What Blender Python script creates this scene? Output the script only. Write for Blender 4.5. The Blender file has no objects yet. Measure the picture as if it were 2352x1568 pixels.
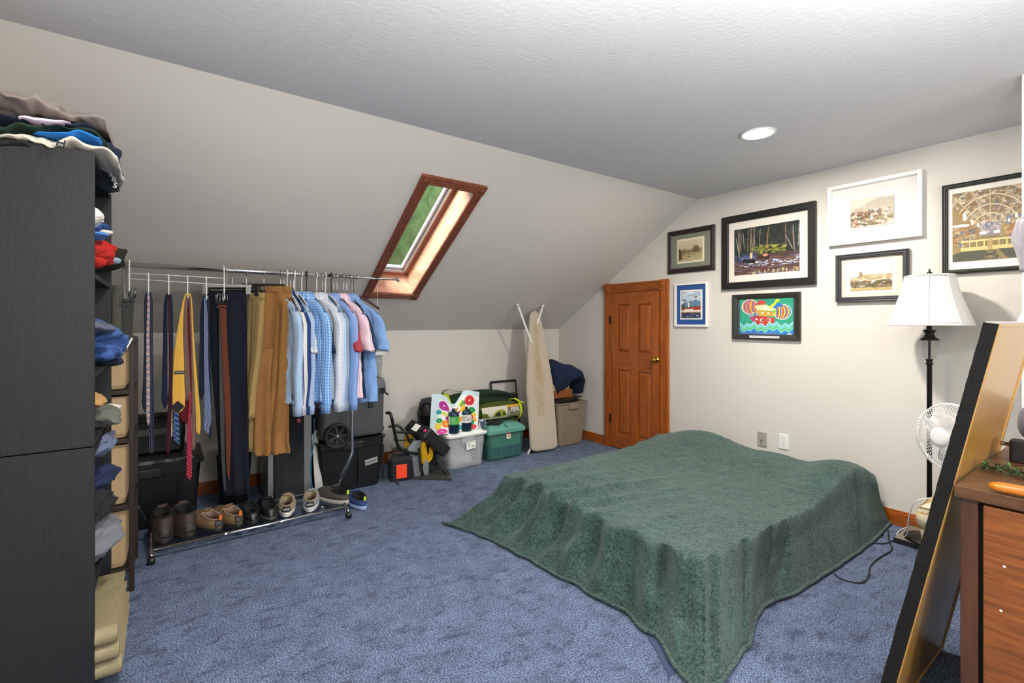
import bpy, bmesh, math, random
import numpy as np
from mathutils import Vector, Matrix, noise
random.seed(7)
S = bpy.context.scene
COL = S.collection
R = math.radians
V3 = Vector
# ------------------------------------------------------------------ camera
CAMZ = 1.3; FPX = 1104.0; HY = 741.0
cd = bpy.data.cameras.new('camera'); cam = bpy.data.objects.new('camera', cd); COL.objects.link(cam)
cam.location = (0, 0, CAMZ); cam.rotation_euler = (R(90), 0, R(54))
cd.sensor_width = 36; cd.lens = 36*FPX/2352; cd.shift_y = (HY-784)/2352; cd.clip_start = .05
S.camera = cam
# ------------------------------------------------------------------ world, lights, exposure
w = bpy.data.worlds.new('World'); S.world = w; w.use_nodes = True
nt = w.node_tree; nt.nodes.clear()
wo = nt.nodes.new('ShaderNodeOutputWorld'); wb = nt.nodes.new('ShaderNodeBackground'); sk = nt.nodes.new('ShaderNodeTexSky')
sk.sky_type = 'NISHITA'; sk.sun_disc = False; sk.sun_elevation = R(50); sk.sun_rotation = R(200); sk.air_density = 1; sk.dust_density = 3
nt.links.new(sk.outputs[0], wb.inputs[0]); nt.links.new(wb.outputs[0], wo.inputs[0]); wb.inputs[1].default_value = .35
def area(name, loc, rot, sx, sy, power, col=(1,1,1), shape='RECTANGLE', spread=180):
    l = bpy.data.lights.new(name, 'AREA'); l.shape = shape; l.size = sx; l.size_y = sy; l.energy = power; l.color = col; l.spread = R(spread)
    o = bpy.data.objects.new(name, l); o.location = loc; o.rotation_euler = rot; COL.objects.link(o); return o
CEIL = 2.388; YB = 3.82; XK = -4.31; ZK = 1.227; KS = (CEIL-ZK)/1.84; YL = -.51
CANS = [(-1.40, 2.76), (-1.40, .42), (1.0, 2.2), (1.0, .42)]
area('can_light', (-1.40, 2.76, CEIL-.012), (0,0,0), .15, .15, 50, (1,.93,.84), 'DISK')
area('can_light', (-1.40, .42, CEIL-.012), (0,0,0), .15, .15, 32, (1,.95,.88), 'DISK')
area('can_light', (1.0, 2.2, CEIL-.012), (0,0,0), .15, .15, 16, (1,.95,.88), 'DISK')  # added can out of view, for fill
area('can_light', (1.0, .42, CEIL-.012), (0,0,0), .15, .15, 16, (1,.95,.88), 'DISK')  # another unseen can added as fill
# added fill lamp at an unseen right-hand window, then daylight at the skylight
area('window_fill', (3.42, 1.3, 1.35), (0, R(90), 0), 1.6, 2.2, 95, (1,.97,.93))
sl_ = area('skylight_daylight', (-3.35, .75, 3.0), (0,0,0), .9, .9, 230, (.98,.98,1)); sl_.rotation_euler = (V3((-3.35,.75,3.0))-V3((-3.40,1.62,1.85))).to_track_quat('Z','Y').to_euler()
# two unseen upward lamps added to brighten the ceiling
area('ceiling_fill', (-.35, .45, 1.85), (R(180), 0, 0), .4, .4, 56, (1,.98,.95))
area('ceiling_fill', (.20, 1.45, 1.65), (R(180), 0, 0), .4, .4, 34, (1,.98,.95))
vs = S.view_settings
vs.view_transform = 'Standard'; vs.look = 'None'; vs.gamma = 1; vs.use_curve_mapping = False; vs.exposure = 0.0

# ------------------------------------------------------------------ pixel rays -> points of the room
def ray(px, py):
    u = (px-1176)/FPX; v = (HY-py)/FPX
    return V3((-.809017+.587785*u, .587785+.809017*u, v))
def PX(px, py, X): r = ray(px, py); return V3((0,0,CAMZ)) + r*(X/r.x)
def PY(px, py, Y): r = ray(px, py); return V3((0,0,CAMZ)) + r*(Y/r.y)
def PZ(px, py, Z): r = ray(px, py); return V3((0,0,CAMZ)) + r*((Z-CAMZ)/r.z)
def slopez(x): return ZK + (x-XK)*KS

# ------------------------------------------------------------------ materials
def C(h):
    h = h.lstrip('#'); c = [int(h[i:i+2], 16)/255 for i in (0,2,4)]
    return tuple((x/12.92 if x <= .04045 else ((x+.055)/1.055)**2.4) for x in c)
MC = {}
def mat(name, col, rough=.6, metal=0, bump=0, bscale=60, var=0, vscale=8, sheen=0, spec=.5, alpha=1, trans=0, emit=None, estr=0, stretch=(1,1,1), col2=None, coat=0, vdist=0):
    if name in MC: return MC[name]
    m = bpy.data.materials.new(name); m.use_nodes = True; n = m.node_tree; p = n.nodes['Principled BSDF']
    c = C(col) if isinstance(col, str) else col
    p.inputs['Base Color'].default_value = (*c, 1); p.inputs['Roughness'].default_value = rough; p.inputs['Metallic'].default_value = metal
    p.inputs['Specular IOR Level'].default_value = spec
    if sheen: p.inputs['Sheen Weight'].default_value = sheen; p.inputs['Sheen Roughness'].default_value = .5; p.inputs['Sheen Tint'].default_value = (*[min(1,x*2+.1) for x in c], 1)
    if alpha < 1: p.inputs['Alpha'].default_value = alpha
    if trans: p.inputs['Transmission Weight'].default_value = trans
    if coat: p.inputs['Coat Weight'].default_value = coat; p.inputs['Coat Roughness'].default_value = .15
    if emit: p.inputs['Emission Color'].default_value = (*C(emit), 1); p.inputs['Emission Strength'].default_value = estr
    if bump or var:
        tc = n.nodes.new('ShaderNodeTexCoord'); mp = n.nodes.new('ShaderNodeMapping'); mp.inputs['Scale'].default_value = stretch
        n.links.new(tc.outputs['Object'], mp.inputs[0])
    if var:
        nz = n.nodes.new('ShaderNodeTexNoise'); nz.inputs['Scale'].default_value = vscale; nz.inputs['Detail'].default_value = 6; nz.inputs['Roughness'].default_value = .65; nz.inputs['Distortion'].default_value = vdist
        n.links.new(mp.outputs[0], nz.inputs[0])
        cr = n.nodes.new('ShaderNodeValToRGB'); cr.color_ramp.elements[0].position = .3; cr.color_ramp.elements[1].position = .7
        c2 = C(col2) if col2 else tuple(x*(1-var) for x in c)
        cr.color_ramp.elements[0].color = (*c2, 1); cr.color_ramp.elements[1].color = (*c, 1)
        n.links.new(nz.outputs[0], cr.inputs[0]); n.links.new(cr.outputs[0], p.inputs['Base Color'])
    if bump:
        nb = n.nodes.new('ShaderNodeTexNoise'); nb.inputs['Scale'].default_value = bscale; nb.inputs['Detail'].default_value = 4
        n.links.new(mp.outputs[0], nb.inputs[0])
        b = n.nodes.new('ShaderNodeBump'); b.inputs['Strength'].default_value = bump; b.inputs['Distance'].default_value = .01
        n.links.new(nb.outputs[0], b.inputs['Height']); n.links.new(b.outputs[0], p.inputs['Normal'])
    MC[name] = m; return m
def fab(name, col, var=.12, vs_=25, bump=.25, bs=260): return mat(name, col, .92, 0, bump, bs, var, vs_, .15, .2)
def wood(name, c1, c2, stretch, rough=.35, sc=6, coat=.2): return mat(name, c1, rough, 0, .08, sc*6, .3, sc, stretch=stretch, col2=c2, coat=coat, vdist=.6)
def pattern(name, base, cu, cv, su, sv, wu=.25, wv=.25, mix=None, cross=None, diag=False):
    """woven stripes or checks in cloth: UV in metres; su, sv = stripe pitch"""
    if name in MC: return MC[name]
    m = bpy.data.materials.new(name); m.use_nodes = True; n = m.node_tree; p = n.nodes['Principled BSDF']; p.inputs['Roughness'].default_value = .9; p.inputs['Specular IOR Level'].default_value = .2
    uv = n.nodes.new('ShaderNodeUVMap'); sp = n.nodes.new('ShaderNodeSeparateXYZ'); n.links.new(uv.outputs[0], sp.inputs[0])
    def mth(op, a, b=None):
        k = n.nodes.new('ShaderNodeMath'); k.operation = op
        for i, x in enumerate((a, b)):
            if x is None: continue
            if isinstance(x, (int, float)): k.inputs[i].default_value = x
            else: n.links.new(x, k.inputs[i])
        return k.outputs[0]
    U, Vv = sp.outputs[0], sp.outputs[1]
    if diag: U = mth('ADD', U, Vv)
    cur = None
    def mixc(fac, a, b):
        k = n.nodes.new('ShaderNodeMix'); k.data_type = 'RGBA'; n.links.new(fac, k.inputs[0])
        for i, x in ((6, a), (7, b)):
            if isinstance(x, tuple): k.inputs[i].default_value = (*x, 1)
            else: n.links.new(x, k.inputs[i])
        return k.outputs[2]
    cur = C(base)
    if su:
        f = mth('LESS_THAN', mth('FRACT', mth('ADD', mth('DIVIDE', U, su), 100)), wu); fu = mth('MULTIPLY', f, .8); cur = mixc(fu, cur, C(cu))
    if sv:
        f2 = mth('LESS_THAN', mth('FRACT', mth('ADD', mth('DIVIDE', Vv, sv), 100)), wv); fv = mth('MULTIPLY', f2, .6 if su else .8); cur = mixc(fv, cur, C(cv))
    if cross and su and sv: cur = mixc(mth('MULTIPLY', f, f2), cur, C(cross))
    n.links.new(cur, p.inputs['Base Color']); MC[name] = m; return m
def colmat(name='painted_picture', rough=.6):
    if name in MC: return MC[name]
    m = bpy.data.materials.new(name); m.use_nodes = True; n = m.node_tree; p = n.nodes['Principled BSDF']; p.inputs['Roughness'].default_value = rough; p.inputs['Specular IOR Level'].default_value = .3
    a = n.nodes.new('ShaderNodeVertexColor'); a.layer_name = 'Col'; n.links.new(a.outputs[0], p.inputs['Base Color']); MC[name] = m; return m
def glassmat(name='picture_glass', tint='#ffffff', refl=1.45, rough=.01):
    if name in MC: return MC[name]
    m = bpy.data.materials.new(name); m.use_nodes = True; n = m.node_tree; n.nodes.clear()
    o = n.nodes.new('ShaderNodeOutputMaterial'); t = n.nodes.new('ShaderNodeBsdfTransparent'); g = n.nodes.new('ShaderNodeBsdfGlossy'); x = n.nodes.new('ShaderNodeMixShader'); f = n.nodes.new('ShaderNodeFresnel')
    t.inputs[0].default_value = (*C(tint), 1); g.inputs['Roughness'].default_value = rough; f.inputs[0].default_value = refl
    ge = n.nodes.new('ShaderNodeNewGeometry'); iv = n.nodes.new('ShaderNodeMath'); iv.operation = 'SUBTRACT'; iv.inputs[0].default_value = 1; n.links.new(ge.outputs['Backfacing'], iv.inputs[1]); mu = n.nodes.new('ShaderNodeMath'); mu.operation = 'MULTIPLY'; n.links.new(f.outputs[0], mu.inputs[0]); n.links.new(iv.outputs[0], mu.inputs[1])
    n.links.new(mu.outputs[0], x.inputs[0]); n.links.new(t.outputs[0], x.inputs[1]); n.links.new(g.outputs[0], x.inputs[2]); n.links.new(x.outputs[0], o.inputs[0]); MC[name] = m; return m
def milky(name, col, op=.45, rough=.35):
    """translucent plastic"""
    if name in MC: return MC[name]
    m = bpy.data.materials.new(name); m.use_nodes = True; n = m.node_tree; p = n.nodes['Principled BSDF']; o = n.nodes['Material Output']
    p.inputs['Base Color'].default_value = (*C(col), 1); p.inputs['Roughness'].default_value = rough
    t = n.nodes.new('ShaderNodeBsdfTransparent'); t.inputs[0].default_value = (*[min(1, .5+.5*c) for c in C(col)], 1); x = n.nodes.new('ShaderNodeMixShader'); x.inputs[0].default_value = op
    n.links.new(t.outputs[0], x.inputs[1]); n.links.new(p.outputs[0], x.inputs[2]); n.links.new(x.outputs[0], o.inputs[0]); MC[name] = m; return m

# ------------------------------------------------------------------ mesh building
class MB:
    def __init__(s): s.v = []; s.f = []; s.uv = []
    def face(s, idx, uv=None): s.f.append(tuple(idx)); s.uv.append(uv)
    def box(s, a, b):
        a, b = V3(a), V3(b); x0,y0,z0 = (min(a[i], b[i]) for i in range(3)); x1,y1,z1 = (max(a[i], b[i]) for i in range(3))
        return s.obox(V3(((x0+x1)/2,(y0+y1)/2,(z0+z1)/2)), V3(((x1-x0)/2,0,0)), V3((0,(y1-y0)/2,0)), V3((0,0,(z1-z0)/2)))
    def obox(s, c, ax, ay, az):
        c, ax, ay, az = V3(c), V3(ax), V3(ay), V3(az); k = len(s.v)
        if ax.cross(ay).dot(az) < 0: ax = -ax
        for sz in (-1, 1):
            for sx, sy in ((-1,-1),(1,-1),(1,1),(-1,1)): s.v.append(c+ax*sx+ay*sy+az*sz)
        for q in ((0,3,2,1),(4,5,6,7),(0,1,5,4),(1,2,6,5),(2,3,7,6),(3,0,4,7)): s.face([k+i for i in q])
        return s
    def quad(s, a, b, c, d):
        k = len(s.v); s.v += [V3(a), V3(b), V3(c), V3(d)]; s.face((k,k+1,k+2,k+3)); return s
    def loft(s, rings, cap=True, closed=True):
        k = len(s.v); n = len(rings[0]); rings = [[V3(p) for p in r] for r in rings]
        for r in rings: s.v += r
        mid = rings[len(rings)//2]; su = [0]
        for j in range(n): su.append(su[-1]+(mid[(j+1) % n]-mid[j]).length)
        tv = [0]
        for i in range(1, len(rings)): tv.append(tv[-1]+sum((rings[i][j]-rings[i-1][j]).length for j in range(0, n, max(1, n//6)))/len(range(0, n, max(1, n//6))))
        for i in range(len(rings)-1):
            for j in range(n if closed else n-1):
                j2 = (j+1) % n
                s.face((k+i*n+j, k+i*n+j2, k+(i+1)*n+j2, k+(i+1)*n+j), [(su[j], tv[i]), (su[j+1], tv[i]), (su[j+1], tv[i+1]), (su[j], tv[i+1])])
        if cap and closed:
            s.face([k+j for j in reversed(range(n))]); b = k+(len(rings)-1)*n; s.face([b+j for j in range(n)])
        return s
    def tube(s, pts, r, n=8, cap=True, close=False):
        pts = [V3(p) for p in pts]; m = len(pts); rs = r if isinstance(r, (list, tuple)) else [r]*m; rings = []; up = None
        for i in range(m):
            if close: t = (pts[(i+1) % m]-pts[i-1])
            else: t = (pts[min(i+1, m-1)]-pts[max(i-1, 0)])
            if t.length < 1e-9: t = V3((0,0,1))
            t.normalize()
            if up is None: up = V3((0,0,1)) if abs(t.z) < .9 else V3((1,0,0))
            a = t.cross(up)
            if a.length < 1e-6: a = t.orthogonal()
            a.normalize(); b = a.cross(t).normalized(); up = b
            rings.append([pts[i]+(a*math.cos(x)+b*math.sin(x))*rs[i] for x in [2*math.pi*q/n for q in range(n)]])
        if close: rings.append(rings[0]); return s.loft([list(q) for q in rings], cap=False)
        return s.loft(rings, cap)
    def lathe(s, prof, c=(0,0,0), n=32, axis=None, cap=True):
        c = V3(c); rings = []
        if axis is None: ex, ey, ez = V3((1,0,0)), V3((0,1,0)), V3((0,0,1))
        else: ez = V3(axis).normalized(); ex = ez.orthogonal().normalized(); ey = ez.cross(ex)
        for r, z in prof: rings.append([c+ez*z+(ex*math.cos(2*math.pi*q/n)+ey*math.sin(2*math.pi*q/n))*max(r, 1e-4) for q in range(n)])
        return s.loft(rings, cap)
    def prism(s, pts, off):
        pts = [V3(p) for p in pts]; off = V3(off); k = len(s.v); n = len(pts)
        s.v += pts+[p+off for p in pts]; s.face([k+i for i in reversed(range(n))]); s.face([k+n+i for i in range(n)])
        for i in range(n): j = (i+1) % n; s.face((k+i, k+j, k+n+j, k+n+i))
        return s
    def disp(s, amp, scale, seed=0, axis=None):
        for i, v in enumerate(s.v):
            q = v*scale+V3((seed*7.3, seed*3.1, seed*1.7))
            d = noise.noise_vector(q)
            s.v[i] = v+d*amp if axis is None else v+V3(axis)*noise.noise(q)*amp
        return s
ORG = {}
def origin_of(o):
    t = V3((0,0,0))
    while o is not None: t = t+o.location; o = o.parent
    return t
def mk(name, mb, m, par=None, smooth=False, bev=0, sub=0, world=True, kind=None, tag=None):
    vs_ = mb.v
    if par is None:
        xs = [v.x for v in vs_]; ys = [v.y for v in vs_]; zs = [v.z for v in vs_]
        off = V3(((min(xs)+max(xs))/2, (min(ys)+max(ys))/2, min(zs)))
    else: off = origin_of(par) if world else V3((0,0,0))
    me = bpy.data.meshes.new(name); me.from_pydata([tuple(v-off) for v in vs_], [], mb.f); me.update()
    if any(u for u in mb.uv):
        l = me.uv_layers.new(name='UVMap'); dat = np.zeros(len(me.loops)*2, dtype=np.float32); k = 0
        for fi, fc in enumerate(mb.f):
            u = mb.uv[fi]
            for j in range(len(fc)):
                if u: dat[2*k] = u[j][0]; dat[2*k+1] = u[j][1]
                k += 1
        l.data.foreach_set('uv', dat)
    bm = bmesh.new(); bm.from_mesh(me); bmesh.ops.recalc_face_normals(bm, faces=bm.faces); bm.to_mesh(me); bm.free()
    if smooth: me.shade_smooth()
    if m: me.materials.append(m)
    o = bpy.data.objects.new(name, me); COL.objects.link(o)
    if par is None: o.location = off
    else: o.parent = par
    if bev:
        b = o.modifiers.new('b', 'BEVEL'); b.width = bev; b.segments = 2; b.limit_method = 'ANGLE'; b.angle_limit = R(40)
    if sub: q = o.modifiers.new('s', 'SUBSURF'); q.levels = sub; q.render_levels = sub
    if kind: o['kind'] = kind
    if tag: o['label'], o['category'] = tag[0], tag[1]
    if tag and len(tag) > 2: o['group'] = tag[2]
    return o
def thing(name, label, cat, loc=(0,0,0), rz=0, group=None, rot=None):
    o = bpy.data.objects.new(name, None); COL.objects.link(o); o.location = loc; o.rotation_euler = rot if rot else (0,0,rz); o.empty_display_size = .05
    o['label'] = label; o['category'] = cat
    if group: o['group'] = group
    return o
def struct(name, mb, m, **k): return mk(name, mb, m, kind='structure', **k)
def dup(root, loc=None, rz=None, label=None):
    r = root.copy(); COL.objects.link(r)
    if loc is not None: r.location = loc
    if rz is not None: r.rotation_euler = (0,0,rz)
    if label: r['label'] = label
    for ch in list(root.children):
        c = ch.copy(); COL.objects.link(c); c.parent = r
        for g in ch.children: d = g.copy(); COL.objects.link(d); d.parent = c
    return r
def text(name, body, m, par, pos, ex, ey, size, ext=.0006, world=True):
    """lettering: ex = reading direction, ey = up; pos = centre"""
    cu = bpy.data.curves.new(name, 'FONT'); cu.body = body; cu.size = size; cu.align_x = 'CENTER'; cu.align_y = 'CENTER'; cu.extrude = ext; cu.resolution_u = 3
    t = bpy.data.objects.new(name, cu); COL.objects.link(t); me = bpy.data.meshes.new_from_object(t); bpy.data.objects.remove(t)
    ex = V3(ex).normalized(); ez = ex.cross(V3(ey)).normalized(); ey = ez.cross(ex)
    M = Matrix((ex, ey, ez)).transposed(); off = origin_of(par) if world else V3((0,0,0))
    for v in me.vertices: v.co = M @ v.co + V3(pos) - off
    me.materials.clear(); me.materials.append(m); o = bpy.data.objects.new(name, me); COL.objects.link(o); o.parent = par; return o
def sring(c, ax, ay, n=20, e=2.0, fold=0, k=6, ph=0):
    c, ax, ay = V3(c), V3(ax), V3(ay); out = []
    for q in range(n):
        t = 2*math.pi*q/n; ct, st = math.cos(t), math.sin(t)
        r = 1+fold*math.sin(k*t+ph)
        out.append(c+ax*(math.copysign(abs(ct)**(2/e), ct))+ay*(math.copysign(abs(st)**(2/e), st))*r)
    return out
def rrect(cx, cy, hx, hy, z, r=.03, n=4):
    out = []; r = min(r, hx, hy)
    for sx, sy, a0 in ((1,1,0),(-1,1,90),(-1,-1,180),(1,-1,270)):
        for q in range(n+1):
            a = R(a0+90*q/n); out.append(V3((cx+sx*(hx-r)+r*math.cos(a), cy+sy*(hy-r)+r*math.sin(a), z)))
    return out
def bez(pts, n=8):
    """Catmull-Rom through the points"""
    P = [V3(p) for p in pts]; P = [P[0]*2-P[1]]+P+[P[-1]*2-P[-2]]; out = []
    for i in range(1, len(P)-2):
        for q in range(n):
            t = q/n; a, b, c, d = P[i-1], P[i], P[i+1], P[i+2]
            out.append(.5*((2*b)+(c-a)*t+(2*a-5*b+4*c-d)*t*t+(3*b-a-3*c+d)*t*t*t))
    out.append(P[-2]); return out
# ------------------------------------------------------------------ painting (colour per vertex) for flat pictures and printed faces
class Art:
    def __init__(s, w, h, bg='#ffffff'):
        s.w, s.h = w, h; s.a = np.zeros((h, w, 3)); s.a[:] = C(bg)
        s.x, s.y = np.meshgrid((np.arange(w)+.5)/w, (np.arange(h)+.5)/h)
    def m(s, mask, col, al=1): c = np.array(C(col)); s.a[mask] = s.a[mask]*(1-al)+c*al; return s
    def rect(s, x0, y0, x1, y1, col, al=1): return s.m((s.x >= x0)&(s.x <= x1)&(s.y >= y0)&(s.y <= y1), col, al)
    def ell(s, cx, cy, rx, ry, col, al=1): return s.m(((s.x-cx)/rx)**2+((s.y-cy)/ry)**2 <= 1, col, al)
    def ring(s, cx, cy, rx, ry, w_, col): q = ((s.x-cx)/rx)**2+((s.y-cy)/ry)**2; return s.m((q <= 1)&(q >= (1-w_)**2), col)
    def poly(s, pts, col, al=1):
        ins = np.zeros(s.x.shape, bool); n = len(pts)
        for i in range(n):
            x0, y0 = pts[i]; x1, y1 = pts[(i+1) % n]
            if y0 == y1: continue
            c = ((y0 > s.y) != (y1 > s.y))&(s.x < (x1-x0)*(s.y-y0)/(y1-y0)+x0); ins ^= c
        return s.m(ins, col, al)
    def line(s, x0, y0, x1, y1, w_, col, al=1):
        asp = s.h/s.w; dx, dy = x1-x0, (y1-y0)*asp; L = dx*dx+dy*dy+1e-9; t = np.clip(((s.x-x0)*dx+(s.y-y0)*asp*dy)/L, 0, 1)
        return s.m(((s.x-x0-t*dx)**2+((s.y-y0)*asp-t*dy)**2) < (w_/2)**2, col, al)
    def grad(s, y0, y1, c0, c1):
        k = (s.y >= y0)&(s.y <= y1); t = ((s.y-y0)/(y1-y0))[k][:, None]; s.a[k] = np.array(C(c0))*(1-t)+np.array(C(c1))*t; return s
    def blobs(s, n, x0, y0, x1, y1, rx, ry, cols, al=.7, seed=1):
        g = random.Random(seed)
        for _ in range(n): s.ell(g.uniform(x0, x1), g.uniform(y0, y1), rx*g.uniform(.4, 1.3), ry*g.uniform(.4, 1.3), g.choice(cols), al)
        return s
    def grain(s, amt, seed=0): s.a *= 1+amt*np.random.RandomState(seed).randn(s.h, s.w, 1); s.a = np.clip(s.a, 0, 1); return s
def art_surface(name, f, art, par, m, world=True):
    """f(s,t) -> point, s rightwards, t downwards, 0..1"""
    h, w_ = art.h, art.w; me = bpy.data.meshes.new(name); off = origin_of(par) if world else V3((0,0,0))
    vs_ = [tuple(V3(f(i/w_, j/h))-off) for j in range(h+1) for i in range(w_+1)]
    fs = [(j*(w_+1)+i, (j+1)*(w_+1)+i, (j+1)*(w_+1)+i+1, j*(w_+1)+i+1) for j in range(h) for i in range(w_)]
    me.from_pydata(vs_, [], fs); me.update()
    ca = me.color_attributes.new('Col', 'FLOAT_COLOR', 'CORNER'); col = np.ones((h, w_, 4, 4), dtype=np.float32); col[:, :, :, :3] = art.a[:, :, None, :]
    ca.data.foreach_set('color', col.reshape(-1)); me.shade_smooth(); me.materials.append(m)
    o = bpy.data.objects.new(name, me); COL.objects.link(o); o.parent = par; return o
CHROME = mat('chrome', '#d8d8da', .16, 1)
STEEL = mat('brushed_steel', '#b8b8b8', .3, 1)
BLACKP = mat('black_plastic', '#1b1c1e', .42, 0, .05, 200)
WHITEP = mat('white_plastic', '#e9e9e7', .35)
WIRE = mat('white_coated_wire', '#ecece9', .3)
DKMETAL = mat('dark_metal', '#26241f', .35, .5)
PAPER = mat('white_paper', '#efeee9', .7)
BLKTXT = mat('black_ink', '#17171a', .6)
# ================================================================== ROOM SHELL
WALL = mat('wall_paint', '#d3cfc7', .75, 0, .06, 90)
CEILM = mat('ceiling_paint', '#d0d1d5', .8, 0, .22, 55, .04, 40)
def carpet():
    m = bpy.data.materials.new('blue_carpet'); m.use_nodes = True; n = m.node_tree; p = n.nodes['Principled BSDF']; p.inputs['Roughness'].default_value = .95; p.inputs['Specular IOR Level'].default_value = .15
    p.inputs['Sheen Weight'].default_value = .25; p.inputs['Sheen Tint'].default_value = (.5,.6,.8,1)
    tc = n.nodes.new('ShaderNodeTexCoord')
    def nz(sc, det, lo, hi, c0, c1, st=(1,1,1)):
        mp = n.nodes.new('ShaderNodeMapping'); mp.inputs['Scale'].default_value = st; n.links.new(tc.outputs['Object'], mp.inputs[0])
        k = n.nodes.new('ShaderNodeTexNoise'); k.inputs['Scale'].default_value = sc; k.inputs['Detail'].default_value = det; k.inputs['Roughness'].default_value = .7; n.links.new(mp.outputs[0], k.inputs[0])
        r = n.nodes.new('ShaderNodeValToRGB'); r.color_ramp.elements[0].position = lo; r.color_ramp.elements[1].position = hi; r.color_ramp.elements[0].color = (*C(c0), 1); r.color_ramp.elements[1].color = (*C(c1), 1)
        n.links.new(k.outputs[0], r.inputs[0]); return r.outputs[0], k.outputs[0]
    a, ah = nz(150, 4, .40, .61, '#1a2846', '#94a8c9')
    b, bh = nz(9, 5, .35, .65, '#b5b5b8', '#ffffff')
    c, ch = nz(22, 4, .36, .46, '#8a8d98', '#ffffff', (1, .45, 1))
    def mul(x, y, f):
        k = n.nodes.new('ShaderNodeMix'); k.data_type = 'RGBA'; k.blend_type = 'MULTIPLY'; k.inputs[0].default_value = f; n.links.new(x, k.inputs[6]); n.links.new(y, k.inputs[7]); return k.outputs[2]
    n.links.new(mul(mul(a, b, .8), c, .7), p.inputs['Base Color'])
    bp = n.nodes.new('ShaderNodeBump'); bp.inputs['Strength'].default_value = .9; bp.inputs['Distance'].default_value = .012; n.links.new(ah, bp.inputs['Height'])
    b2 = n.nodes.new('ShaderNodeBump'); b2.inputs['Strength'].default_value = .5; b2.inputs['Distance'].default_value = .03; n.links.new(ch, b2.inputs['Height']); n.links.new(bp.outputs[0], b2.inputs['Normal']); n.links.new(b2.outputs[0], p.inputs['Normal'])
    return m
CARPET = carpet()
XR_ = 3.3
struct('floor', MB().box((XK-.1, YL-.1, -.1), (XR_+.1, YB+.1, 0)), CARPET)
struct('ceiling', MB().box((-2.47-.1, YL-.1, CEIL), (XR_+.1, YB+.1, CEIL+.1)), CEILM)
pent = [(XK-.1, 0), (XR_, 0), (XR_, CEIL), (-2.47, CEIL), (XK, ZK), (XK-.1, ZK)]
struct('wall_back', MB().prism([(x, YB, z) for x, z in pent], (0, .1, 0)), WALL)
struct('wall_left', MB().prism([(x, YL-.1, z) for x, z in pent], (0, .1, 0)), WALL)
struct('wall_knee', MB().box((XK-.1, YL, 0), (XK, YB, ZK)), WALL)
# right-hand wall (behind the camera) with an opening for the added window
mb = MB(); wy0, wy1, wz0, wz1 = .2, 2.4, .55, 2.15
mb.box((XR_, YL, 0), (XR_+.1, YB, wz0)); mb.box((XR_, YL, wz1), (XR_+.1, YB, CEIL)); mb.box((XR_, YL, wz0), (XR_+.1, wy0, wz1)); mb.box((XR_, wy1, wz0), (XR_+.1, YB, wz1))
struct('wall_right', mb, WALL)
WTRIM = mat('white_trim_paint', '#e8e7e3', .4)
mb = MB(); mb.box((XR_-.02, wy0-.08, wz0-.08), (XR_, wy1+.08, wz0)); mb.box((XR_-.02, wy0-.08, wz1), (XR_, wy1+.08, wz1+.08)); mb.box((XR_-.02, wy0-.08, wz0), (XR_, wy0, wz1)); mb.box((XR_-.02, wy1, wz0), (XR_, wy1+.08, wz1)); mb.box((XR_+.03, 1.27, wz0), (XR_+.07, 1.33, wz1))
struct('added_window', mb, WTRIM)  # unseen window added to carry the fill lamp
# partition end that cuts the picture at the right
xs = PY(2347, 700, 3.05).x
struct('wall_partition', MB().box((xs, 3.05, 0), (xs+.32, 3.17, CEIL)), mat('partition_paint', '#e6e4df', .6, 0, .05, 80))
# sloping ceiling with skylight opening
n_ = V3((KS, 0, -1)).normalized()          # pointing into the room (down and +X)
def SP(x, y, d=0): return V3((x, y, slopez(x)))-n_*d   # d = depth out through the roof
xT, xB = -2.728, -3.858; yL_, yR_ = 1.298, 1.775; TW = .066
ox0, ox1, oy0, oy1 = xB+.055, xT-.055, yL_+.066, yR_-.066   # opening
mb = MB()
def slab(x0, x1, y0, y1, m=mb):
    m.loft([[SP(x0, y0), SP(x1, y0), SP(x1, y0, .12), SP(x0, y0, .12)], [SP(x0, y1), SP(x1, y1), SP(x1, y1, .12), SP(x0, y1, .12)]])
e_ = .012; slab(XK-.02, -2.47, YL, oy0-e_); slab(XK-.02, -2.47, oy1+e_, YB); slab(XK-.02, ox0-e_, oy0-e_, oy1+e_); slab(ox1+e_, -2.47, oy0-e_, oy1+e_)
struct('wall_slope', mb, WALL)
# ---- skylight
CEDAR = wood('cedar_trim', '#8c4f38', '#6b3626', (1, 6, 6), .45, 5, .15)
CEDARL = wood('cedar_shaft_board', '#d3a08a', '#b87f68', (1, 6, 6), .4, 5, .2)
WRED = mat('window_cedar_red', '#a4634d', .45)
ALU = mat('aluminium_sash', '#c3c8cf', .3, .6)
def slope_bar(m, x0, x1, y0, y1, d0, d1):
    m.loft([[SP(x0, y0, d0), SP(x1, y0, d0), SP(x1, y0, d1), SP(x0, y0, d1)], [SP(x0, y1, d0), SP(x1, y1, d0), SP(x1, y1, d1), SP(x0, y1, d1)]])
sky = MB(); SD = .24; b = .012
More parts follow.
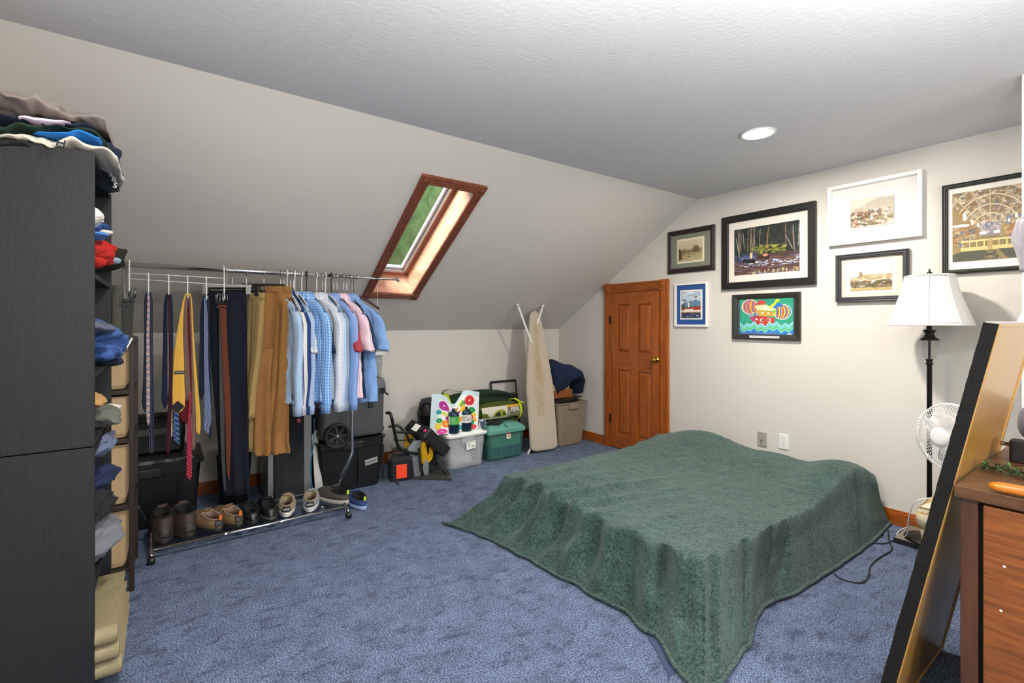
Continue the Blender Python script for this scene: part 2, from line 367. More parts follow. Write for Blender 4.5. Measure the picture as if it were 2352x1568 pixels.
# shaft boards
slope_bar(sky, ox0, ox1, oy0-b, oy0, 0, SD); slope_bar(sky, ox0, ox1, oy1, oy1+b, 0, SD); slope_bar(sky, ox0-b, ox0, oy0-b, oy1+b, 0, SD); slope_bar(sky, ox1, ox1+b, oy0-b, oy1+b, 0, SD)
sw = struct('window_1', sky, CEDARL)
tr = MB()
cb = TW+.004
for (a0, a1, c0, c1) in ((xB+cb, xT-cb, yL_, yL_+TW), (xB+cb, xT-cb, yR_-TW, yR_), (xB, xB+.06, yL_+TW, yR_-TW), (xT-.06, xT, yL_+TW, yR_-TW)):
    slope_bar(tr, a0, a1, c0, c1, -.016, .001)
    if c1-c0 < .1:
        for k in (.22, .5, .78): yy = c0+(c1-c0)*k; slope_bar(tr, a0, a1, yy-.007, yy+.007, -.021, -.015)
    else:
        for k in (.22, .5, .78): xx = a0+(a1-a0)*k; slope_bar(tr, xx-.006, xx+.006, c0, c1, -.021, -.015)
mk('window_trim', tr, CEDAR, sw, bev=.003)
for (a, c) in ((xB+.033, yL_+.033), (xB+.033, yR_-.033), (xT-.033, yL_+.033), (xT-.033, yR_-.033)):
    q = MB(); slope_bar(q, a-.033, a+.033, c-.034, c+.034, -.022, .001)
    o = mk('rosette_block', q, CEDAR, sw, bev=.003)
    q = MB(); q.lathe([(.024, 0), (.024, .004), (.018, .001), (.015, .005), (.009, .001), (.007, .006), (.001, .007)], SP(a, c, -.021), 20, n_); mk('rosette', q, CEDAR, o, smooth=True)
q = MB(); f0, f1 = SD-.05, SD+.03
slope_bar(q, ox0, ox1, oy0, oy0+.028, f0, f1); slope_bar(q, ox0, ox1, oy1-.028, oy1, f0, f1); slope_bar(q, ox0, ox0+.03, oy0, oy1, f0, f1); slope_bar(q, ox1-.03, ox1, oy0, oy1, f0, f1)
mk('window_frame', q, WRED, sw, bev=.002)
q = MB(); g = .03
for t0, t1, e0, e1 in ((g, g+.022, .19, .225), (g+.022, g+.042, .205, .235)):
    slope_bar(q, ox0+t0, ox1-t0, oy0+t0, oy0+t1, e0, e1); slope_bar(q, ox0+t0, ox1-t0, oy1-t1, oy1-t0, e0, e1); slope_bar(q, ox0+t0, ox0+t1, oy0+t0, oy1-t0, e0, e1); slope_bar(q, ox1-t1, ox1-t0, oy0+t0, oy1-t0, e0, e1)
mk('sash', q, ALU, sw, bev=.002)
q = MB(); slope_bar(q, ox0+.06, ox1-.06, oy0+.06, oy1-.06, .222, .226); mk('window_pane', q, glassmat('window_glass', '#e6efe6', 1.4, .02), sw)
q = MB(); slope_bar(q, ox1-.085, ox1-.05, oy0+.05, oy0+.13, .17, .20); slope_bar(q, ox1-.075, ox1-.06, oy0+.12, oy1-.04, .14, .16); mk('window_latch', q, CEDAR, sw, bev=.003)
q = MB(); a = SP(ox1-.07, oy0+.11, .15); q.tube(bez([a, a+V3((-.03, .01, -.05)), a+V3((-.09, .0, -.12)), a+V3((-.12, .03, -.17))]), .0012, 5); mk('latch_cord', q, BLKTXT, sw)
q = MB(); a = PX(867, 655, -3.70); q.tube([a, V3((a.x, a.y, a.z-.14)), V3((a.x, a.y+.003, a.z-.29))], .0014, 5); mk('pull_cord', q, PAPER, sw)
# hazy tree outside the skylight
TREE = mat('outdoor_foliage', '#8fa86e', .9, 0, .6, 9, .6, 4, col2='#4a6240')
q = MB(); q.lathe([(.05, -.9), (.7, -.5), (1.0, 0), (.8, .6), (.3, 1.0), (.02, 1.2)], (-8.6, 3.9, 3.1), 60); q.v = [V3((-8.6,3.9,3.1))+(v-V3((-8.6,3.9,3.1)))*2.6 for v in q.v]; q.disp(.5, 1.6, 3)
mk('garden_tree', q, TREE, smooth=True, tag=('green leafy tree seen through the skylight pane', 'tree'))
# ---- low door in the back wall
PINE = wood('stained_pine', '#b4601a', '#84400c', (6, 6, .7), .38, 4, .35)
PINEH = wood('stained_pine_rail', '#ae5b19', '#80400d', (.7, 6, 6), .38, 4, .35)
dx0, dx1, dzt = -3.559, -2.759, 1.708; cw = .095
dr = struct('door_1', MB().box((dx0+cw, YB-.012, .01), (dx1-cw, YB+.02, dzt-cw)), PINE)
q = MB()
for x0, x1 in ((dx0, dx0+cw), (dx1-cw, dx1)):
    q.box((x0, YB-.024, 0), (x1, YB, dzt-cw-.002))
    for k in (.18, .36, .54, .72, .88): xx = x0+cw*k; q.box((xx-.005, YB-.030, 0), (xx+.005, YB-.02, dzt-cw-.004))
mk('door_casing', q, PINE, dr, bev=.003)
q = MB(); q.box((dx0+cw, YB-.024, dzt-cw), (dx1-cw, YB, dzt-.004))
for k in (.18, .36, .54, .72, .88): zz = dzt-cw+cw*k; q.box((dx0+cw, YB-.030, zz-.005), (dx1-cw, YB-.02, zz+.005))
mk('door_casing_head', q, PINEH, dr, bev=.003)
for x in (dx0+cw/2, dx1-cw/2):
    o = mk('rosette_block', MB().box((x-cw/2-.002, YB-.036, dzt-cw-.004), (x+cw/2+.002, YB, dzt)), PINE, dr, bev=.003)
    mk('rosette', MB().lathe([(.034, 0), (.034, .005), (.026, .001), (.02, .006), (.012, .001), (.01, .007), (.001, .008)], (x, YB-.036, dzt-cw/2), 24, (0,-1,0)), PINE, o, smooth=True)
# stiles, rails and raised panels
lx0, lx1 = dx0+cw+.008, dx1-cw-.008; st = .085; yf = YB-.028
q = MB(); mid = (lx0+lx1)/2
for a, c in ((lx0, lx0+st), (lx1-st, lx1), (mid-.045, mid+.045)): q.box((a, yf, .015), (c, YB-.012, dzt-cw-.008))
mk('door_stile', q, PINE, dr, bev=.004)
q = MB()
for a, c in ((.015, .16), (.82, 1.0), (dzt-cw-.008-.12, dzt-cw-.009)):
    for xa, xb in ((lx0+st, mid-.045), (mid+.045, lx1-st)): q.box((xa, yf+.0005, a), (xb, YB-.012, c))
mk('door_rail', q, PINEH, dr, bev=.004)
for xa, xb in ((lx0+st, mid-.045), (mid+.045, lx1-st)):
    for za, zb in ((.16, .82), (1.0, dzt-cw-.128)):
        rings = []
        for ins, y in ((.008, YB-.013), (.012, YB-.016), (.034, YB-.025), (.036, YB-.025)): rings.append([(xa+ins, y, za+ins), (xb-ins, y, za+ins), (xb-ins, y, zb-ins), (xa+ins, y, zb-ins)])
        mk('door_panel', MB().loft(rings), PINE, dr)
kx, kz = PY(1505, 826, YB-.05).x, PY(1505, 826, YB-.05).z
BRASS = mat('polished_brass', '#d8a94a', .18, 1)
mk('door_knob', MB().lathe([(.028, 0), (.028, .006), (.012, .01), (.010, .03), (.022, .038), (.028, .05), (.024, .062), (.008, .068)], (kx, YB-.028, kz), 24, (0,-1,0)), BRASS, dr, smooth=True)
for z in (PY(1403, 735, YB).z, PY(1403, 958, YB).z):
    mk('hinge', MB().box((dx0+cw-.016, YB-.034, z-.045), (dx0+cw+.006, YB-.02, z+.045)), mat('antique_brass', '#4a3622', .4, .8), dr, bev=.003)
# ---- baseboards
BASE = wood('baseboard_pine', '#b4611d', '#864413', (.8, 5, 5), .3, 4, .4)
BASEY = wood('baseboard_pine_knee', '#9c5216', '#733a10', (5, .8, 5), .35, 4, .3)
def baseb(name, x0, x1):
    q = MB(); q.box((x0, YB-.014, 0), (x1, YB, .082)); q.box((x0, YB-.009, .082), (x1, YB, .098)); struct(name, q, BASE, bev=.002)
baseb('baseboard_back', XK+.014, dx0-.001); baseb('baseboard_back_right', dx1+.001, XR_)
q = MB(); q.box((XK, YL, 0), (XK+.014, YB-.001, .082)); q.box((XK, YL, .082), (XK+.009, YB-.001, .098)); struct('baseboard_knee', q, BASEY, bev=.002)
# ---- recessed ceiling lights (two in the picture's half of the room, two added out of view as fill)
GLOW = mat('lit_diffuser', '#ffffff', .5, emit='#fff6ea', estr=7)
for i, (x, y) in enumerate(CANS):
    t = thing('recessed_light', ['lit round recessed ceiling light above the bed', 'lit round recessed ceiling light above the open carpet beside the clothes rack', 'added round recessed fill light out of view by the added window', 'added round recessed fill light out of view near the left wall'][i], 'ceiling light', (x, y, CEIL))
    mk('trim_ring', MB().lathe([(.078, 0), (.092, -.002), (.094, -.006), (.086, -.009), (.080, -.007), (.078, 0)], (x, y, CEIL-.0005), 36, cap=False), WHITEP, t, smooth=True)
    mk('diffuser', MB().lathe([(.079, -.004), (.079, -.008), (.001, -.008)], (x, y, CEIL), 36), GLOW, t)
# ---- wall plates
def plate(px, py, lab, steel):
    c = PY(px, py, YB); t = thing('wall_outlet' if not steel else 'cable_wall_plate', lab, 'wall outlet' if not steel else 'wall plate', (c.x, YB, c.z))
    mk('cover_plate', MB().box((c.x-.036, YB-.007, c.z-.057), (c.x+.036, YB-.0005, c.z+.057)), mat('plate_steel', '#a9a49b', .5, .15) if steel else WHITEP, t, bev=.004)
    if steel:
        mk('coax_connector', MB().lathe([(.006, 0), (.006, .014), (.0045, .014), (.0045, .02)], (c.x, YB-.007, c.z), 12, (0,-1,0)), STEEL, t, smooth=True)
        mk('screw', MB().lathe([(.004, 0), (.003, .002), (.001, .0025)], (c.x, YB-.007, c.z+.042), 12, (0,-1,0)), STEEL, t)
    else:
        for dz in (.02, -.02):
            o = mk('socket', MB().lathe([(.017, 0), (.017, .002), (.001, .002)], (c.x, YB-.007, c.z+dz), 24, (0,-1,0)), WHITEP, t)
            q = MB(); q.box((c.x-.008, YB-.0095, c.z+dz+.001), (c.x-.0055, YB-.0085, c.z+dz+.009)); q.box((c.x+.0055, YB-.0095, c.z+dz+.001), (c.x+.008, YB-.0085, c.z+dz+.009)); q.box((c.x-.002, YB-.0095, c.z+dz-.010), (c.x+.002, YB-.0085, c.z+dz-.006)); mk('slot', q, BLKTXT, o)
plate(1751, 1008, 'steel cable wall plate above the bed head', True)
plate(1801, 1014, 'white double power outlet low on the back wall above the bed head', False)

# ================================================================== BED
FLEECE = None
def fleece():
    m = bpy.data.materials.new('green_fleece'); m.use_nodes = True; n = m.node_tree; p = n.nodes['Principled BSDF']; p.inputs['Roughness'].default_value = .95; p.inputs['Specular IOR Level'].default_value = .1
    p.inputs['Sheen Weight'].default_value = .35; p.inputs['Sheen Roughness'].default_value = .4; p.inputs['Sheen Tint'].default_value = (.6,.68,.66,1)
    tc = n.nodes.new('ShaderNodeTexCoord')
    k = n.nodes.new('ShaderNodeTexNoise'); k.inputs['Scale'].default_value = 110; k.inputs['Detail'].default_value = 3; k.inputs['Distortion'].default_value = .8; n.links.new(tc.outputs['Object'], k.inputs[0])
    k2 = n.nodes.new('ShaderNodeTexNoise'); k2.inputs['Scale'].default_value = 7; k2.inputs['Detail'].default_value = 5; n.links.new(tc.outputs['Object'], k2.inputs[0])
    r = n.nodes.new('ShaderNodeValToRGB'); r.color_ramp.elements[0].position = .3; r.color_ramp.elements[1].position = .72; r.color_ramp.elements[0].color = (*C('#223430'), 1); r.color_ramp.elements[1].color = (*C('#546d67'), 1); n.links.new(k.outputs[0], r.inputs[0])
    r2 = n.nodes.new('ShaderNodeValToRGB'); r2.color_ramp.elements[0].position = .35; r2.color_ramp.elements[1].position = .65; r2.color_ramp.elements[0].color = (.72,.76,.75,1); r2.color_ramp.elements[1].color = (1,1,1,1); n.links.new(k2.outputs[0], r2.inputs[0])
    x = n.nodes.new('ShaderNodeMix'); x.data_type = 'RGBA'; x.blend_type = 'MULTIPLY'; x.inputs[0].default_value = .8; n.links.new(r.outputs[0], x.inputs[6]); n.links.new(r2.outputs[0], x.inputs[7]); n.links.new(x.outputs[2], p.inputs['Base Color'])
    b = n.nodes.new('ShaderNodeBump'); b.inputs['Strength'].default_value = .8; b.inputs['Distance'].default_value = .012; n.links.new(k.outputs[0], b.inputs['Height']); n.links.new(b.outputs[0], p.inputs['Normal'])
    return m
FLEECE = fleece()
mx0, mx1, my0, my1, mz = -2.56, -1.16, 1.84, 3.72, .30
q = MB(); q.loft([rrect((mx0+mx1)/2, (my0+my1)/2, (mx1-mx0)/2-.03, (my1-my0)/2-.03, z, .08, 5) for z in (.02, .26)])
mt = thing('mattress', 'dark sided mattress lying on the floor under the green fleece blanket', 'mattress', ((mx0+mx1)/2, (my0+my1)/2, 0))
NAVYM = fab('dark_mattress_cloth', '#20242e')
mk('mattress_body', q, NAVYM, mt, smooth=False, bev=.02)
def interp(tab, t):
    for i in range(len(tab)-1):
        if t <= tab[i+1][0]:
            a, b_ = tab[i], tab[i+1]; k = (t-a[0])/(b_[0]-a[0]); k = max(0, min(1, k)); return [a[j]+(b_[j]-a[j])*k for j in range(1, len(a))]
    return list(tab[-1][1:])
# perimeter parameter: side 0 = foot (left->right), 1 = right side (foot->head), 2 = head (right->left), 3 = left side (head->foot)
foot = [(0, -2.76, 1.47), (.12, -2.56, 1.535), (.2, -2.42, 1.575), (.45, -2.0, 1.62), (.75, -1.43, 1.665), (.84, -1.26, 1.635), (.92, -1.10, 1.565), (1, -.945, 1.50)]
right = [(0, -.945, 1.50), (.1, -.97, 1.68), (.2, -1.0, 1.90), (.27, -1.07, 2.08), (.34, -1.10, 2.22), (.45, -1.06, 2.45), (.75, -1.045, 3.0), (.9, -1.045, 3.35), (1, -1.07, 3.77)]
def hem(side, t):
    if side == 0: return interp(foot, t)
    if side == 1: return interp(right, t)
    if side == 2: return [-1.07-1.58*t, 3.79]
    return interp([(0, -2.65, 3.79), (.5, -2.69, 2.7), (.85, -2.68, 1.9), (1, -2.76, 1.47)], t)
def topz(x, y):
    z = mz
    z += .125*math.exp(-((x+2.25)/.36)**2-((y-3.46)/.34)**2)
    z += .050*math.exp(-((x+1.66)/.16)**2-((y-3.46)/.28)**2)+.135*math.exp(-((x+1.24)/.22)**2-((y-3.42)/.34)**2)
    z += .012*math.sin(x*3.1+1)*math.sin(y*2.3)
    if y > 3.6: z -= .25*(y-3.6)
    f = max(0, min(1, (2.75-y)/.9))
    for x0, s, a, wd in ((-2.42, -.02, .024, .045), (-2.25, .06, .042, .045), (-2.08, .16, .052, .04), (-1.92, .20, .040, .035), (-1.78, .1, .024, .045), (-1.55, .02, .018, .05)):
        xx = x0+s*(y-1.85); z += a*f*math.exp(-((x-xx)/wd)**2)
    z += .010*noise.noise(V3((x*2.6, y*2.6, 3)))+.004*noise.noise(V3((x*9, y*9, 1)))
    d = x*.30-(y-2.6)          # soft diagonal ridge from the hollow in the middle to the near right corner
    z -= .018*math.exp(-((x+1.75)/.25)**2-((y-2.75)/.35)**2)
    z += .012*math.exp(-((x+1.35+.25*(y-2.2))/.10)**2)*max(0, min(1, (3-y)/.8))
    return z
N = 300; M0 = .74
def blanket_pt(i, j):
    a, b_ = 2*i/N-1, 2*j/N-1; m = max(abs(a), abs(b_))
    if m <= M0:
        x = mx0+(mx1-mx0)*(a/M0+1)/2; y = my0+(my1-my0)*(b_/M0+1)/2
        return V3((x, y, topz(x, y)))
    q_ = (m-M0)/(1-M0); ap, bp = a/m*M0, b_/m*M0
    x = mx0+(mx1-mx0)*(ap/M0+1)/2; y = my0+(my1-my0)*(bp/M0+1)/2
    if abs(b_) >= abs(a): side, t = (0, (a/m+1)/2) if b_ < 0 else (2, 1-(a/m+1)/2)
    else: side, t = (1, (b_/m+1)/2) if a > 0 else (3, 1-(b_/m+1)/2)
    hx, hy = hem(side, t); T = V3((x, y, topz(x, y))); H = V3((hx, hy, .006)); out = V3((hx-x, hy-y, 0)); L = out.length; on = out.normalized() if L > 1e-5 else V3((0,-1,0))
    # rounded shoulder, then a drop that flares to the hem
    k = min(1, q_/.22)
    sh = math.sin(k*math.pi/2)*.045; dr_ = (1-math.cos(k*math.pi/2))*.05
    g = max(0, (q_-.10)/.90)
    hor = min(L, sh+(L-.045)*g**1.25) if L > .05 else L*g
    if side in (1,): hor = min(L, sh)+(L-min(L, sh))*g
    z = T.z-dr_-(T.z-dr_-.008)*min(1, g**.85*1.04)
    P = V3((x, y, 0))+on*hor; P.z = z
    per = {0: (t*1.7), 1: 1.7+t*2.2, 2: 3.9+t*1.6, 3: 5.5+t*2.2}[side]
    amp = math.sin(min(1, q_*1.15)*math.pi*.93)**.8*.042
    if side == 0: amp *= 1+.8*math.exp(-((t-.85)/.15)**2)+.5*math.exp(-((t-.2)/.15)**2)
    if side == 1: amp *= 1.5*math.exp(-((t-.12)/.22)**2)+.35
    if side == 2: amp *= .2
    f = math.sin(per*24+.8*math.sin(per*5))+.6*math.sin(per*41+1.3)+.5*noise.noise(V3((per*6, q_*2, 5)))*2
    P += on*amp*f*.62; P.z += .35*amp*noise.noise(V3((per*9, q_*3, 9)))
    if side == 1 and .17 < t < .45: d = math.exp(-((t-.30)/.07)**2)*math.sin(q_*math.pi); P -= on*.055*d
    if P.z < .006: P.z = .006
    return P
verts = [blanket_pt(i, j) for j in range(N+1) for i in range(N+1)]
fl = MB()
for v in verts:
    q_ = v.copy(); d = noise.noise(q_*45)*.0035+noise.noise(q_*18)*.004; fl.v.append(q_+V3((0,0,1))*max(d, -.004))
for j in range(N):
    for i in range(N): a = j*(N+1)+i; fl.face((a, a+1, a+N+2, a+N+1))
bl = thing('fleece_blanket', 'dark green fleece blanket spread over the low bed and draped to the carpet', 'blanket', ((mx0+mx1)/2, (my0+my1)/2, 0))
mk('blanket_cloth', fl, FLEECE, bl, smooth=True)
hp = [verts[i]+V3((0, -.002, .006)) for i in range(0, N+1, 3)]
mk('blanket_hem', MB().tube(hp, .008, 8), FLEECE, bl, smooth=True)
hp = [verts[j*(N+1)+N]+V3((.002, 0, .006)) for j in range(0, N+1, 3)]
mk('blanket_hem', MB().tube(hp, .008, 8), FLEECE, bl, smooth=True)
# slate blue sheet peeping out under the blanket corners
SLATE = fab('slate_blue_cotton', '#3d4a63')
c1, c2, c3, c4 = PZ(1026, 1204, 0), PZ(1062, 1192, 0), PZ(1515, 1496, 0), PZ(1580, 1590, 0)
fl = MB(); pts = [V3((-2.80, 1.465, .0)), V3((-2.60, 1.505, 0)), V3((-2.3, 1.66, 0)), V3((-1.5, 1.74, 0)), V3((-1.215, 1.585, 0)), V3((-1.085, 1.50, 0)), V3((-1.1, 1.66, 0)), V3((-1.4, 1.8, 0)), V3((-2.5, 1.8, 0)), V3((-2.72, 1.6, 0))]
fl.prism([p+V3((0,0,.0005)) for p in pts], (0, 0, .004))
mk('bed_sheet', fl, SLATE, bev=.002, tag=('slate blue sheet peeping out under the foot corners of the green blanket', 'sheet'))
# ================================================================== PICTURES ON THE BACK WALL
GLASS = glassmat()
CM = colmat()
def art_sepia():
    a = Art(110, 84, '#cdbf9c'); a.grad(0, .45, '#d3c7a8', '#c6b78f').grad(.45, 1, '#a5946c', '#b9aa82')
    a.poly([(0,.35),(.1,.42),(.16,.55),(.16,.9),(0,.95)], '#5d4d31'); a.rect(.14,.5,.62,.62,'#84734e'); a.blobs(40,.15,.44,.62,.62,.03,.03,['#6b5a3a','#93825a','#4f4129'],.7,3)
    a.rect(.62,.36,.86,.62,'#6b5a3b'); a.ell(.74,.36,.12,.04,'#7c6a47'); a.rect(.66,.28,.82,.36,'#75643f'); a.rect(.86,.44,1,.6,'#8a7852')
    a.blobs(30,.2,.64,.95,.74,.05,.02,['#7c6c48','#97875f'],.6,5); a.ell(.45,.8,.06,.02,'#4a3c25'); a.ell(.3,.88,.05,.015,'#4a3c25'); return a.grain(.04)
def art_forest():
    a = Art(190, 140, '#1d2420'); a.grad(0,.6,'#1c2422','#2a332c').grad(.6,1,'#4c3a3c','#5a4038')
    g = random.Random(4)
    a.blobs(260,0,0,1,.6,.03,.05,['#141a1a','#2b3529','#222b24','#39432f','#1c2226'],.5,2)
    for i in range(20):
        x = g.random(); t = g.uniform(.0,.15); b = g.uniform(.42,.62); l = g.uniform(-.03,.03); a.line(x,t,x+l,b,g.uniform(.006,.014),g.choice(['#8b8b80','#6b6a60','#8d6b55','#a09a8a','#57564c']),.85)
    a.line(.8,.25,.9,.55,.012,'#8f8a7d'); a.line(.03,.2,.09,.62,.012,'#9c9c92')
    a.blobs(70,.3,.42,.8,.58,.03,.02,['#8b8b35','#5f6a2a','#a8a04a','#43501f'],.8,6); a.blobs(40,.0,.56,.35,.72,.04,.03,['#3a4f7c','#5a6fa5','#2b3a5c'],.6,8)
    a.blobs(180,0,.66,1,1,.06,.012,['#3c3047','#70503f','#8a6a55','#4b4a6e','#7a4a33','#2e2633','#96a0c4'],.6,9)
    a.blobs(60,.15,.72,.98,.84,.03,.010,['#dfe4ee','#b8c4de','#98a6c8'],.7,10)
    for hx, hy, c in ((.27,.72,'#141418'),(.5,.67,'#3a2a22'),(.8,.62,'#4a3a2e')):
        a.ell(hx,hy,.075,.045,c); a.rect(hx-.06,hy,hx-.045,hy+.1,c); a.rect(hx+.045,hy,hx+.06,hy+.1,c); a.poly([(hx-.06,hy-.03),(hx-.11,hy-.05),(hx-.12,hy+.02),(hx-.06,hy+.03)],c)
    a.ell(.28,.60,.022,.07,'#d8c08a'); a.ell(.275,.53,.018,.018,'#8d6a3c'); a.ell(.5,.62,.04,.03,'#c98f6a'); a.blobs(40,.3,.93,.98,1,.008,.03,['#d9cf9a','#8f8a4a'],.8,12)
    return a.grain(.12)
def art_palm():
    a = Art(80, 110, '#b9c9da'); a.grad(0,.5,'#a9bdd6','#dbe3ea'); a.blobs(30,0,.0,1,.4,.2,.05,['#f0f3f5','#c8d6e6','#93aecb'],.5,1); a.poly([(0,.5),(.2,.38),(.45,.45),(.75,.3),(1,.4),(1,.62),(0,.62)],'#6d8bab')
    a.rect(0,.56,1,.62,'#3f6a45'); a.rect(0,.62,1,.78,'#efe8e2'); a.poly([(.15,.66),(.5,.58),(.6,.66)],'#a3322a'); a.poly([(.6,.6),(1,.58),(1,.7),(.6,.7)],'#b03a2e'); a.poly([(0,.64),(.2,.6),(.25,.68),(0,.7)],'#a3322a'); a.rect(.36,.44,.43,.6,'#f4f2ee'); a.rect(0,.76,1,.8,'#c99a5c'); a.rect(0,.8,1,1,'#2f3f63')
    a.blobs(40,0,.8,1,1,.06,.015,['#6d6f95','#8f4a4a','#1f2c4a','#dadfe8'],.6,4)
    for x, y in ((.76,.22),(.48,.4),(.18,.33),(.1,.52)):
        a.line(x,y,x,y+.3,.014,'#2c2c26'); 
        for k in range(7): an = math.pi+k*math.pi/6; a.line(x,y,x+.09*math.cos(an),y+.05*math.sin(an)+.02,.02,'#26331f')
    return a.grain(.06)
def art_boat():
    a = Art(200, 136, '#2f9a7c'); a.blobs(60,0,0,1,.7,.12,.08,['#2a8f78','#35a488','#3aa07e'],.4,1)
    for cx, cy, cols, d in ((.2,.22,['#f09030','#3d6fbf','#e05a50','#f09030','#3d6fbf','#e0603a','#f0a040'],1),(.81,.38,['#2a6fc0','#f0d840','#d8453a','#2a6fc0','#f0d840','#d8453a','#f0a040'],-1)):
        a.ell(cx,cy,.165,.21,'#eaf0f0'); a.ell(cx,cy,.152,.195,'#3478c4')
        for i, c in enumerate(cols*2):
            k = .15-i*.0115
            if k > 0: a.m((((a.x-cx-d*i*.012)/k)**2+((a.y-cy)/.19)**2 <= 1)&(((a.x-cx)/.152)**2+((a.y-cy)/.195)**2 <= 1), c)
    a.poly([(.32,.16),(.37,.06),(.44,.04),(.5,.1),(.5,.18),(.34,.18)],'#d8483c'); a.poly([(.30,.2),(.5,.17),(.68,.28),(.66,.36),(.34,.31)],'#f1e2a0'); a.poly([(.3,.32),(.66,.38),(.65,.5),(.32,.46)],'#ef9d26')
    a.poly([(.56,.24),(.66,.14),(.7,.03),(.76,.04),(.75,.09),(.7,.13),(.68,.22),(.6,.28)],'#ecd62e'); a.ell(.75,.2,.07,.045,'#2470c4'); a.poly([(.63,.24),(.72,.17),(.78,.21),(.68,.30)],'#2470c4'); a.ell(.67,.36,.03,.045,'#6fbf4a')
    a.poly([(.2,.52),(.34,.47),(.66,.54),(.68,.6),(.62,.76),(.3,.76)],'#c63c34'); a.poly([(.2,.52),(.3,.48),(.33,.74),(.28,.72)],'#b3406e')
    for r in ((.42,.38,.47,.42),(.53,.40,.58,.44),(.47,.22,.54,.28),(.3,.55,.35,.6)): a.rect(*r,'#f6f4ea')
    a.ell(.44,.6,.045,.05,'#f3efe6'); a.ell(.45,.6,.035,.04,'#9a5a34'); a.ell(.56,.6,.045,.05,'#f3efe6'); a.ell(.55,.6,.035,.04,'#9a5a34'); a.ell(.22,.46,.05,.05,'#8fa0b4'); a.ell(.34,.43,.04,.045,'#8fa0b4'); a.line(.3,.34,.31,.72,.012,'#4b3a5a'); a.line(.36,.47,.35,.75,.012,'#4a2a30')
    n = 14; top = [(i/n, .68+(.06 if i % 2 else -.03)) for i in range(n+1)]
    for dy, c in ((0,'#dff2ee'),(.012,'#79c8cf'),(.10,'#63bf7a'),(.17,'#7fd0d8'),(.2,'#2f7fc6')): a.poly([(x, y+dy+.03*math.sin(x*17)) for x, y in top]+[(1,1),(0,1)], c)
    a.blobs(14,.05,.93,.95,1,.08,.03,['#6a6aa8','#2f66b0','#4fb0a0'],.6,5); a.rect(.9,.955,.97,.985,'#f0ece0'); return a.grain(.05)
def art_garden():
    a = Art(110, 90, '#d9d4c6'); a.grad(0,.5,'#ddd8ca','#c9c3b2'); a.poly([(.3,.45),(.35,.2),(.65,.05),(1,.1),(1,.8),(.3,.7)],'#c0b8a8'); a.blobs(16,.4,.35,.95,.6,.03,.05,['#948a7a','#e6e1d4','#a39a88'],.7,2)
    a.poly([(0,.4),(.3,.28),(.36,.55),(0,.7)],'#b8ae98'); a.blobs(220,0,.45,.75,.95,.04,.04,['#6b4a36','#8c5c42','#54462e','#b58a74','#d8c4b4','#4a4028','#9a7a4a'],.75,3); a.blobs(80,.4,.65,1,.95,.05,.03,['#8f7f52','#a39266','#6a5c3a','#e0d8c0'],.7,4); a.rect(.47,.66,.54,.78,'#f2efe6'); return a.grain(.09)
def art_dome():
    a = Art(130, 92, '#d9d4cc'); a.grad(0,.5,'#c2c4ca','#e6dccb'); a.blobs(14,0,.05,1,.3,.15,.05,['#dcd8d4','#cfc9c6'],.5,1)
    a.poly([(.1,.5),(.5,.42),(1,.44),(1,.6),(0,.6)],'#a5997e'); a.poly([(.22,.5),(.22,.4),(.26,.32),(.3,.4),(.3,.5)],'#8d7f60'); a.ell(.26,.38,.04,.07,'#8d7f60'); a.rect(.3,.42,.48,.52,'#b6a27a'); a.rect(.5,.46,.9,.54,'#c9b68e'); a.blobs(70,0,.52,1,.68,.05,.025,['#d6b48c','#b58f68','#e3cfae','#8f7a56'],.8,2)
    a.blobs(140,0,.66,1,.9,.06,.04,['#6b5a3a','#4f452c','#83704a','#5f5a38'],.7,3); a.rect(0,.92,1,1,'#c4a868'); a.blobs(30,.2,.9,1,1,.07,.02,['#dcc07c','#a08850','#6d6040'],.6,4); return a.grain(.07)
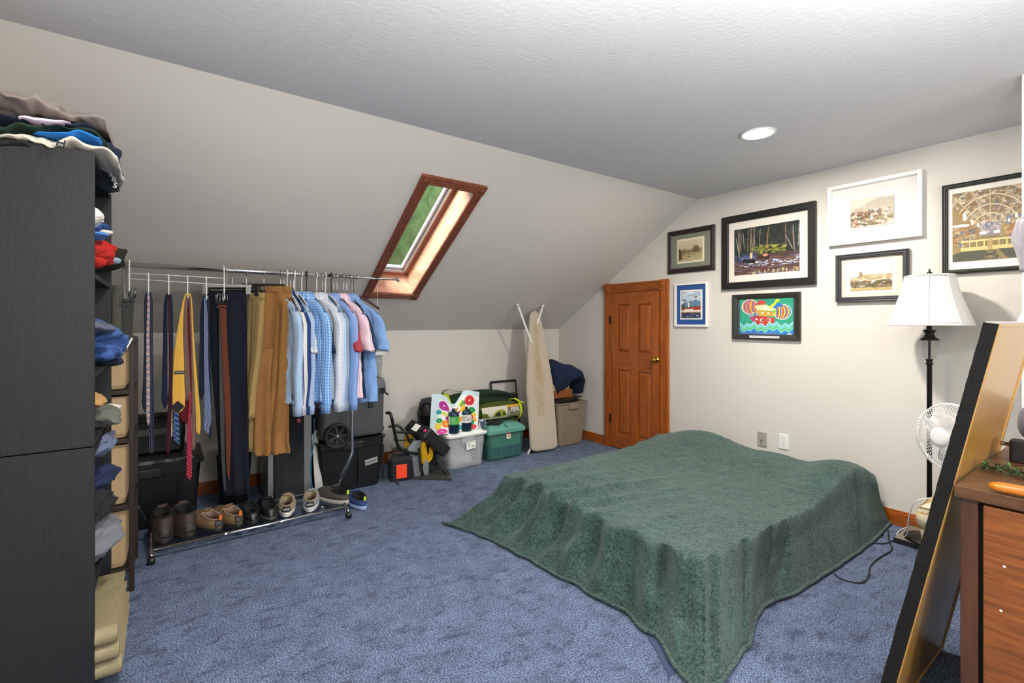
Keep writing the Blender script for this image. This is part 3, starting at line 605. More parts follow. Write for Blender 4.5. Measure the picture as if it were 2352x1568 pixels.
def art_hall():
    a = Art(180, 150, '#8f7d5c')   # a plain vaulted hall: coffered ceiling, side walls with windows, screen, patterned floor
    cx, cy = .45, .62
    a.blobs(420,0,0,1,.5,.03,.02,['#b7a684','#7c6447','#cbb999','#8d5f44','#a39a86','#6c7077','#e0d4b8'],.75,1)
    for k in (1.5,1.2,.95,.72,.52,.36,.24):
        a.ring(cx,.66,.5*k,.62*k,.03/k if k > .6 else .06,'#d2c3a0')
    for k in range(9): an = math.pi*(k+.5)/9; a.line(cx-.08*math.cos(an),cy-.1*math.sin(an),cx-.7*math.cos(an),cy-.75*math.sin(an),.008,'#c9b994')
    a.poly([(0,.2),(cx-.12,.55),(cx-.12,.75),(0,.92)],'#9b8358'); a.poly([(1,.12),(cx+.12,.55),(cx+.12,.75),(1,.95)],'#a48a5e')
    a.blobs(120,0,.5,.28,.8,.03,.02,['#b89a66','#7a5f40','#c9b488','#5f6f83','#a06a44'],.6,2); a.blobs(140,.62,.4,1,.8,.035,.025,['#b89a66','#7a5f40','#c9b488','#4f77a8','#a06a44'],.6,3)
    for x, y, s in ((.15,.36,.05),(.24,.45,.035),(.31,.5,.025),(.66,.48,.025),(.74,.42,.035),(.86,.33,.05)): a.rect(x-s*.4,y-s,x+s*.4,y+s,'#f3eedc')
    a.rect(cx-.12,.48,cx+.12,.66,'#8a8390'); a.blobs(40,cx-.11,.48,cx+.11,.62,.02,.02,['#b3a6a0','#5f6f9a','#cfc4b8'],.7,4); a.rect(cx-.12,.6,cx-.04,.64,'#f4efe2'); a.rect(cx+.04,.6,cx+.11,.64,'#f4efe2')
    a.poly([(cx-.16,.68),(cx+.16,.68),(1,.88),(1,1),(0,1),(0,.9)],'#8b7b52'); a.poly([(0,.9),(.12,.86),(cx-.04,.84),(cx-.1,1),(0,1)],'#4f5142'); a.poly([(1,.9),(cx+.08,.84),(cx+.2,1),(1,1)],'#4f5142')
    for k in range(9): x = .12+k*.085; a.rect(x,.71,x+.012,.86,'#e0cb8d')
    a.rect(.1,.71,.88,.73,'#e0cb8d'); a.rect(.1,.81,.88,.86,'#d9c384'); a.rect(cx-.03,.72,cx+.03,.88,'#b39c62')
    for y, k in ((.9,.05),(.965,.07)):
        for q in (1,.7,.4): a.ring(cx,y,k*1.4*q,k*.7*q,.2,'#3b3c33')
    return a.grain(.07)
def picture(name, lab, px4, fw, fcol, mats, art, fd=.022, prof='flat', glass=True, matcol='#e9e4d8', artrect=None, extra=None, tilt=0):
    """px4: corners tl,tr,br,bl in the photograph, lying on the back wall"""
    P = [PY(px, py, YB) for px, py in px4]; x0 = (P[0].x+P[3].x)/2; x1 = (P[1].x+P[2].x)/2; zt = (P[0].z+P[1].z)/2; zb = (P[2].z+P[3].z)/2
    t = thing(name, lab, 'picture', ((x0+x1)/2, YB, zb)); fm = mat(*fcol); y1 = YB-.004; yf = YB-fd
    # mitred frame with a moulded profile: rings = frame cross-section swept round the rectangle
    sec = {'flat': [(0, y1), (0, yf), (.9, yf), (1, yf+.006), (1, y1)], 'moulded': [(0, y1), (0, yf+.006), (.12, yf+.001), (.3, yf+.004), (.38, yf), (.62, yf), (.7, yf+.006), (.85, yf+.006), (1, yf+.012), (1, y1)], 'cove': [(0, y1), (0, yf+.002), (.08, yf), (.5, yf+.003), (1, yf+.010), (1, y1)]}[prof]
    q = MB(); rings = []
    for (sx, sz) in ((x0, zt), (x1, zt), (x1, zb), (x0, zb)):
        dx = 1 if sx == x0 else -1; dz = -1 if sz == zt else 1; rings.append([V3((sx+dx*fw*k, y, sz+dz*fw*k)) for k, y in sec])
    rings.append([v.copy() for v in rings[0]]); q.loft(rings, cap=False); mk('picture_frame', q, fm, t)
    ym = YB-.009
    ix0, ix1, izt, izb = x0+fw*.93, x1-fw*.93, zt-fw*.93, zb+fw*.93
    mm = mat('mat_'+name+matcol.strip('#'), matcol, .85, 0, .05, 300)
    mk('mat_board', MB().box((ix0, ym, izb), (ix1, YB-.003, izt)), mm, t)
    W_, H_ = ix1-ix0, izt-izb; al, at, ar, ab = artrect
    for (k, inset, c) in mats:
        mk('inner_mat', MB().box((ix0+al*W_-inset, ym-.0012*k, izb+ab*H_-inset), (ix1-ar*W_+inset, ym, izt-at*H_+inset)), mat('inner_mat_'+c.strip('#'), c, .8), t)
    ax0, ax1, az0, az1 = ix0+al*W_, ix1-ar*W_, izb+ab*H_, izt-at*H_; ya = ym-.0045
    art_surface('print', lambda s, u: (ax0+(ax1-ax0)*s, ya, az1+(az0-az1)*u), art, t, CM)
    if extra: extra(t, x0, x1, zt, zb, yf)
    if glass: mk('glass', MB().box((ix0, ym-.0075, izb), (ix1, ym-.0065, izt)), GLASS, t)
    return t
BLKF = ('black_frame_lacquer', '#1d1d1b', .35, 0, .05, 100); CHARF = ('charcoal_frame', '#36383b', .35); BRNF = ('dark_brown_frame', '#2a1f1a', .4, 0, .1, 60); WHTF = ('white_frame', '#eeece8', .4); GRNF = ('black_green_frame', '#20251c', .3); BLKF2 = ('black_brown_frame', '#2b2a24', .45)
picture('sepia_river_print', 'small sepia river print in a dark brown frame with a grey green mat', [(1535,534),(1643,515),(1645,621),(1537,628)], .045, BRNF, [(1, .018, '#e6dcc0')], art_sepia(), prof='moulded', matcol='#7d8271', artrect=(.19,.2,.2,.2))
picture('forest_river_picture', 'large black framed picture of riders crossing a river below dark forest trees', [(1662,499),(1878,464),(1876,657),(1661,662)], .055, BLKF, [(1, .004, '#f4f1ea')], art_forest(), matcol='#e3ddd2', artrect=(.085,.13,.1,.12), fd=.028)
picture('palm_harbour_print', 'small white framed print of palms and red roofs with a bright blue mat', [(1551.6,653.5),(1626.5,645),(1628.5,750),(1552.7,749.6)], .018, WHTF, [(1, .014, '#f1ede2')], art_palm(), matcol='#1f4f95', artrect=(.17,.17,.17,.17))
def caption(t, x0, x1, zt, zb, yf):
    cx_ = (x0*.5+x1*.5); o = mk('caption_strip', MB().box((cx_-.115, yf-.0008, zb+.014), (cx_+.115, yf, zb+.030)), PAPER, t); text('lettering', 'ARK DRAWING IN PENCIL AND CRAYON', BLKTXT, o, (cx_, yf-.0012, zb+.022), (1,0,0), (0,0,1), .0095, .0002)
def caption(t, x0, x1, zt, zb, yf):
    cx_ = (x0*.5+x1*.5); o = mk('caption_strip', MB().box((cx_-.115, yf-.0008, zb+.014), (cx_+.115, yf, zb+.030)), PAPER, t); g = random.Random(3); q = MB(); x = cx_-.10
    while x < cx_+.10: w_ = g.uniform(.004, .012); q.box((x, yf-.0012, zb+.020), (x+w_, yf-.0008, zb+.0245)); x += w_+.0025
    mk('fine_print', q, mat('grey_ink', '#55544e', .7), o)
picture('boat_drawing', 'black framed bright crayon drawing of animals on a red boat over green zigzag waves', [(1684,677),(1840,670),(1842,783),(1686,777)], .042, BLKF2, [], art_boat(), prof='cove', matcol='#46515c', artrect=(.05,.0,.03,.0), extra=caption, fd=.026)
picture('garden_house_print', 'white framed small garden print in a very wide white mat, topmost beside the chapel picture', [(1903,433),(2119,391),(2123,543),(1907,566)], .024, WHTF, [(1, .002, '#d6d2c8')], art_garden(), matcol='#e6e5e1', artrect=(.235,.25,.26,.22), fd=.036)
picture('domed_town_print', 'charcoal framed pale print of a domed town, half hidden by the white lamp shade', [(1921,588),(2088,571),(2092,690),(1924,693)], .032, CHARF, [(1, .022, '#f0e7d2')], art_dome(), prof='moulded', matcol='#ead9c2', artrect=(.16,.15,.17,.17), fd=.034)
picture('vaulted_hall_print', 'black framed print of a painted vaulted hall cut off by the right edge', [(2167,428),(2424,384),(2420,620),(2165,628)], .026, GRNF, [(1, .003, '#d9d2c0')], art_hall(), prof='moulded', matcol='#e9e6de', artrect=(.055,.07,.055,.1), fd=.03)

# ================================================================== FLOOR LAMP, FAN, OTTOMAN, SLAB, CORDS
LX, LY = -.834, 3.605
SHADE = None
def shade_mat():
    m = mat('lamp_shade_cloth', '#e9e7e3', .85, 0, .12, 300, .04, 30); return m
def floor_lamp():
    t = thing('floor_lamp', 'white shaded floor lamp with bronze pole standing at the back wall', 'lamp', (LX, LY, .032))
    c = (LX, LY, 0)
    mk('lamp_base', MB().lathe([(.115, .032), (.118, .036), (.115, .044), (.095, .046), (.092, .052), (.07, .054), (.066, .062), (.03, .066), (.018, .08), (.001, .08)], c, 40), DKMETAL, t, smooth=True)
    mk('pole', MB().lathe([(.0125, .07), (.0125, 1.055), (.019, 1.06), (.0135, 1.072), (.017, 1.085), (.021, 1.09)], c, 20), DKMETAL, t, smooth=True)
    mk('glass_body', MB().lathe([(.020, 1.088), (.030, 1.10), (.040, 1.135), (.044, 1.17), (.043, 1.20)], c, 28, cap=False), glassmat('lamp_glass', '#f4f6f5', 1.35), t, smooth=True)
    mk('inner_rod', MB().lathe([(.006, 1.085), (.006, 1.21)], c, 12), DKMETAL, t)
    mk('turned_collar', MB().lathe([(.044, 1.198), (.045, 1.204), (.030, 1.215), (.021, 1.232), (.024, 1.245), (.032, 1.252), (.031, 1.257), (.013, 1.262), (.013, 1.32)], c, 28), DKMETAL, t, smooth=True)
    n = 8; q = MB(); rings = []
    for k in range(13):
        s = k/12; z = 1.287+s*.285; r = .195*(1-s)**1.25+.112*(1-(1-s)**1.25); r = .112+(.195-.112)*(1-s)**1.35; ring = []
        for i in range(n*6):
            an = 2*math.pi*i/(n*6)+.2; loc = ((i % 6)/6-.5); rr = r*(math.cos(math.pi/n)/math.cos(loc*2*math.pi/n))*.35+r*.65; ring.append(V3((LX+rr*math.cos(an), LY+rr*math.sin(an), z)))
        rings.append(ring)
    q.loft(rings, cap=False); sh = mk('lamp_shade', q, shade_mat(), t, smooth=True)
    m_ = sh.modifiers.new('t', 'SOLIDIFY'); m_.thickness = .002
    for i in range(n):
        pts = [r[i*6]+(r[i*6]-V3((LX, LY, r[0].z))).normalized()*.001 for r in rings]; mk('shade_rib', MB().tube(pts, .0028, 6), shade_mat(), sh, smooth=True)
    for rg, rad in ((rings[0], .004), (rings[-1], .0045)): mk('shade_binding', MB().tube(rg, rad, 8, close=True), shade_mat(), sh, smooth=True)
    mk('finial', MB().lathe([(.012, 1.575), (.014, 1.578), (.013, 1.592), (.005, 1.595), (.006, 1.602), (.004, 1.61), (.001, 1.612)], c, 16), DKMETAL, t, smooth=True)
    q = MB()
    for i in range(3): an = 2*math.pi*i/3; q.tube([(LX, LY, 1.572), (LX+.11*math.cos(an), LY+.11*math.sin(an), 1.57)], .0015, 6)
    q.tube([(LX, LY, 1.31), (LX, LY, 1.575)], .003, 6); mk('shade_spider', q, DKMETAL, t); return t
lamp1 = floor_lamp()
lamp2 = dup(lamp1, (-.30, 3.60, .0), label='second white shaded lamp, only a sliver showing at the right edge')
# flat metal slab under the lamp
q = MB(); q.box((-.975, 3.50, .001), (-.56, 3.79, .031)); t = thing('metal_slab', 'flat grey metal slab with black sides under the floor lamp base', 'slab', (-.77, 3.65, 0))
mk('slab_body', q, BLACKP, t, bev=.003); mk('slab_top', MB().box((-.972, 3.503, .031), (-.563, 3.787, .0319)), mat('slab_metal', '#8d887c', .4, .4), t)
# ottoman with printed cover
def ottoman():
    a = Art(110, 70, '#d9cdb4'); g = random.Random(5)
    for _ in range(16):
        x, y = g.random(), g.random(); r = g.uniform(.05,.13)
        for k, c in ((1,'#a8905c'),(.8,'#d9cdb4'),(.62,'#8f7848'),(.45,'#cbb88e')): a.ell(x,y,r*k,r*1.5*k,c,.8)
    a.blobs(9,0,0,1,1,.05,.06,['#c9a22e','#d9b83a'],.75,4); a.blobs(7,0,.1,1,1,.045,.07,['#9a5f3c','#b0764c'],.7,7)
    for k in range(9): x = k/9; a.line(x,.1,x+.12,.9,.006,'#8d7f5a',.7)
    return a
OX0, OX1, OY0, OY1 = -.802, -.45, 3.30, 3.545
t = thing('ottoman', 'low ottoman in a cream and tan floral print under the white fan', 'ottoman', ((OX0+OX1)/2, (OY0+OY1)/2, 0))
OC = mat('ottoman_cloth', '#c9b68c', .9, 0, .2, 120, .3, 14, col2='#a58f5e')
def osurf(z0, z1, bulge):
    def f(s, u):
        p = s*(OX1-OX0+2*(OY1-OY0)); z = z1+(z0-z1)*u; bl_ = bulge*math.sin(u*math.pi)
        if p < OY1-OY0: return V3((OX0-bl_, OY1-p, z))
        p -= OY1-OY0
        if p < OX1-OX0: return V3((OX0+p, OY0-bl_, z))
        p -= OX1-OX0; return V3((OX1+bl_, OY0+p, z))
    return f
art_surface('cushion_band', osurf(.19, .31, .018), ottoman(), t, CM); art_surface('skirt', osurf(.03, .19, -.006), ottoman(), t, CM)
def otop(s, u): x = OX0+(OX1-OX0)*s; y = OY0+(OY1-OY0)*u; e = min(1, 6*min(s, 1-s, u, 1-u)); return V3((x, y, .31+.028*math.sin(e*math.pi/2)))
art_surface('cushion_top', otop, ottoman(), t, CM)
q = MB(); q.tube([(OX0-.004, OY0-.004, .31), (OX1, OY0-.004, .31), (OX1, OY1, .31), (OX0-.004, OY1, .31)], .004, 6, close=True); mk('piping', q, OC, t)
q = MB(); q.box((OX0+.01, OY0+.01, .034), (OX1-.01, OY1-.01, .30)); mk('ottoman_body', q, OC, t)
for x in (OX0+.03, OX1-.03):
    for y in (OY0+.03, OY1-.03): mk('leg', MB().lathe([(.012, 0), (.017, .04)], (x, y, -0.0+ (.033 if y > 3.48 else 0)), 12), wood('leg_wood', '#5a3a22', '#3c2414', (5,5,1)), t)
# fan
fc = V3((-.700, 3.40, .688)); fn = V3((-.50, -.86, .05)).normalized(); fe = fn.orthogonal().normalized(); fe = V3((0,0,1)).cross(fn).normalized(); fu = fn.cross(fe).normalized()
FP = mat('fan_white_plastic', '#ecebe8', .35); FW = mat('fan_wire_white', '#f0efec', .35)
t = thing('desk_fan', 'white oscillating desk fan standing on the floral ottoman', 'fan', (-.69, 3.44, .339))
def fr(r, an, d): return fc+fn*d+(fe*math.cos(an)+fu*math.sin(an))*r
q = MB()
for i in range(66):
    an = 2*math.pi*i/66; q.tube(bez([fr(.045, an, .062), fr(.09, an+.05, .064), fr(.135, an+.12, .056), fr(.165, an+.18, .036), fr(.1765, an+.2, .006)], 3), .0013, 5)
q.tube([fr(.178, 2*math.pi*i/48, .004) for i in range(48)], .0045, 6, close=True); q.tube([fr(.125, 2*math.pi*i/48, .058) for i in range(48)], .0014, 5, close=True); mk('front_grille', q, FW, t)
q = MB()
for i in range(66):
    an = 2*math.pi*i/66; q.tube(bez([fr(.1765, an, -.004), fr(.170, an-.05, -.04), fr(.14, an-.12, -.068), (fr(.045, an-.18, -.075))], 3), .0013, 5)
q.tube([fr(.178, 2*math.pi*i/48, -.004) for i in range(48)], .0045, 6, close=True); q.tube([fr(.125, 2*math.pi*i/48, -.07) for i in range(48)], .0014, 5, close=True); mk('rear_grille', q, FW, t)
mk('hub_cap', MB().lathe([(.050, .058), (.052, .064), (.048, .070), (.030, .074), (.001, .075)], fc, 36, fn), FP, t, smooth=True)
BLD = mat('fan_blade_plastic', '#d9dbdb', .3)
mk('blade_hub', MB().lathe([(.03, -.02), (.032, .02), (.02, .032), (.001, .034)], fc, 24, fn), BLD, t, smooth=True)
for k in range(3):
    a0 = 2*math.pi*k/3+.5; rings = []
    for s in range(7):
        r = .028+.125*s/6; w_ = .35+.75*math.sin(math.pi*min(1, s/6*.8+.12)); an = a0+.12*s/6
        pa, pb = fr(r, an-w_*.5, .018), fr(r, an+w_*.5, -.018); mp_ = fr(r*1.02, an, .002); rings.append([pa, mp_+fn*.001, pb, mp_-fn*.001])
    mk('blade', MB().loft(rings), BLD, t, smooth=True)
mk('motor_housing', MB().lathe([(.046, -.075), (.052, -.085), (.050, -.13), (.03, -.155), (.001, -.16)], fc, 28, fn), FP, t, smooth=True)
bc = V3((-.690, 3.44, 0)); mk('fan_base', MB().lathe([(.085, .339), (.086, .347), (.078, .356), (.03, .364), (.022, .38), (.001, .38)], bc, 40), FP, t, smooth=True)
mk('fan_stand', MB().tube(bez([bc+V3((0,0,.37)), bc+V3((0,0,.46)), bc+V3((.012,.02,.56)), fc-fn*.11-fu*.03]), [.017]*25, 12), FP, t, smooth=True)
q = MB(); cp = [V3((-.75, 3.385, .352)), V3((-.80, 3.33, .345)), PY(2096, 1160, 3.35), PY(2084, 1210, 3.42), PY(2086, 1215, 3.48)+V3((0,0,-.01)), V3((-.935, 3.54, .036)), V3((-.985, 3.60, .012)), V3((-1.0, 3.70, .010)), V3((-.99, 3.79, .010))]; q.tube(bez(cp), .0032, 6); mk('power_cord', q, WHITEP, t, smooth=True)
q = MB(); cp = [PZ(2040, 1218, .006), PZ(2042, 1240, .006), PZ(2048, 1262, .006), PZ(2020, 1280, .006), PZ(1999, 1300, .006), PZ(1995, 1325, .006), PZ(1975, 1338, .006), PZ(1935, 1330, .006), PZ(1915, 1317, .006)]; q.tube(bez(cp), .0032, 6)
mk('extension_cord', q, BLKTXT, smooth=True, tag=('thin black cord snaking over the blue carpet right of the bed', 'cord'))
q = MB(); cp = [V3((-1.0, 3.66, .006)), V3((-.99, 3.60, .006)), V3((-1.04, 3.50, .006)), V3((-1.06, 3.40, .006))]; cp = [PZ(2030, 1228, .006), PZ(2000, 1228, .006), PZ(1990, 1240, .006), PZ(2025, 1248, .006), PZ(2055, 1240, .006)]; q.tube(bez(cp), .003, 6)
mk('looped_cord', q, BLKTXT, smooth=True, tag=('short black looped cord in the shadow between the bed and the metal slab', 'cord'))

# ================================================================== DRESSER, LEANING PANEL, THINGS ON THE DRESSER
WAL = wood('walnut_veneer_front', '#a9632a', '#5a3010', (.5, 4, 7), .42, 7, .12)
WALV = wood('walnut_post', '#5e3c25', '#42281a', (5, 5, .6), .45, 6, .15)
WALT = wood('walnut_top', '#6b4427', '#4b2e1a', (.7, 4, 4), .4, 5, .2)
DX0, DX1, DY0, DY1, DZ = -.398, .42, 1.985, 2.96, .80
t = thing('dresser', 'walnut brown wooden dresser in the right foreground', 'dresser', (.0, 2.45, 0))
mk('dresser_top', MB().box((DX0, DY0-.012, DZ-.036), (DX1, DY1, DZ)), WALT, t, bev=.002)
mk('corner_post', MB().box((DX0+.012, DY0, 0), (DX0+.052, DY0+.05, DZ-.036)), WALV, t, bev=.002)
mk('corner_post', MB().box((DX1-.052, DY0, 0), (DX1-.012, DY0+.05, DZ-.036)), WALV, t, bev=.002)
mk('carcass', MB().box((DX0+.014, DY0+.052, .03), (DX1-.014, DY1-.01, DZ-.037)), WALV, t)
mk('inner_shadow_gap', MB().box((DX0+.052, DY0+.03, .04), (DX1-.052, DY0+.051, DZ-.037)), BLKTXT, t)
for za, zb in ((.05, .755),):
    d = mk('cabinet_door', MB().box((DX0+.063, DY0-.001, za), (DX1-.063, DY0+.029, zb)), WAL, t, bev=.003)
    q = MB(); q.box((DX1-.11, DY0-.02, .36), (DX1-.095, DY0-.001, .50)); mk('door_pull', q, DKMETAL, d, bev=.003)
for px, py in ((2307, 1301), (2299, 1402)):
    p = PY(px, py, DY0-.001); mk('chipped_spot', MB().lathe([(.0035, 0), (.0028, .0006), (.001, .0008)], p, 12, (0,-1,0)), PAPER, t)
# leaning panel: near edge at the dresser corner, leaning over the dresser top
PN = thing('leaning_panel', 'tall glossy tan panel with worn black edges leaning against the dresser', 'panel', (-.58, 2.3, 0))
sl = .17; sb_ = .22; nx = V3((1, 0, -sl)).normalized(); up_ = V3((sl, sb_, 1)).normalized(); P0 = V3((DX0-.006-sl*DZ, 2.0-sb_*DZ, .006)); TH = .030; HL = 1.29/up_.z; WD = .68
def PP(y, h, d): return P0+V3((0, y, 0))+up_*h-nx*d
q = MB(); q.loft([[PP(.01, 0, .002), PP(WD-.01, 0, .002), PP(WD-.01, 0, TH-.002), PP(.01, 0, TH-.002)], [PP(.01, HL, .002), PP(WD-.01, HL, .002), PP(WD-.01, HL, TH-.002), PP(.01, HL, TH-.002)]]); mk('panel_core', q, fab('panel_back', '#2a2a2a'), PN)
TAN = mat('glossy_tan_face', '#b98a3c', .32, .25, .02, 40, .08, 3, coat=.25, stretch=(1,1,.3))
q = MB(); q.loft([[PP(.004, .004, 0), PP(WD-.004, .004, 0), PP(WD-.004, .004, .006), PP(.004, .004, .006)], [PP(.004, HL-.004, 0), PP(WD-.004, HL-.004, 0), PP(WD-.004, HL-.004, .006), PP(.004, HL-.004, .006)]]); mk('glossy_face', q, TAN, PN)
for y0, y1, h0, h1 in ((.0, .02, 0, HL), (WD-.03, WD, 0, HL), (.02, WD-.03, HL-.012, HL), (.02, WD-.03, 0, .02)):
    q = MB(); q.loft([[PP(y0, h0, -.004), PP(y1, h0, -.004), PP(y1, h0, .004), PP(y0, h0, .004)], [PP(y0, h1, -.004), PP(y1, h1, -.004), PP(y1, h1, .004), PP(y0, h1, .004)]]); mk('face_border', q, mat('tan_border', '#bd934c', .35, .2, coat=.2), PN, bev=.003)
q = MB(); rings = []; g = random.Random(2)
for k in range(61):
    h = HL*k/60; j = g.uniform(0, .0025); rings.append([PP(-.004, h, -.001), PP(.006, h, -.002), PP(.006, h, TH), PP(-.003+j, h, TH+.003+j)])
q.loft(rings); mk('black_edge', q, mat('worn_black_edging', '#100f0e', .7, 0, .12, 90, .3, 40, col2='#191815', spec=.2), PN)
q = MB(); q.loft([[PP(0, HL-.001, -.001), PP(0, HL+.004, -.001), PP(0, HL+.004, TH), PP(0, HL-.001, TH)], [PP(WD, HL-.001, -.001), PP(WD, HL+.004, -.001), PP(WD, HL+.004, TH), PP(WD, HL-.001, TH)]]); mk('top_edge', q, mat('top_edge_grey', '#a9a6a3', .5), PN)
# black box with metal tab
p = PZ(2318, 1058, DZ); t = thing('black_device', 'matte black rounded box with a small metal tab at the back of the dresser top', 'box', (p.x+.09, p.y+.02, DZ))
q = MB(); q.loft([rrect(p.x+.10, p.y+.02, .10, .035, z, .014) for z in (DZ+.001, DZ+.004, DZ+.070, DZ+.076)]); mk('box_body', q, mat('matte_black_rubber', '#222120', .75, 0, .1, 400), t, smooth=False, bev=.006)
mk('metal_tab', MB().box((p.x-.024, p.y+.006, DZ+.052), (p.x+.002, p.y+.012, DZ+.066)), mat('bronze_tab', '#6b5844', .35, .8), t, bev=.001)
mk('rivet', MB().lathe([(.004, 0), (.003, .002), (.001, .003)], (p.x-.018, p.y+.006, DZ+.059), 12, (0,-1,0)), STEEL, t)
# green artificial garland
p = PZ(2252, 1078, DZ); t = thing('green_garland', 'small bundle of dark green artificial sprigs lying on the dresser', 'artificial plant', (p.x+.08, p.y, DZ)); g = random.Random(9)
q = MB(); q2 = MB(); q3 = MB()
for i in range(620):
    s = g.random(); c = V3((p.x+.005+s*.24, p.y+.0+g.uniform(-.022, .022)-.02*s, DZ+.003+g.random()*.026)); d = V3((g.uniform(-1,1), g.uniform(-1,1), g.uniform(-.1,.9))).normalized(); d.z = max(d.z, 0); o_ = d.orthogonal().normalized()
    tgt = q if i % 11 else q2
    tgt.loft([[c-o_*.0012, c+V3((0,0,.001)), c+o_*.0012, c-V3((0,0,.0008))], [c+d*.005-o_*.0024, c+d*.005+V3((0,0,.001)), c+d*.005+o_*.0024, c+d*.005-V3((0,0,.0008))], [c+d*.011-o_*.0005, c+d*.011+V3((0,0,.0004)), c+d*.011+o_*.0005, c+d*.011-V3((0,0,.0004))]])
    if i % 9 == 0: q3.lathe([(.0015, 0), (.0035, .003), (.0025, .006), (.0012, .004)], c+V3((0,-.004,.006)), 8, (g.uniform(-.5,.5), -.8, .5))
o = mk('sprigs', q, mat('sprig_green', '#2a4424', .6), t, kind='stuff'); mk('bright_sprigs', q2, mat('sprig_bright_green', '#3fae3a', .5), t, kind='stuff'); mk('seed_pods', q3, mat('seed_pod', '#8a6a44', .6), t, kind='stuff')
mk('paper_tag', MB().obox((p.x+.14, p.y-.028, DZ+.024), (.03,-.004,-.004), (.003,.010,.002), (0,0,.0006)), mat('tan_tag', '#c9b48a', .7), t)
# orange wooden handle
p = PZ(2266, 1124, DZ); q = MB(); L = .26; rings = []
for k in range(41):
    s = k/40; f_ = math.sqrt(max(.02, 1-(1-min(1, s/.13))**2)); w_ = .021*f_*(1-.1*s); h_ = .0145*f_
    rings.append(sring((p.x+.003+L*s, p.y-.006+.02*math.sin(s*2.2)-.025*s, DZ+.017), (0, w_, 0), (0, 0, h_), 16, 2.6))
q.loft(rings); mk('orange_handle', q, wood('orange_lacquered_wood', '#e08a1c', '#b8610f', (.6,3,3), .22, 5, .6), smooth=True, tag=('glossy orange curved wooden handle at the front edge of the dresser top', 'handle'))
# grey cloth bag on the far end of the dresser
q = MB(); rings = []
for k in range(9): s = k/8; r = .10*math.sin(math.pi*(.1+.8*s))**.5; rings.append(sring((-.285, 2.88, DZ+.004+.165*s), (r, 0, 0), (0, r*.65, 0), 24, 2.3, .1, 5, s*2))
q.loft(rings); q.disp(.012, 14, 4); mk('grey_cloth_bag', q, fab('mauve_grey_cloth', '#6f6a72'), smooth=True, tag=('crumpled mauve grey cloth bag at the far end of the dresser behind the black box', 'bag'))
# satin garment hanging on the side of the partition
q = MB(); rings = []
pc = PY(2343, 560, 3.0)
for k in range(13):
    s = k/12; z = PY(2343, 500+125*s, 3.0).z; r = .012+.018*math.sin(math.pi*min(1, s*1.15+.08)); rings.append(sring((xs+.012, 3.015, z), (r*1.3, 0, 0), (0, .02, 0), 20, 2, .25, 4, s*5))
q.loft(rings); q.disp(.006, 30, 2)
t = thing('hanging_garment', 'pale grey satin garment hanging at the wall edge beside the vaulted hall print', 'garment', (xs+.012, 3.03, rings[-1][0].z))
mk('garment_cloth', q, mat('grey_satin', '#a19ca2', .4, 0, .1, 60), t, smooth=True); mk('hook', MB().tube([(xs+.012, 3.05, rings[0][0].z+.012), (xs+.012, 3.02, rings[0][0].z+.010), (xs+.012, 3.015, rings[0][0].z-.01)], .003, 6), STEEL, t)
# ================================================================== BLACK BOOKCASE WITH CLOTHES
OAK = mat('black_oak_veneer', '#17181a', .55, 0, .08, 30, .5, 6, stretch=(1, 9, .8), col2='#232427', vdist=4, spec=.35)
BX0, BX1, BF, BB, BT = -2.86, -2.18, -.19, YL+.004, 1.885
bk = thing('bookcase', 'tall black wood grain bookcase at the left edge stuffed with clothes', 'bookcase', ((BX0+BX1)/2, (BF+BB)/2, 0))
for z0, z1 in ((0, .872), (.876, BT)):
    for x in (BX1, BX0+.02): mk('side_panel', MB().box((x-.02, BB, z0), (x, BF, z1)), OAK, bk, bev=.0015)
mk('back_panel', MB().box((BX0+.02, BB+.001, .02), (BX1-.02, BB+.008, BT-.01)), OAK, bk)
for z in (.05, .375, .855, .885, 1.125, 1.475, BT-.001): mk('shelf', MB().box((BX0+.02, BB+.009, z-.018), (BX1-.02, BF-.003, z)), OAK, bk)
mk('plinth', MB().box((BX0+.02, BF-.02, 0), (BX1-.02, BF-.008, .032)), OAK, bk)
def layer(name, label, pts, m, X0=-2.165, X1=-2.85, amp=.012, e=2.6, seed=0, cat='clothing'):
    P = bez([V3((p[0], p[1], p[2])) for p in pts], 5); rings = []
    for k, (px, yt, yb) in enumerate(P):
        a, b_ = PX(px, yt, X0), PX(px, yb, X0); zt, zb = a.z, b_.z; y = max(a.y, YL+.03); hz = max((zt-zb)/2, .002); ed = min(1, (k+.35)/2.2, (len(P)-k-.65)/2.2)
        dk = max(0, min(1, (BT-(zt+zb)/2)/.04+(.5 if y > BF+.01 else 0))); X1_ = X1+(X0-.24-X1)*dk
        rings.append(sring(((X0+X1_)/2, y, (zt+zb)/2), (-(X0-X1_)/2*(.9+.1*ed), 0, 0), (0, 0, hz*ed), 60, e))
    q = MB(); q.loft(rings)
    for i, v in enumerate(q.v):
        v = v+V3((0, 0, (abs(noise.noise(V3((v.x*9, v.y*17+v.x*6, seed+11))))-.25)*amp*1.2))+V3(((abs(noise.noise(V3((v.y*9, v.z*60, seed+21))))-.3)*amp*1.2, 0, 0))
        q.v[i] = v+V3((noise.noise(V3((v.y*16, v.z*40, seed)))*amp, noise.noise(V3((v.x*7, v.z*30, seed+5)))*amp*.6, noise.noise(V3((v.x*8+v.y*14, v.y*22-v.x*5, seed+2)))*amp*.9))
        if q.v[i].z < BT+.003 and q.v[i].y < BF and q.v[i].x < BX1+.002: q.v[i].z = BT+.003+.001*(i % 3)
        if q.v[i].y < YL+.012: q.v[i].y = YL+.012
    return mk(name, q, m, smooth=True, tag=(label, cat, 'clothes piled on the bookcase'))
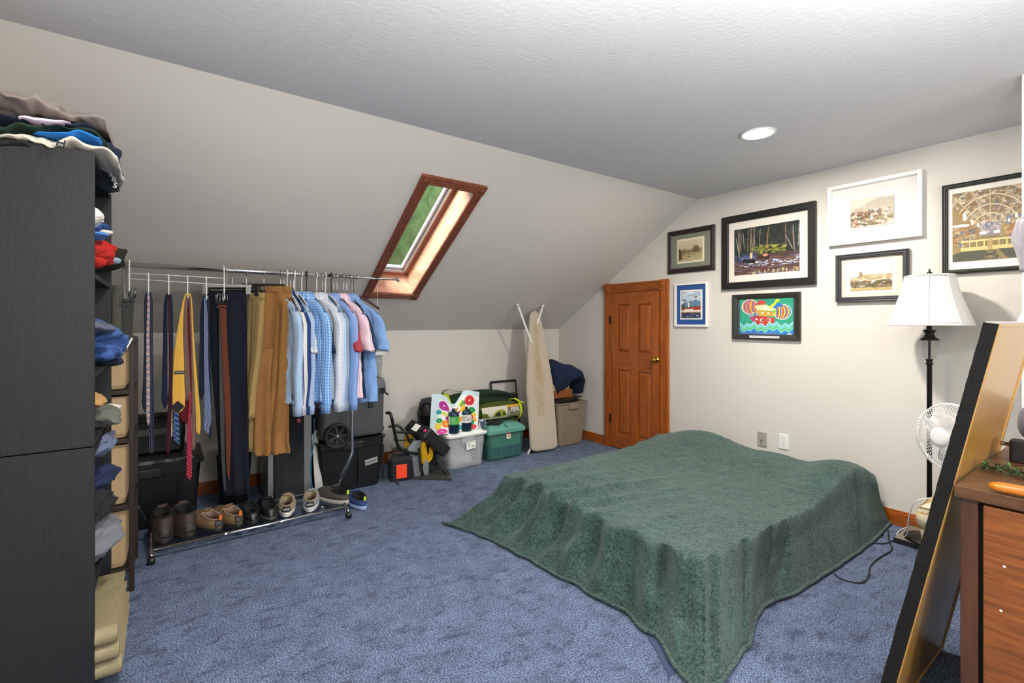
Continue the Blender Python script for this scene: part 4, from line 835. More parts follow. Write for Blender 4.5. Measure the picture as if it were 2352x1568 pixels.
layer('black_shirt', 'black shirt at the bottom of the pile on the bookcase top', [(-30,312,342),(20,315,343),(50,322,343),(68,334,343)], fab('black_jersey', '#232326'), seed=1)
layer('cream_sweatshirt', 'cream sweatshirt with a dark letter, hanging over the bookcase edge', [(-30,301,312),(0,303,315),(34,300,325),(66,298,334),(100,302,341),(132,306,344),(165,308,342),(200,314,339),(222,322,344),(240,332,352),(262,350,368),(272,362,372)], fab('cream_marl', '#cfc8ba'), amp=.015, seed=2)
layer('bright_blue_shirt', 'bright blue shirt between the green and the cream garments on the bookcase', [(68,294,300),(110,297,306),(150,298,310),(186,296,312),(215,304,320),(238,316,327)], fab('royal_blue', '#2a7fd6'), X0=-2.155, seed=3)
layer('dark_green_shirt', 'dark green shirt folded above the bright blue one on the bookcase', [(-30,274,303),(0,276,304),(60,281,300),(120,288,301),(160,288,300),(200,286,308),(232,304,324),(248,320,328)], fab('bottle_green', '#26382c'), amp=.014, seed=4)
layer('navy_shirt', 'navy shirt under the pink cloth on top of the bookcase', [(-30,250,275),(20,254,277),(80,262,284),(130,272,292),(180,272,292),(212,276,292)], fab('dark_navy', '#232b3b'), seed=5)
layer('pink_shirt', 'pale pink and white shirt peeping out of the pile on the bookcase', [(36,268,276),(52,259,277),(80,259,281),(120,264,286),(150,272,284),(166,279,283)], mat('pink_cloth', '#e3a3c6', .8, 0, .15, 100, .3, 22, col2='#efe2ec', sheen=.1), X0=-2.150, amp=.01, seed=6)
layer('taupe_hoodie', 'taupe grey hoodie on top of the pile on the bookcase', [(-30,206,246),(0,203,250),(24,199,242),(60,206,248),(100,220,256),(140,232,266),(185,243,274),(215,250,277),(236,262,280),(246,272,292)], fab('taupe_fleece', '#8b8079'), amp=.026, seed=7)
DARKT = fab('washed_navy', '#262f42')
cr_ = COL.objects['cream_sweatshirt']; p = PX(140, 329, -2.132); tx = text('lettering', 'H', fab('letter_navy', '#2b3140'), cr_, p, (0, 1, -.15), (-.15,0,1), .034, .003)
cr_.location = cr_.location
def lump(name, label, pr, yt, yb, m, X=-2.5, ax=.26, ay=.14, amp=.02, seed=0, e=2.4, zfloor=None, group='clothes stuffed in the bookcase', cat='clothing'):
    f = PX(pr, (yt+yb)/2, X); zt = PX(pr-8, yt, X).z; zb = PX(pr-8, yb, X).z; y1 = f.y; y0 = y1-2*ay; hz = (zt-zb)/2; q = MB(); rings = []
    for k in range(44):
        s = k/43; an = math.pi*s; rr = max(math.sin(an), .02)**.6; xx = X-ax*math.cos(an) if False else X+ax*(1-2*s)
        rings.append(sring((xx, (y0+y1)/2, (zt+zb)/2), (0, ay*rr, 0), (0, 0, hz*rr), 64, e))
    q.loft(rings)
    for i, v in enumerate(q.v):
        rg = lambda a, f: (abs(noise.noise(V3((v.x*11*f+a, v.y*8*f, v.z*26*f+seed))))-.25)*amp
        w_ = V3((rg(1, 1)*.4, rg(3, 1)*1.1+rg(9, 2.2)*.5, rg(5, .8)*.8+rg(7, 2)*.4))+V3((noise.noise(V3((v.y*14, v.z*22, seed)))*amp*.7, noise.noise(V3((v.x*9, v.z*26, seed+5)))*amp, noise.noise(V3((v.x*9+v.y*12, v.y*20, seed+2)))*amp*.7))
        u_ = v+w_
        if zfloor is not None: u_.z = max(u_.z, zfloor+.001)
        u_.x = max(min(u_.x, BX1-.021), BX0+.021) if X > BX0 else u_.x
        u_.y = max(u_.y, BB+.012); q.v[i] = u_
    return mk(name, q, m, smooth=True, tag=(label, cat, group))
# garments spilling from the shelves
lump('navy_garment', 'navy garment hanging over the front of the bookcase below the cream sweatshirt', 272, 338, 392, DARKT, X=-2.45, ax=.24, ay=.055, seed=11)
nw = lump('college_shirt', 'navy shirt with white block letters hanging at the bookcase top', 275, 385, 438, fab('ink_navy', '#252d3b'), X=-2.62, ax=.19, ay=.045, seed=12)
for k, (px, py, c_) in enumerate(((256, 396, 'J'), (262, 412, 'R'), (264, 426, 'S'))): p = PX(px, py, -2.44); text('lettering', c_, PAPER, nw, p, (.55, .8, -.3), (.2,0,1), .032, .002)
lump('white_undershirt', 'white undershirt on the upper bookcase shelf above the blue and red clothes', 238, 482, 528, fab('white_cotton', '#dcd8cf'), X=-2.33, ax=.12, ay=.10, seed=13)
lump('blue_jersey', 'royal blue and white jersey on the upper bookcase shelf', 257, 511, 542, mat('jersey_blue', '#1f4488', .85, 0, .2, 120, .2, 14, col2='#193566'), X=-2.52, ax=.16, ay=.12, seed=14)
lump('white_jersey_cuff', 'small white sleeve end beside the royal blue jersey', 257, 527, 541, fab('white_cotton', '#dcd8cf'), X=-2.50, ax=.035, ay=.03, amp=.006, seed=15)
lump('light_blue_shirt', 'bright light blue shirt flat above the red shirt in the bookcase', 250, 534, 552, fab('sky_blue', '#4d86cf'), X=-2.42, ax=.16, ay=.13, amp=.01, seed=16)
lump('red_shirt', 'bright red shirt drooping from the upper bookcase shelf', 267, 549, 618, fab('bright_red', '#ab2620'), X=-2.50, ax=.10, ay=.10, amp=.03, seed=17)
lump('dark_jacket', 'black green jacket bulging out beside the red shirt', 289, 552, 622, fab('dark_olive_black', '#26271f'), X=-2.74, ax=.10, ay=.12, amp=.03, seed=18)
lump('grey_blue_cuff', 'small pale blue cloth in front of the dark jacket', 281, 588, 609, fab('pale_blue', '#8fa4b6'), X=-2.70, ax=.04, ay=.04, amp=.006, seed=19)
lump('blue_shirt', 'mid blue shirt hanging out of the middle bookcase shelf', 286, 742, 834, fab('denim_blue', '#3f5c96'), X=-2.60, ax=.19, ay=.13, amp=.045, seed=20)
lump('slate_shirt', 'slate grey shirt on the middle bookcase shelf behind the mid blue shirt', 262, 736, 766, fab('slate_grey', '#54596a'), X=-2.45, ax=.18, ay=.13, amp=.02, seed=21)
lump('navy_sleeve', 'dark navy sleeve hanging below the mid blue shirt', 284, 815, 838, fab('dark_navy', '#232b3b'), X=-2.66, ax=.06, ay=.07, seed=22, amp=.01)
s_ = lump('striped_jacket', 'dark jacket with a white stripe lying from bookcase to fabric bin tower', 311, 768, 800, fab('charcoal_knit', '#3b3a3b'), X=-2.97, ax=.09, ay=.17, amp=.02, seed=23)
a = [PX(303, 776, -2.93), PX(296, 790, -2.92), PX(289, 801, -2.92)]; mk('white_stripe', MB().tube(bez(a), .004, 6), PAPER, s_, smooth=True)
lump('grey_blanket_roll', 'rolled dark grey cloth lying on top of the fabric bin tower', 320, 766, 786, fab('dark_grey_felt', '#3d3c38'), X=-3.2, ax=.12, ay=.10, amp=.012, seed=24, group='cloth on the fabric bin tower')
lump('tan_shirt', 'tan shirt on the shelf just above the bookcase joint', 248, 893, 942, fab('tan_cotton', '#a88353'), X=-2.40, ax=.18, ay=.14, amp=.03, seed=25)
lump('sage_shirt', 'sage grey shirt bulging out under the tan shirt', 273, 928, 976, fab('sage_grey', '#62675c'), X=-2.56, ax=.20, ay=.15, amp=.035, seed=26)
lump('white_collar_shirt', 'white shirt corner poking out beside the tan shirt', 277, 926, 945, fab('white_cotton', '#dcd8cf'), X=-2.72, ax=.08, ay=.08, amp=.012, seed=27)
lump('grey_blue_shirt', 'grey blue shirt at the joint of the bookcase', 266, 992, 1036, fab('grey_blue', '#5f6b84'), X=-2.52, ax=.22, ay=.14, amp=.035, seed=28)
lump('navy_sweater', 'deep navy sweater in the lower bookcase', 262, 1060, 1118, fab('deep_navy', '#242c4a'), X=-2.60, ax=.2, ay=.13, amp=.03, seed=29)
lump('black_sweater', 'black sweater in the lower bookcase above the grey sweatshirt', 262, 1110, 1192, fab('black_jersey', '#232326'), X=-2.52, ax=.24, ay=.13, amp=.035, seed=30)
lump('green_tag_shirt', 'purple and green cloth corner beside the black sweater', 266, 1130, 1160, mat('purple_green_cloth', '#4a4764', .9, 0, .2, 100, .2, 30, col2='#2f6b55'), X=-2.68, ax=.06, ay=.06, amp=.008, seed=31)
lump('grey_sweatshirt', 'heather grey sweatshirt drooping from the lower bookcase shelf', 276, 1176, 1266, fab('heather_grey', '#6e7078'), X=-2.54, ax=.24, ay=.14, amp=.03, seed=32)
# photo albums on the bottom shelf
ALB = mat('embossed_tan_cover', '#8f8465', .55, 0, .5, 26, .1, 9)
for k, (z0, z1, x0, x1, y1) in enumerate(((.052, .112, -2.72, -2.215, -.118), (.114, .170, -2.70, -2.205, -.126), (.172, .232, -2.66, -2.205, -.130))):
    t = thing('photo_album', ['thick tan embossed album at the bottom of the stack on the lowest bookcase shelf', 'tan embossed album in the middle of the stack on the lowest bookcase shelf', 'tan embossed album on top of the stack on the lowest bookcase shelf'][k], 'album', ((x0+x1)/2, -.3, z0), group='tan albums on the lowest shelf')
    q = MB(); q.box((x0, BB+.02, z0), (x1, y1, z0+.005)); q.box((x0, BB+.02, z1-.005), (x1, y1, z1)); mk('cover', q, ALB, t, bev=.002)
    mk('spine', MB().tube([(x1-.004, BB+.02, (z0+z1)/2), (x1-.004, y1, (z0+z1)/2)], (z1-z0)/2-.001, 12), ALB, t, smooth=True)
    mk('pages', MB().box((x0+.01, BB+.03, z0+.006), (x1-.02, y1-.01, z1-.006)), mat('album_pages', '#b6a79c', .8, 0, .4, 200, stretch=(1,1,20)), t)

# ================================================================== FABRIC BIN TOWER
BRF = mat('brown_metal_frame', '#2f251f', .45, .3); CANV = mat('beige_canvas', '#b79d75', .85, 0, .15, 160, .08, 12)
fx0, fx1, fy0, fy1 = -3.372, -2.975, -.49, -.122
t = thing('fabric_bin_tower', 'brown metal tower shelf for beige fabric bins beside the bookcase', 'shelf', ((fx0+fx1)/2, (fy0+fy1)/2, 0)); lv = (.115, .42, .74, .975, 1.21)
for x in (fx0, fx1):
    for y in (fy0, fy1): mk('post', MB().box((x-.011, y-.011, 0), (x+.011, y+.011, 1.225)), BRF, t, bev=.002)
for z in lv:
    q = MB()
    for x in (fx0, fx1): q.box((x-.009, fy0, z-.02), (x+.009, fy1, z))
    for y in (fy0, fy1): q.box((fx0, y-.009, z-.02), (fx1, y+.009, z))
    q.box((fx0, fy0, z-.006), (fx1, fy1, z-.002)); mk('shelf_frame', q, BRF, t, bev=.002)
for k in range(4):
    z0, z1 = lv[k]+.003, lv[k+1]-.032; hx, hy = (fx1-fx0)/2-.016, (fy1-fy0)/2-.016; cx_, cy_ = (fx0+fx1)/2, (fy0+fy1)/2
    b_ = thing('fabric_bin', 'beige canvas bin in the brown tower, '+['on the lowest level', 'on the second level from the floor', 'on the third level from the floor', 'on the top level'][k], 'storage bin', (cx_, cy_, z0), group='beige canvas bins')
    q = MB(); rings = [rrect(cx_, cy_, hx-.012, hy-.012, z0, .02)]+[rrect(cx_, cy_, hx-.004*(1-s), hy-.004*(1-s), z0+(z1-z0)*s, .02) for s in (.1, .5, .9, 1)]+[rrect(cx_, cy_, hx-.006, hy-.006, z1, .02)]+[rrect(cx_, cy_, hx-.012, hy-.012, z0+.01, .02)]
    q.loft(rings); q.disp(.004, 12, k); mk('bin_body', q, CANV, b_, smooth=False)
    q = MB(); q.tube([(cx_+hx, cy_-.03, z1-.05), (cx_+hx+.012, cy_-.02, z1-.06), (cx_+hx+.012, cy_+.04, z1-.06), (cx_+hx, cy_+.05, z1-.05)], .004, 6); mk('bin_handle', q, CANV, b_)

# ================================================================== CHROME CLOTHES RACK
RX, RZ = -3.48, 1.63
rk = thing('clothes_rack', 'chrome rolling clothes rack along the knee wall full of shirts, trousers and ties', 'clothes rack', (RX, .47, 0))
yA, yB_ = -.175, 1.105; ext = PX(914, 640, RX)
mk('top_rail', MB().tube([(RX, yA-.012, RZ), (RX, yB_+.04, RZ)], .0145, 16), CHROME, rk, smooth=True)
mk('extension_rail', MB().tube([(RX, yB_+.02, RZ-.001), (RX, ext.y, RZ-.001)], .008, 12), CHROME, rk, smooth=True)
mk('end_cap', MB().lathe([(.018, -.004), (.018, .006), (.001, .007)], (RX, ext.y, RZ-.001), 20, (0,1,0)), CHROME, rk, smooth=True)
mk('end_cap', MB().lathe([(.017, -.006), (.017, .006), (.001, .007)], (RX, yB_+.038, RZ), 20, (0,1,0)), CHROME, rk, smooth=True)
for s, y0, y1 in ((1, yA, -.05), (-1, yB_, 1.0)):
    mk('pole', MB().tube([(RX, y0, RZ), (RX, y0, 1.02), (RX, y0, .40), (RX, y0, .37), (RX, y0+s*.006, .352), (RX, y1, .14)], .0125, 14), CHROME, rk, smooth=True)
    mk('collar', MB().tube([(RX, y0, 1.0), (RX, y0, 1.04)], .0145, 14), BLACKP, rk, smooth=True)
    mk('foot_bar', MB().tube([(RX+.25, y1, .040), (RX+.24, y1, .045), (RX+.03, y1, .135), (RX, y1, .14), (RX-.03, y1, .135), (RX-.22, y1, .045), (RX-.23, y1, .04)], .0115, 12), CHROME, rk, smooth=True)
    for x in (RX+.25, RX-.23):
        c = mk('caster', MB().tube([(x-.012, y1, .020), (x+.016, y1, .020)], .0185, 16), BLACKP, rk, smooth=True); mk('caster_fork', MB().tube([(x, y1, .02), (x, y1, .048)], .012, 10), BLACKP, c)
rf, rr_ = RX+.20, RX-.13
mk('bottom_rail', MB().tube([(rf, -.05, .058), (rf, 1.0, .058)], .010, 12), CHROME, rk, smooth=True); mk('bottom_rail', MB().tube([(rr_, -.05, .085), (rr_, 1.0, .085)], .010, 12), CHROME, rk, smooth=True)
for yy in (.30, .60): mk('rail_joint', MB().tube([(rf, yy-.006, .058), (rf, yy+.006, .058)], .0112, 12), STEEL, rk)
q = MB(); yy = PX(741, 1172, rf).y; q.box((rf-.012, yy-.006, .055), (rf+.012, yy+.006, .10)); mk('rail_clip', q, CHROME, rk, bev=.004)
# ---- white wire tie rack
TX = RX+.045
tr_ = thing('tie_rack', 'white wire tie and belt rack hooked over the chrome rail', 'tie rack', (TX, .0, 1.3))
HK = [(297, 602, 665, 660), (341, 626, 675, 668), (387.5, 629, 678, 671), (431, 632, 681, 674), (474, 635, 684, 676), (515, 612, 684, 680)]
hookpos = []
for k, (px, yt, yb, ybb) in enumerate(HK):
    a = PX(px, yt, TX); b_ = PX(px, yb, TX); hookpos.append(b_)
    pts = [V3((TX, a.y, a.z)), V3((TX, a.y, b_.z)), V3((TX+.006, a.y, b_.z-.010)), V3((TX+.022, a.y, b_.z-.010)), V3((TX+.030, a.y, b_.z+.010))]
    if k in (0, 5): pts = [V3((RX-.018, a.y, RZ+.002)), V3((RX-.016, a.y, RZ+.018)), V3((RX+.016, a.y, RZ+.024)), V3((TX-.004, a.y, RZ+.012))]+pts[1:]
    mk('hook', MB().tube(pts, .0034, 8), WIRE, tr_, smooth=True)
for y0, y1 in ((627, 639), (640, 654)):
    a, b_ = PX(297, y0, TX), PX(515, y1, TX); mk('wire_bar', MB().tube([a, (TX, b_.y, b_.z)], .0022, 8), WIRE, tr_, smooth=True)
# ---- hanging flat cloth helper
def hang(name, secs, XL, XR, th, m, par=None, n=26, fold=0, fk=9, ph=0, tip=None, e=2.2, tag=None, smooth=True, sub=4):
    P = bez([V3((s[0], s[1], s[2])) for s in secs], sub) if sub > 1 else [V3((s[0], s[1], s[2])) for s in secs]
    rings = []; L = len(P)
    for k, (py, pl, pr) in enumerate(P):
        A = PX(pl, py, XL); B = PX(pr, py, XR); z = (A.z+B.z)/2; A.z = B.z = z; c = (A+B)/2; d = (B-A)/2; nn = V3((d.y, -d.x, 0)).normalized(); s = k/(L-1); ring = []
        for i in range(n):
            t = 2*math.pi*i/n; ct, st = math.cos(t), math.sin(t); u = math.copysign(abs(ct)**(2/e), ct)
            off = nn*(math.copysign(abs(st)**(2/e), st)*th/2+fold*(.25+.75*s)*(math.sin(u*fk+ph+s*1.2)+.5*noise.noise(V3((u*3+ph, s*6, ph)))))
            ring.append(c+d*u+off)
        rings.append(ring)
    return mk(name, MB().loft(rings), m, par, smooth=smooth, tag=tag)
TNAVY = pattern('tie_navy_dots', '#191d2c', '#8f93a0', '#191d2c', .006, .009, .18, .5); TMULTI = pattern('tie_multicolour', '#b9bcc0', '#c9552c', '#2f6f92', .02, .035, .4, .45, diag=True)
TDK = pattern('tie_dark_stripe', '#1b2030', '#3b4a66', '#1b2030', .02, 0, .15, 0, diag=True); TBUR = fab('burgundy_silk', '#3d1a26'); TYEL = pattern('tie_yellow_dash', '#dca93c', '#dca93c', '#6d7f96', .011, .012, .0, .0)
TYEL = pattern('tie_yellow_fleck', '#d9a73e', '#8c8a72', '#c99a3a', .012, .012, .16, .16); TDOT = pattern('tie_brown_check', '#4a2622', '#a89a8c', '#6b4a40', .004, .005, .35, .4); TMAR = fab('maroon_silk', '#58191c')
TREG = pattern('tie_red_stripe', '#8c1a31', '#c98a9a', '#8c1a31', .020, 0, .12, 0, diag=True); TPLD = pattern('tie_navy_plaid', '#26395c', '#8fa6cc', '#8fa6cc', .028, .03, .14, .12, diag=True); TPAI = pattern('tie_blue_paisley', '#2b3a5e', '#a9b4c8', '#2b3a5e', .013, 0, .4, 0, diag=True)
def tie(name, label, tails, m, hp, mats=None):
    t = thing(name, label, 'tie', (hp.x, hp.y, hp.z), group='ties on the white tie rack')
    for k, (nm, secs, XL, XR, mm) in enumerate(tails): hang(nm, secs, XL, XR, .005, mm or m, t, 14, fold=.001, fk=3, sub=2, e=3)
    return t
X0 = TX+.016
tie('navy_dotted_tie', 'navy tie with tiny white dots, leftmost on the tie rack', [('front_blade', [(670,337,341),(690,331,339),(760,331,338),(880,328,338),(925,325,338),(945,331,334)], X0, X0+.01, None), ('back_blade', [(670,342,346),(690,343,351),(760,343,351),(900,345,354),(1010,342,354),(1030,342,354),(1042,347,349)], X0+.004, X0-.004, None), ('loop', [(670,339,343),(673,335,347),(678,333,349)], X0, X0, None)], TNAVY, hookpos[1])
tie('multicolour_tie', 'narrow multicoloured tie hanging inside the navy dotted tie', [('blade', [(673,338,343),(700,338,344),(780,336,343),(860,336,344),(950,336,344),(972,338,343),(977,340,341)], X0+.014, X0+.014, None)], TMULTI, hookpos[1])
tie('dark_striped_tie', 'dark navy tie with faint stripes on the second tie hook', [('front_blade', [(674,383,387),(700,376,385),(800,374,385),(900,371,385),(925,372,386),(938,378,380)], X0, X0+.01, None), ('back_blade', [(674,388,392),(700,390,397),(800,391,398),(880,388,398),(928,384,394)], X0, X0-.004, None), ('loop', [(673,385,390),(677,381,395),(681,379,397)], X0, X0, None)], TDK, hookpos[2])
tie('burgundy_tie', 'narrow burgundy tie hanging inside the dark striped tie', [('blade', [(676,386,389),(720,386,391),(850,388,394),(920,386,395),(1000,382,393),(1030,381,391),(1044,386,387)], X0+.012, X0+.012, None)], TBUR, hookpos[2])
ty = tie('yellow_tie', 'wide yellow flecked tie in the middle of the tie rack', [('front_blade', [(674,427,430),(690,420,424),(760,407,420),(820,399,423),(880,396,424),(935,396,425),(948,407,410)], X0+.018, X0+.014, None), ('back_blade', [(674,433,437),(690,438,441),(780,441,446),(880,446,454),(960,450,461),(985,449,461),(998,456,458)], X0-.006, X0-.008, None), ('loop', [(673,428,435),(676,424,438),(680,422,440)], X0, X0, None)], TYEL, hookpos[3])
q = MB(); c = PX(408, 934, X0+.022); q.prism([c+V3((.002, -.033, 0)), c+V3((.002, 0, -.036)), c+V3((.002, .033, 0)), c+V3((.002, 0, .036))], (.001, 0, 0)); mk('dark_lining', q, fab('tie_lining', '#2a2b33'), ty)
q = MB(); c = PX(412, 855, X0+.021); q.box((c.x, c.y-.024, c.z-.009), (c.x+.0012, c.y+.024, c.z+.009)); lb = mk('brand_label', q, BLKTXT, ty); text('lettering', 'NAUTICA', PAPER, lb, (c.x+.0016, c.y, c.z), (0,1,0), (0,0,1), .009, .0002)
tie('brown_check_tie', 'brown finely checked tie behind the yellow tie', [('front_blade', [(676,427,430),(700,421,430),(780,420,432),(880,423,437),(920,425,437)], X0+.010, X0+.010, None), ('back_blade', [(676,434,436),(740,436,440),(860,440,445),(960,440,450),(1020,438,450),(1034,443,445)], X0+.006, X0+.006, None)], TDOT, hookpos[3])
tie('maroon_tie', 'plain maroon tie with a wide blade behind the yellow tie', [('front_blade', [(677,429,433),(740,429,438),(860,430,444),(920,418,446),(955,411,438),(973,425,430)], X0+.002, X0+.002, None)], TMAR, hookpos[3])
tie('red_striped_tie', 'red tie with pale diagonal stripes hanging lowest of the ties', [('blade', [(900,436,440),(960,431,438),(1010,429,440),(1080,428,441),(1092,428,441),(1103,435,437)], X0+.012, X0+.012, None)], TREG, hookpos[3])
tie('navy_plaid_tie', 'navy and pale blue plaid tie end below the yellow tie', [('blade', [(690,430,433),(800,412,420),(930,400,411),(980,397,412),(1008,398,413),(1021,410,412)], X0+.006, X0+.006, None)], TPLD, hookpos[3])
tie('cream_tie', 'pale cream tie end beside the navy plaid tie', [('blade', [(800,398,402),(900,392,398),(960,390,396),(990,391,397),(1003,393,395)], X0-.002, X0-.002, None)], fab('cream_silk', '#c9b78e'), hookpos[3])
tie('blue_paisley_tie', 'blue and white striped tie on the fourth tie hook', [('front_blade', [(683,468,472),(720,468,477),(820,468,478),(900,469,482),(960,468,486),(985,468,481),(998,478,480)], X0+.012, X0+.012, None), ('loop', [(679,469,476),(683,466,480)], X0, X0, None)], TPAI, hookpos[4])
tie('navy_tie', 'plain navy tie behind the blue and white striped tie', [('front_blade', [(680,466,471),(720,460,468),(820,458,470),(880,457,470),(905,458,468),(919,461,463)], X0, X0, None), ('back_blade', [(680,474,479),(760,478,482),(880,479,485),(980,480,486),(1000,480,485),(1012,483,484)], X0-.006, X0-.006, None)], fab('navy_silk', '#1c2438'), hookpos[4])
# ---- belts
LEB = mat('black_leather', '#201f20', .55, 0, .1, 60); LEBR = mat('brown_leather', '#5e2e1e', .7, 0, .12, 60, .1, 10, spec=.2)
def belt(name, label, m, secs, hpx, w_, bx, loops, py0):
    hp = hookpos[hpx]; t = thing(name, label, 'belt', (hp.x, hp.y, hp.z), group='belts on the tie rack'); hang('strap', secs, bx, bx, .004, m, t, 12, sub=2, e=5, smooth=False)
    c = PX((secs[0][1]+secs[0][2])/2, py0, bx+.006); q = MB(); hh = .028
    q.tube([c+V3((0,-w_,hh)), c+V3((0,w_,hh)), c+V3((0,w_,-hh)), c+V3((0,-w_,-hh))], .0032, 8, close=True); q.tube([c+V3((.002,0,hh)), c+V3((.004,0,-hh))], .002, 6); mk('buckle', q, STEEL, t, smooth=True)
    mk('belt_loop', MB().obox(c+V3((0,0,-hh-.018)), (.005,0,0), (0,w_*.9,0), (0,0,.006)), m, t, bev=.001)
belt('black_belt', 'black leather belt with a square buckle, leftmost on the tie rack', LEB, [(686,278,297),(700,278,297),(750,280,299),(800,281,300),(900,283,300),(1000,285,300)], 0, .026, X0+.008, 1, 682)
belt('second_black_belt', 'darker narrow belt behind the leftmost black belt', LEB, [(668,299,308),(700,298,308),(740,297,306),(800,298,304),(900,299,304)], 0, .014, X0-.012, 1, 672)
belt('brown_belt', 'brown leather belt with a dark buckle hanging before the navy trousers', LEBR, [(700,503,519),(740,506,521),(800,509,523),(880,513,528),(960,517,531),(1040,519,530),(1080,521,528),(1104,526,527)], 5, .026, X0+.016, 1, 686)
belt('charcoal_belt', 'charcoal grey belt strap behind the brown belt', mat('charcoal_leather', '#26292b', .6), [(702,502,508),(800,503,512),(900,504,516),(1000,506,516),(1080,510,518),(1125,515,519)], 5, .020, X0+.006, 1, 688)
# ---- hangers
CLR = milky('clear_plastic', '#d6d8d6', .5, .2); BLKH = mat('black_hanger_plastic', '#1c1b1a', .4); WHH = mat('white_hanger_plastic', '#e6e6e2', .35)
def hook_pts(y, drop=.07):
    return [V3((RX-.017, y, RZ+.001)), V3((RX-.014, y, RZ+.013)), V3((RX-.002, y, RZ+.020)), V3((RX+.012, y, RZ+.015)), V3((RX+.018, y, RZ+.002)), V3((RX+.014, y, RZ-.018)), V3((RX+.001, y, RZ-.034)), V3((RX, y, RZ-drop))]
def hanger(y, phi, m, label, hm=None, name='clothes_hanger', hl=.19, drop=.11, slope_=.085, thick=.004, hr=.0022, group='hangers on the chrome rail'):
    t = thing(name, label, 'hanger', (RX, y, RZ-drop), group=group)
    mk('hook', MB().tube(bez(hook_pts(y, drop), 3), hr if (hm or m) is CHROME else .0036, 7), hm or m, t, smooth=True)
    d = V3((math.cos(phi), math.sin(phi), 0)); c = V3((RX, y, RZ-drop)); q = MB(); q.tube(bez([c-d*hl+V3((0,0,-slope_)), c-d*hl*.5+V3((0,0,-slope_*.32)), c, c+d*hl*.5+V3((0,0,-slope_*.32)), c+d*hl+V3((0,0,-slope_))], 5), thick, 8); mk('shoulder_bar', q, m, t, smooth=True); return t
def clip_hanger(y, phi, m, label, hl=.16, drop=.085):
    t = thing('clip_hanger', label, 'hanger', (RX, y, RZ-drop), group='clip hangers for trousers'); mk('hook', MB().tube(bez(hook_pts(y, drop), 3), .0022, 7), CHROME if m is not CLR else CLR, t, smooth=True)
    d = V3((math.cos(phi), math.sin(phi), 0)); n2 = V3((-d.y, d.x, 0)); c = V3((RX, y, RZ-drop)); mk('bar', MB().obox(c, d*hl, n2*.004, (0,0,.009)), m, t, bev=.002)
    for s in (-1, 1): mk('clip', MB().obox(c+d*(s*(hl-.02))+V3((0,0,-.022)), d*.013, n2*.010, (0,0,.030)), m, t, bev=.004)
    return t
def Yr(px): return PX(px, 620, RX).y
PH = R(58)
clip_hanger(Yr(521), PH, CLR, 'clear plastic clip hanger holding the navy trousers', .15, .10)
clip_hanger(Yr(534), PH, BLKH, 'black clip hanger just behind the clear one', .17, .11)
clip_hanger(Yr(566), R(60), BLKH, 'black clip hanger holding the light khaki trousers', .12, .13)
clip_hanger(Yr(606), R(62), BLKH, 'black clip hanger with steel hook holding the caramel trousers', .13, .085)
# ---- trousers
def trousers(name, label, legs, waist, XL, XR, m, th, group='trousers hanging from clip hangers'):
    a = PX(waist[1], waist[0], XL); t = thing(name, label, 'trousers', (a.x, a.y, a.z), group=group)
    for nm, secs, xl, xr, kw in legs: hang(nm, secs, xl, xr, th, m, t, 34, **kw)
    q = MB(); A = PX(waist[1], waist[0], XL); B = PX(waist[2], waist[0], XR); B.z = A.z; c = (A+B)/2; d = (B-A)/2; nn = V3((d.y, -d.x, 0)).normalized()
    q.loft([sring(c+V3((0,0,-.034)), d*1.01, nn*(th/2+.004), 30, 3), sring(c+V3((0,0,.0)), d*.99, nn*(th/2+.003), 30, 3)], cap=False); mk('waistband', q, m, t, smooth=True)
    for k in (-.55, .1, .6): p = c+d*k+nn*(th/2+.006); mk('belt_loop', MB().obox(p+V3((0,0,-.017)), d.normalized()*.005, nn*.0015, (0,0,.021)), m, t)
    return t
NVT = fab('navy_trouser_cloth', '#191c28', .15, 14); KHA = fab('khaki_cotton', '#9a8354', .12, 12, .2, 200); CAR = fab('caramel_cotton', '#93693a', .14, 10, .2, 180)
trousers('navy_trousers', 'long navy trousers hanging behind the brown belt', [('leg', [(668,480,566),(720,481,567),(820,484,568),(940,494,568),(1060,504,572),(1135,514,574)], X0-.07, X0-.02, dict(fold=.010, fk=7)), ('back_leg', [(690,500,560),(900,512,560),(1120,522,566)], X0-.10, X0-.06, dict(fold=.008, fk=6, ph=1))], (669, 481, 566), X0-.07, X0-.02, NVT, .04)
trousers('khaki_trousers', 'light khaki trousers between the navy and the caramel pair', [('leg', [(672,572,608),(720,571,606),(800,569,604),(880,568,598),(960,569,594),(1036,570,592)], X0-.05, X0+.03, dict(fold=.012, fk=5, ph=1)), ('front_leg', [(690,590,607),(760,586,604),(840,577,597),(900,570,588),(960,572,583)], X0+.02, X0+.05, dict(fold=.006, fk=4))], (673, 573, 608), X0-.05, X0+.03, KHA, .035)
ct = trousers('caramel_trousers', 'caramel brown trousers hanging in front of the pale blue shirt', [('leg', [(657,608,666),(700,606,672),(760,603,668),(820,594,667),(850,592,664),(900,588,662),(1040,586,640)], X0-.02, X0+.05, dict(fold=.026, fk=5)), ('front_leg', [(690,640,672),(740,641,667),(820,636,664),(880,632,665),(960,624,664),(1010,620,664),(1034,618,667),(1041,622,666)], X0+.05, X0+.085, dict(fold=.018, fk=4, ph=2)), ('back_leg', [(800,600,628),(880,588,622),(960,584,622),(1030,583,624),(1046,590,622)], X0+.02, X0+.06, dict(fold=.010, fk=4, ph=4))], (658, 608, 667), X0-.02, X0+.05, CAR, .035)
hang('grey_trousers', [(655,252,276),(690,254,272),(720,256,274),(760,258,272),(860,258,272)], -3.44, -3.40, .03, fab('grey_green_cloth', '#5b5b50'), fold=.008, fk=4, tag=('grey green trousers in the gap between bookcase and the leftmost belt', 'trousers'))
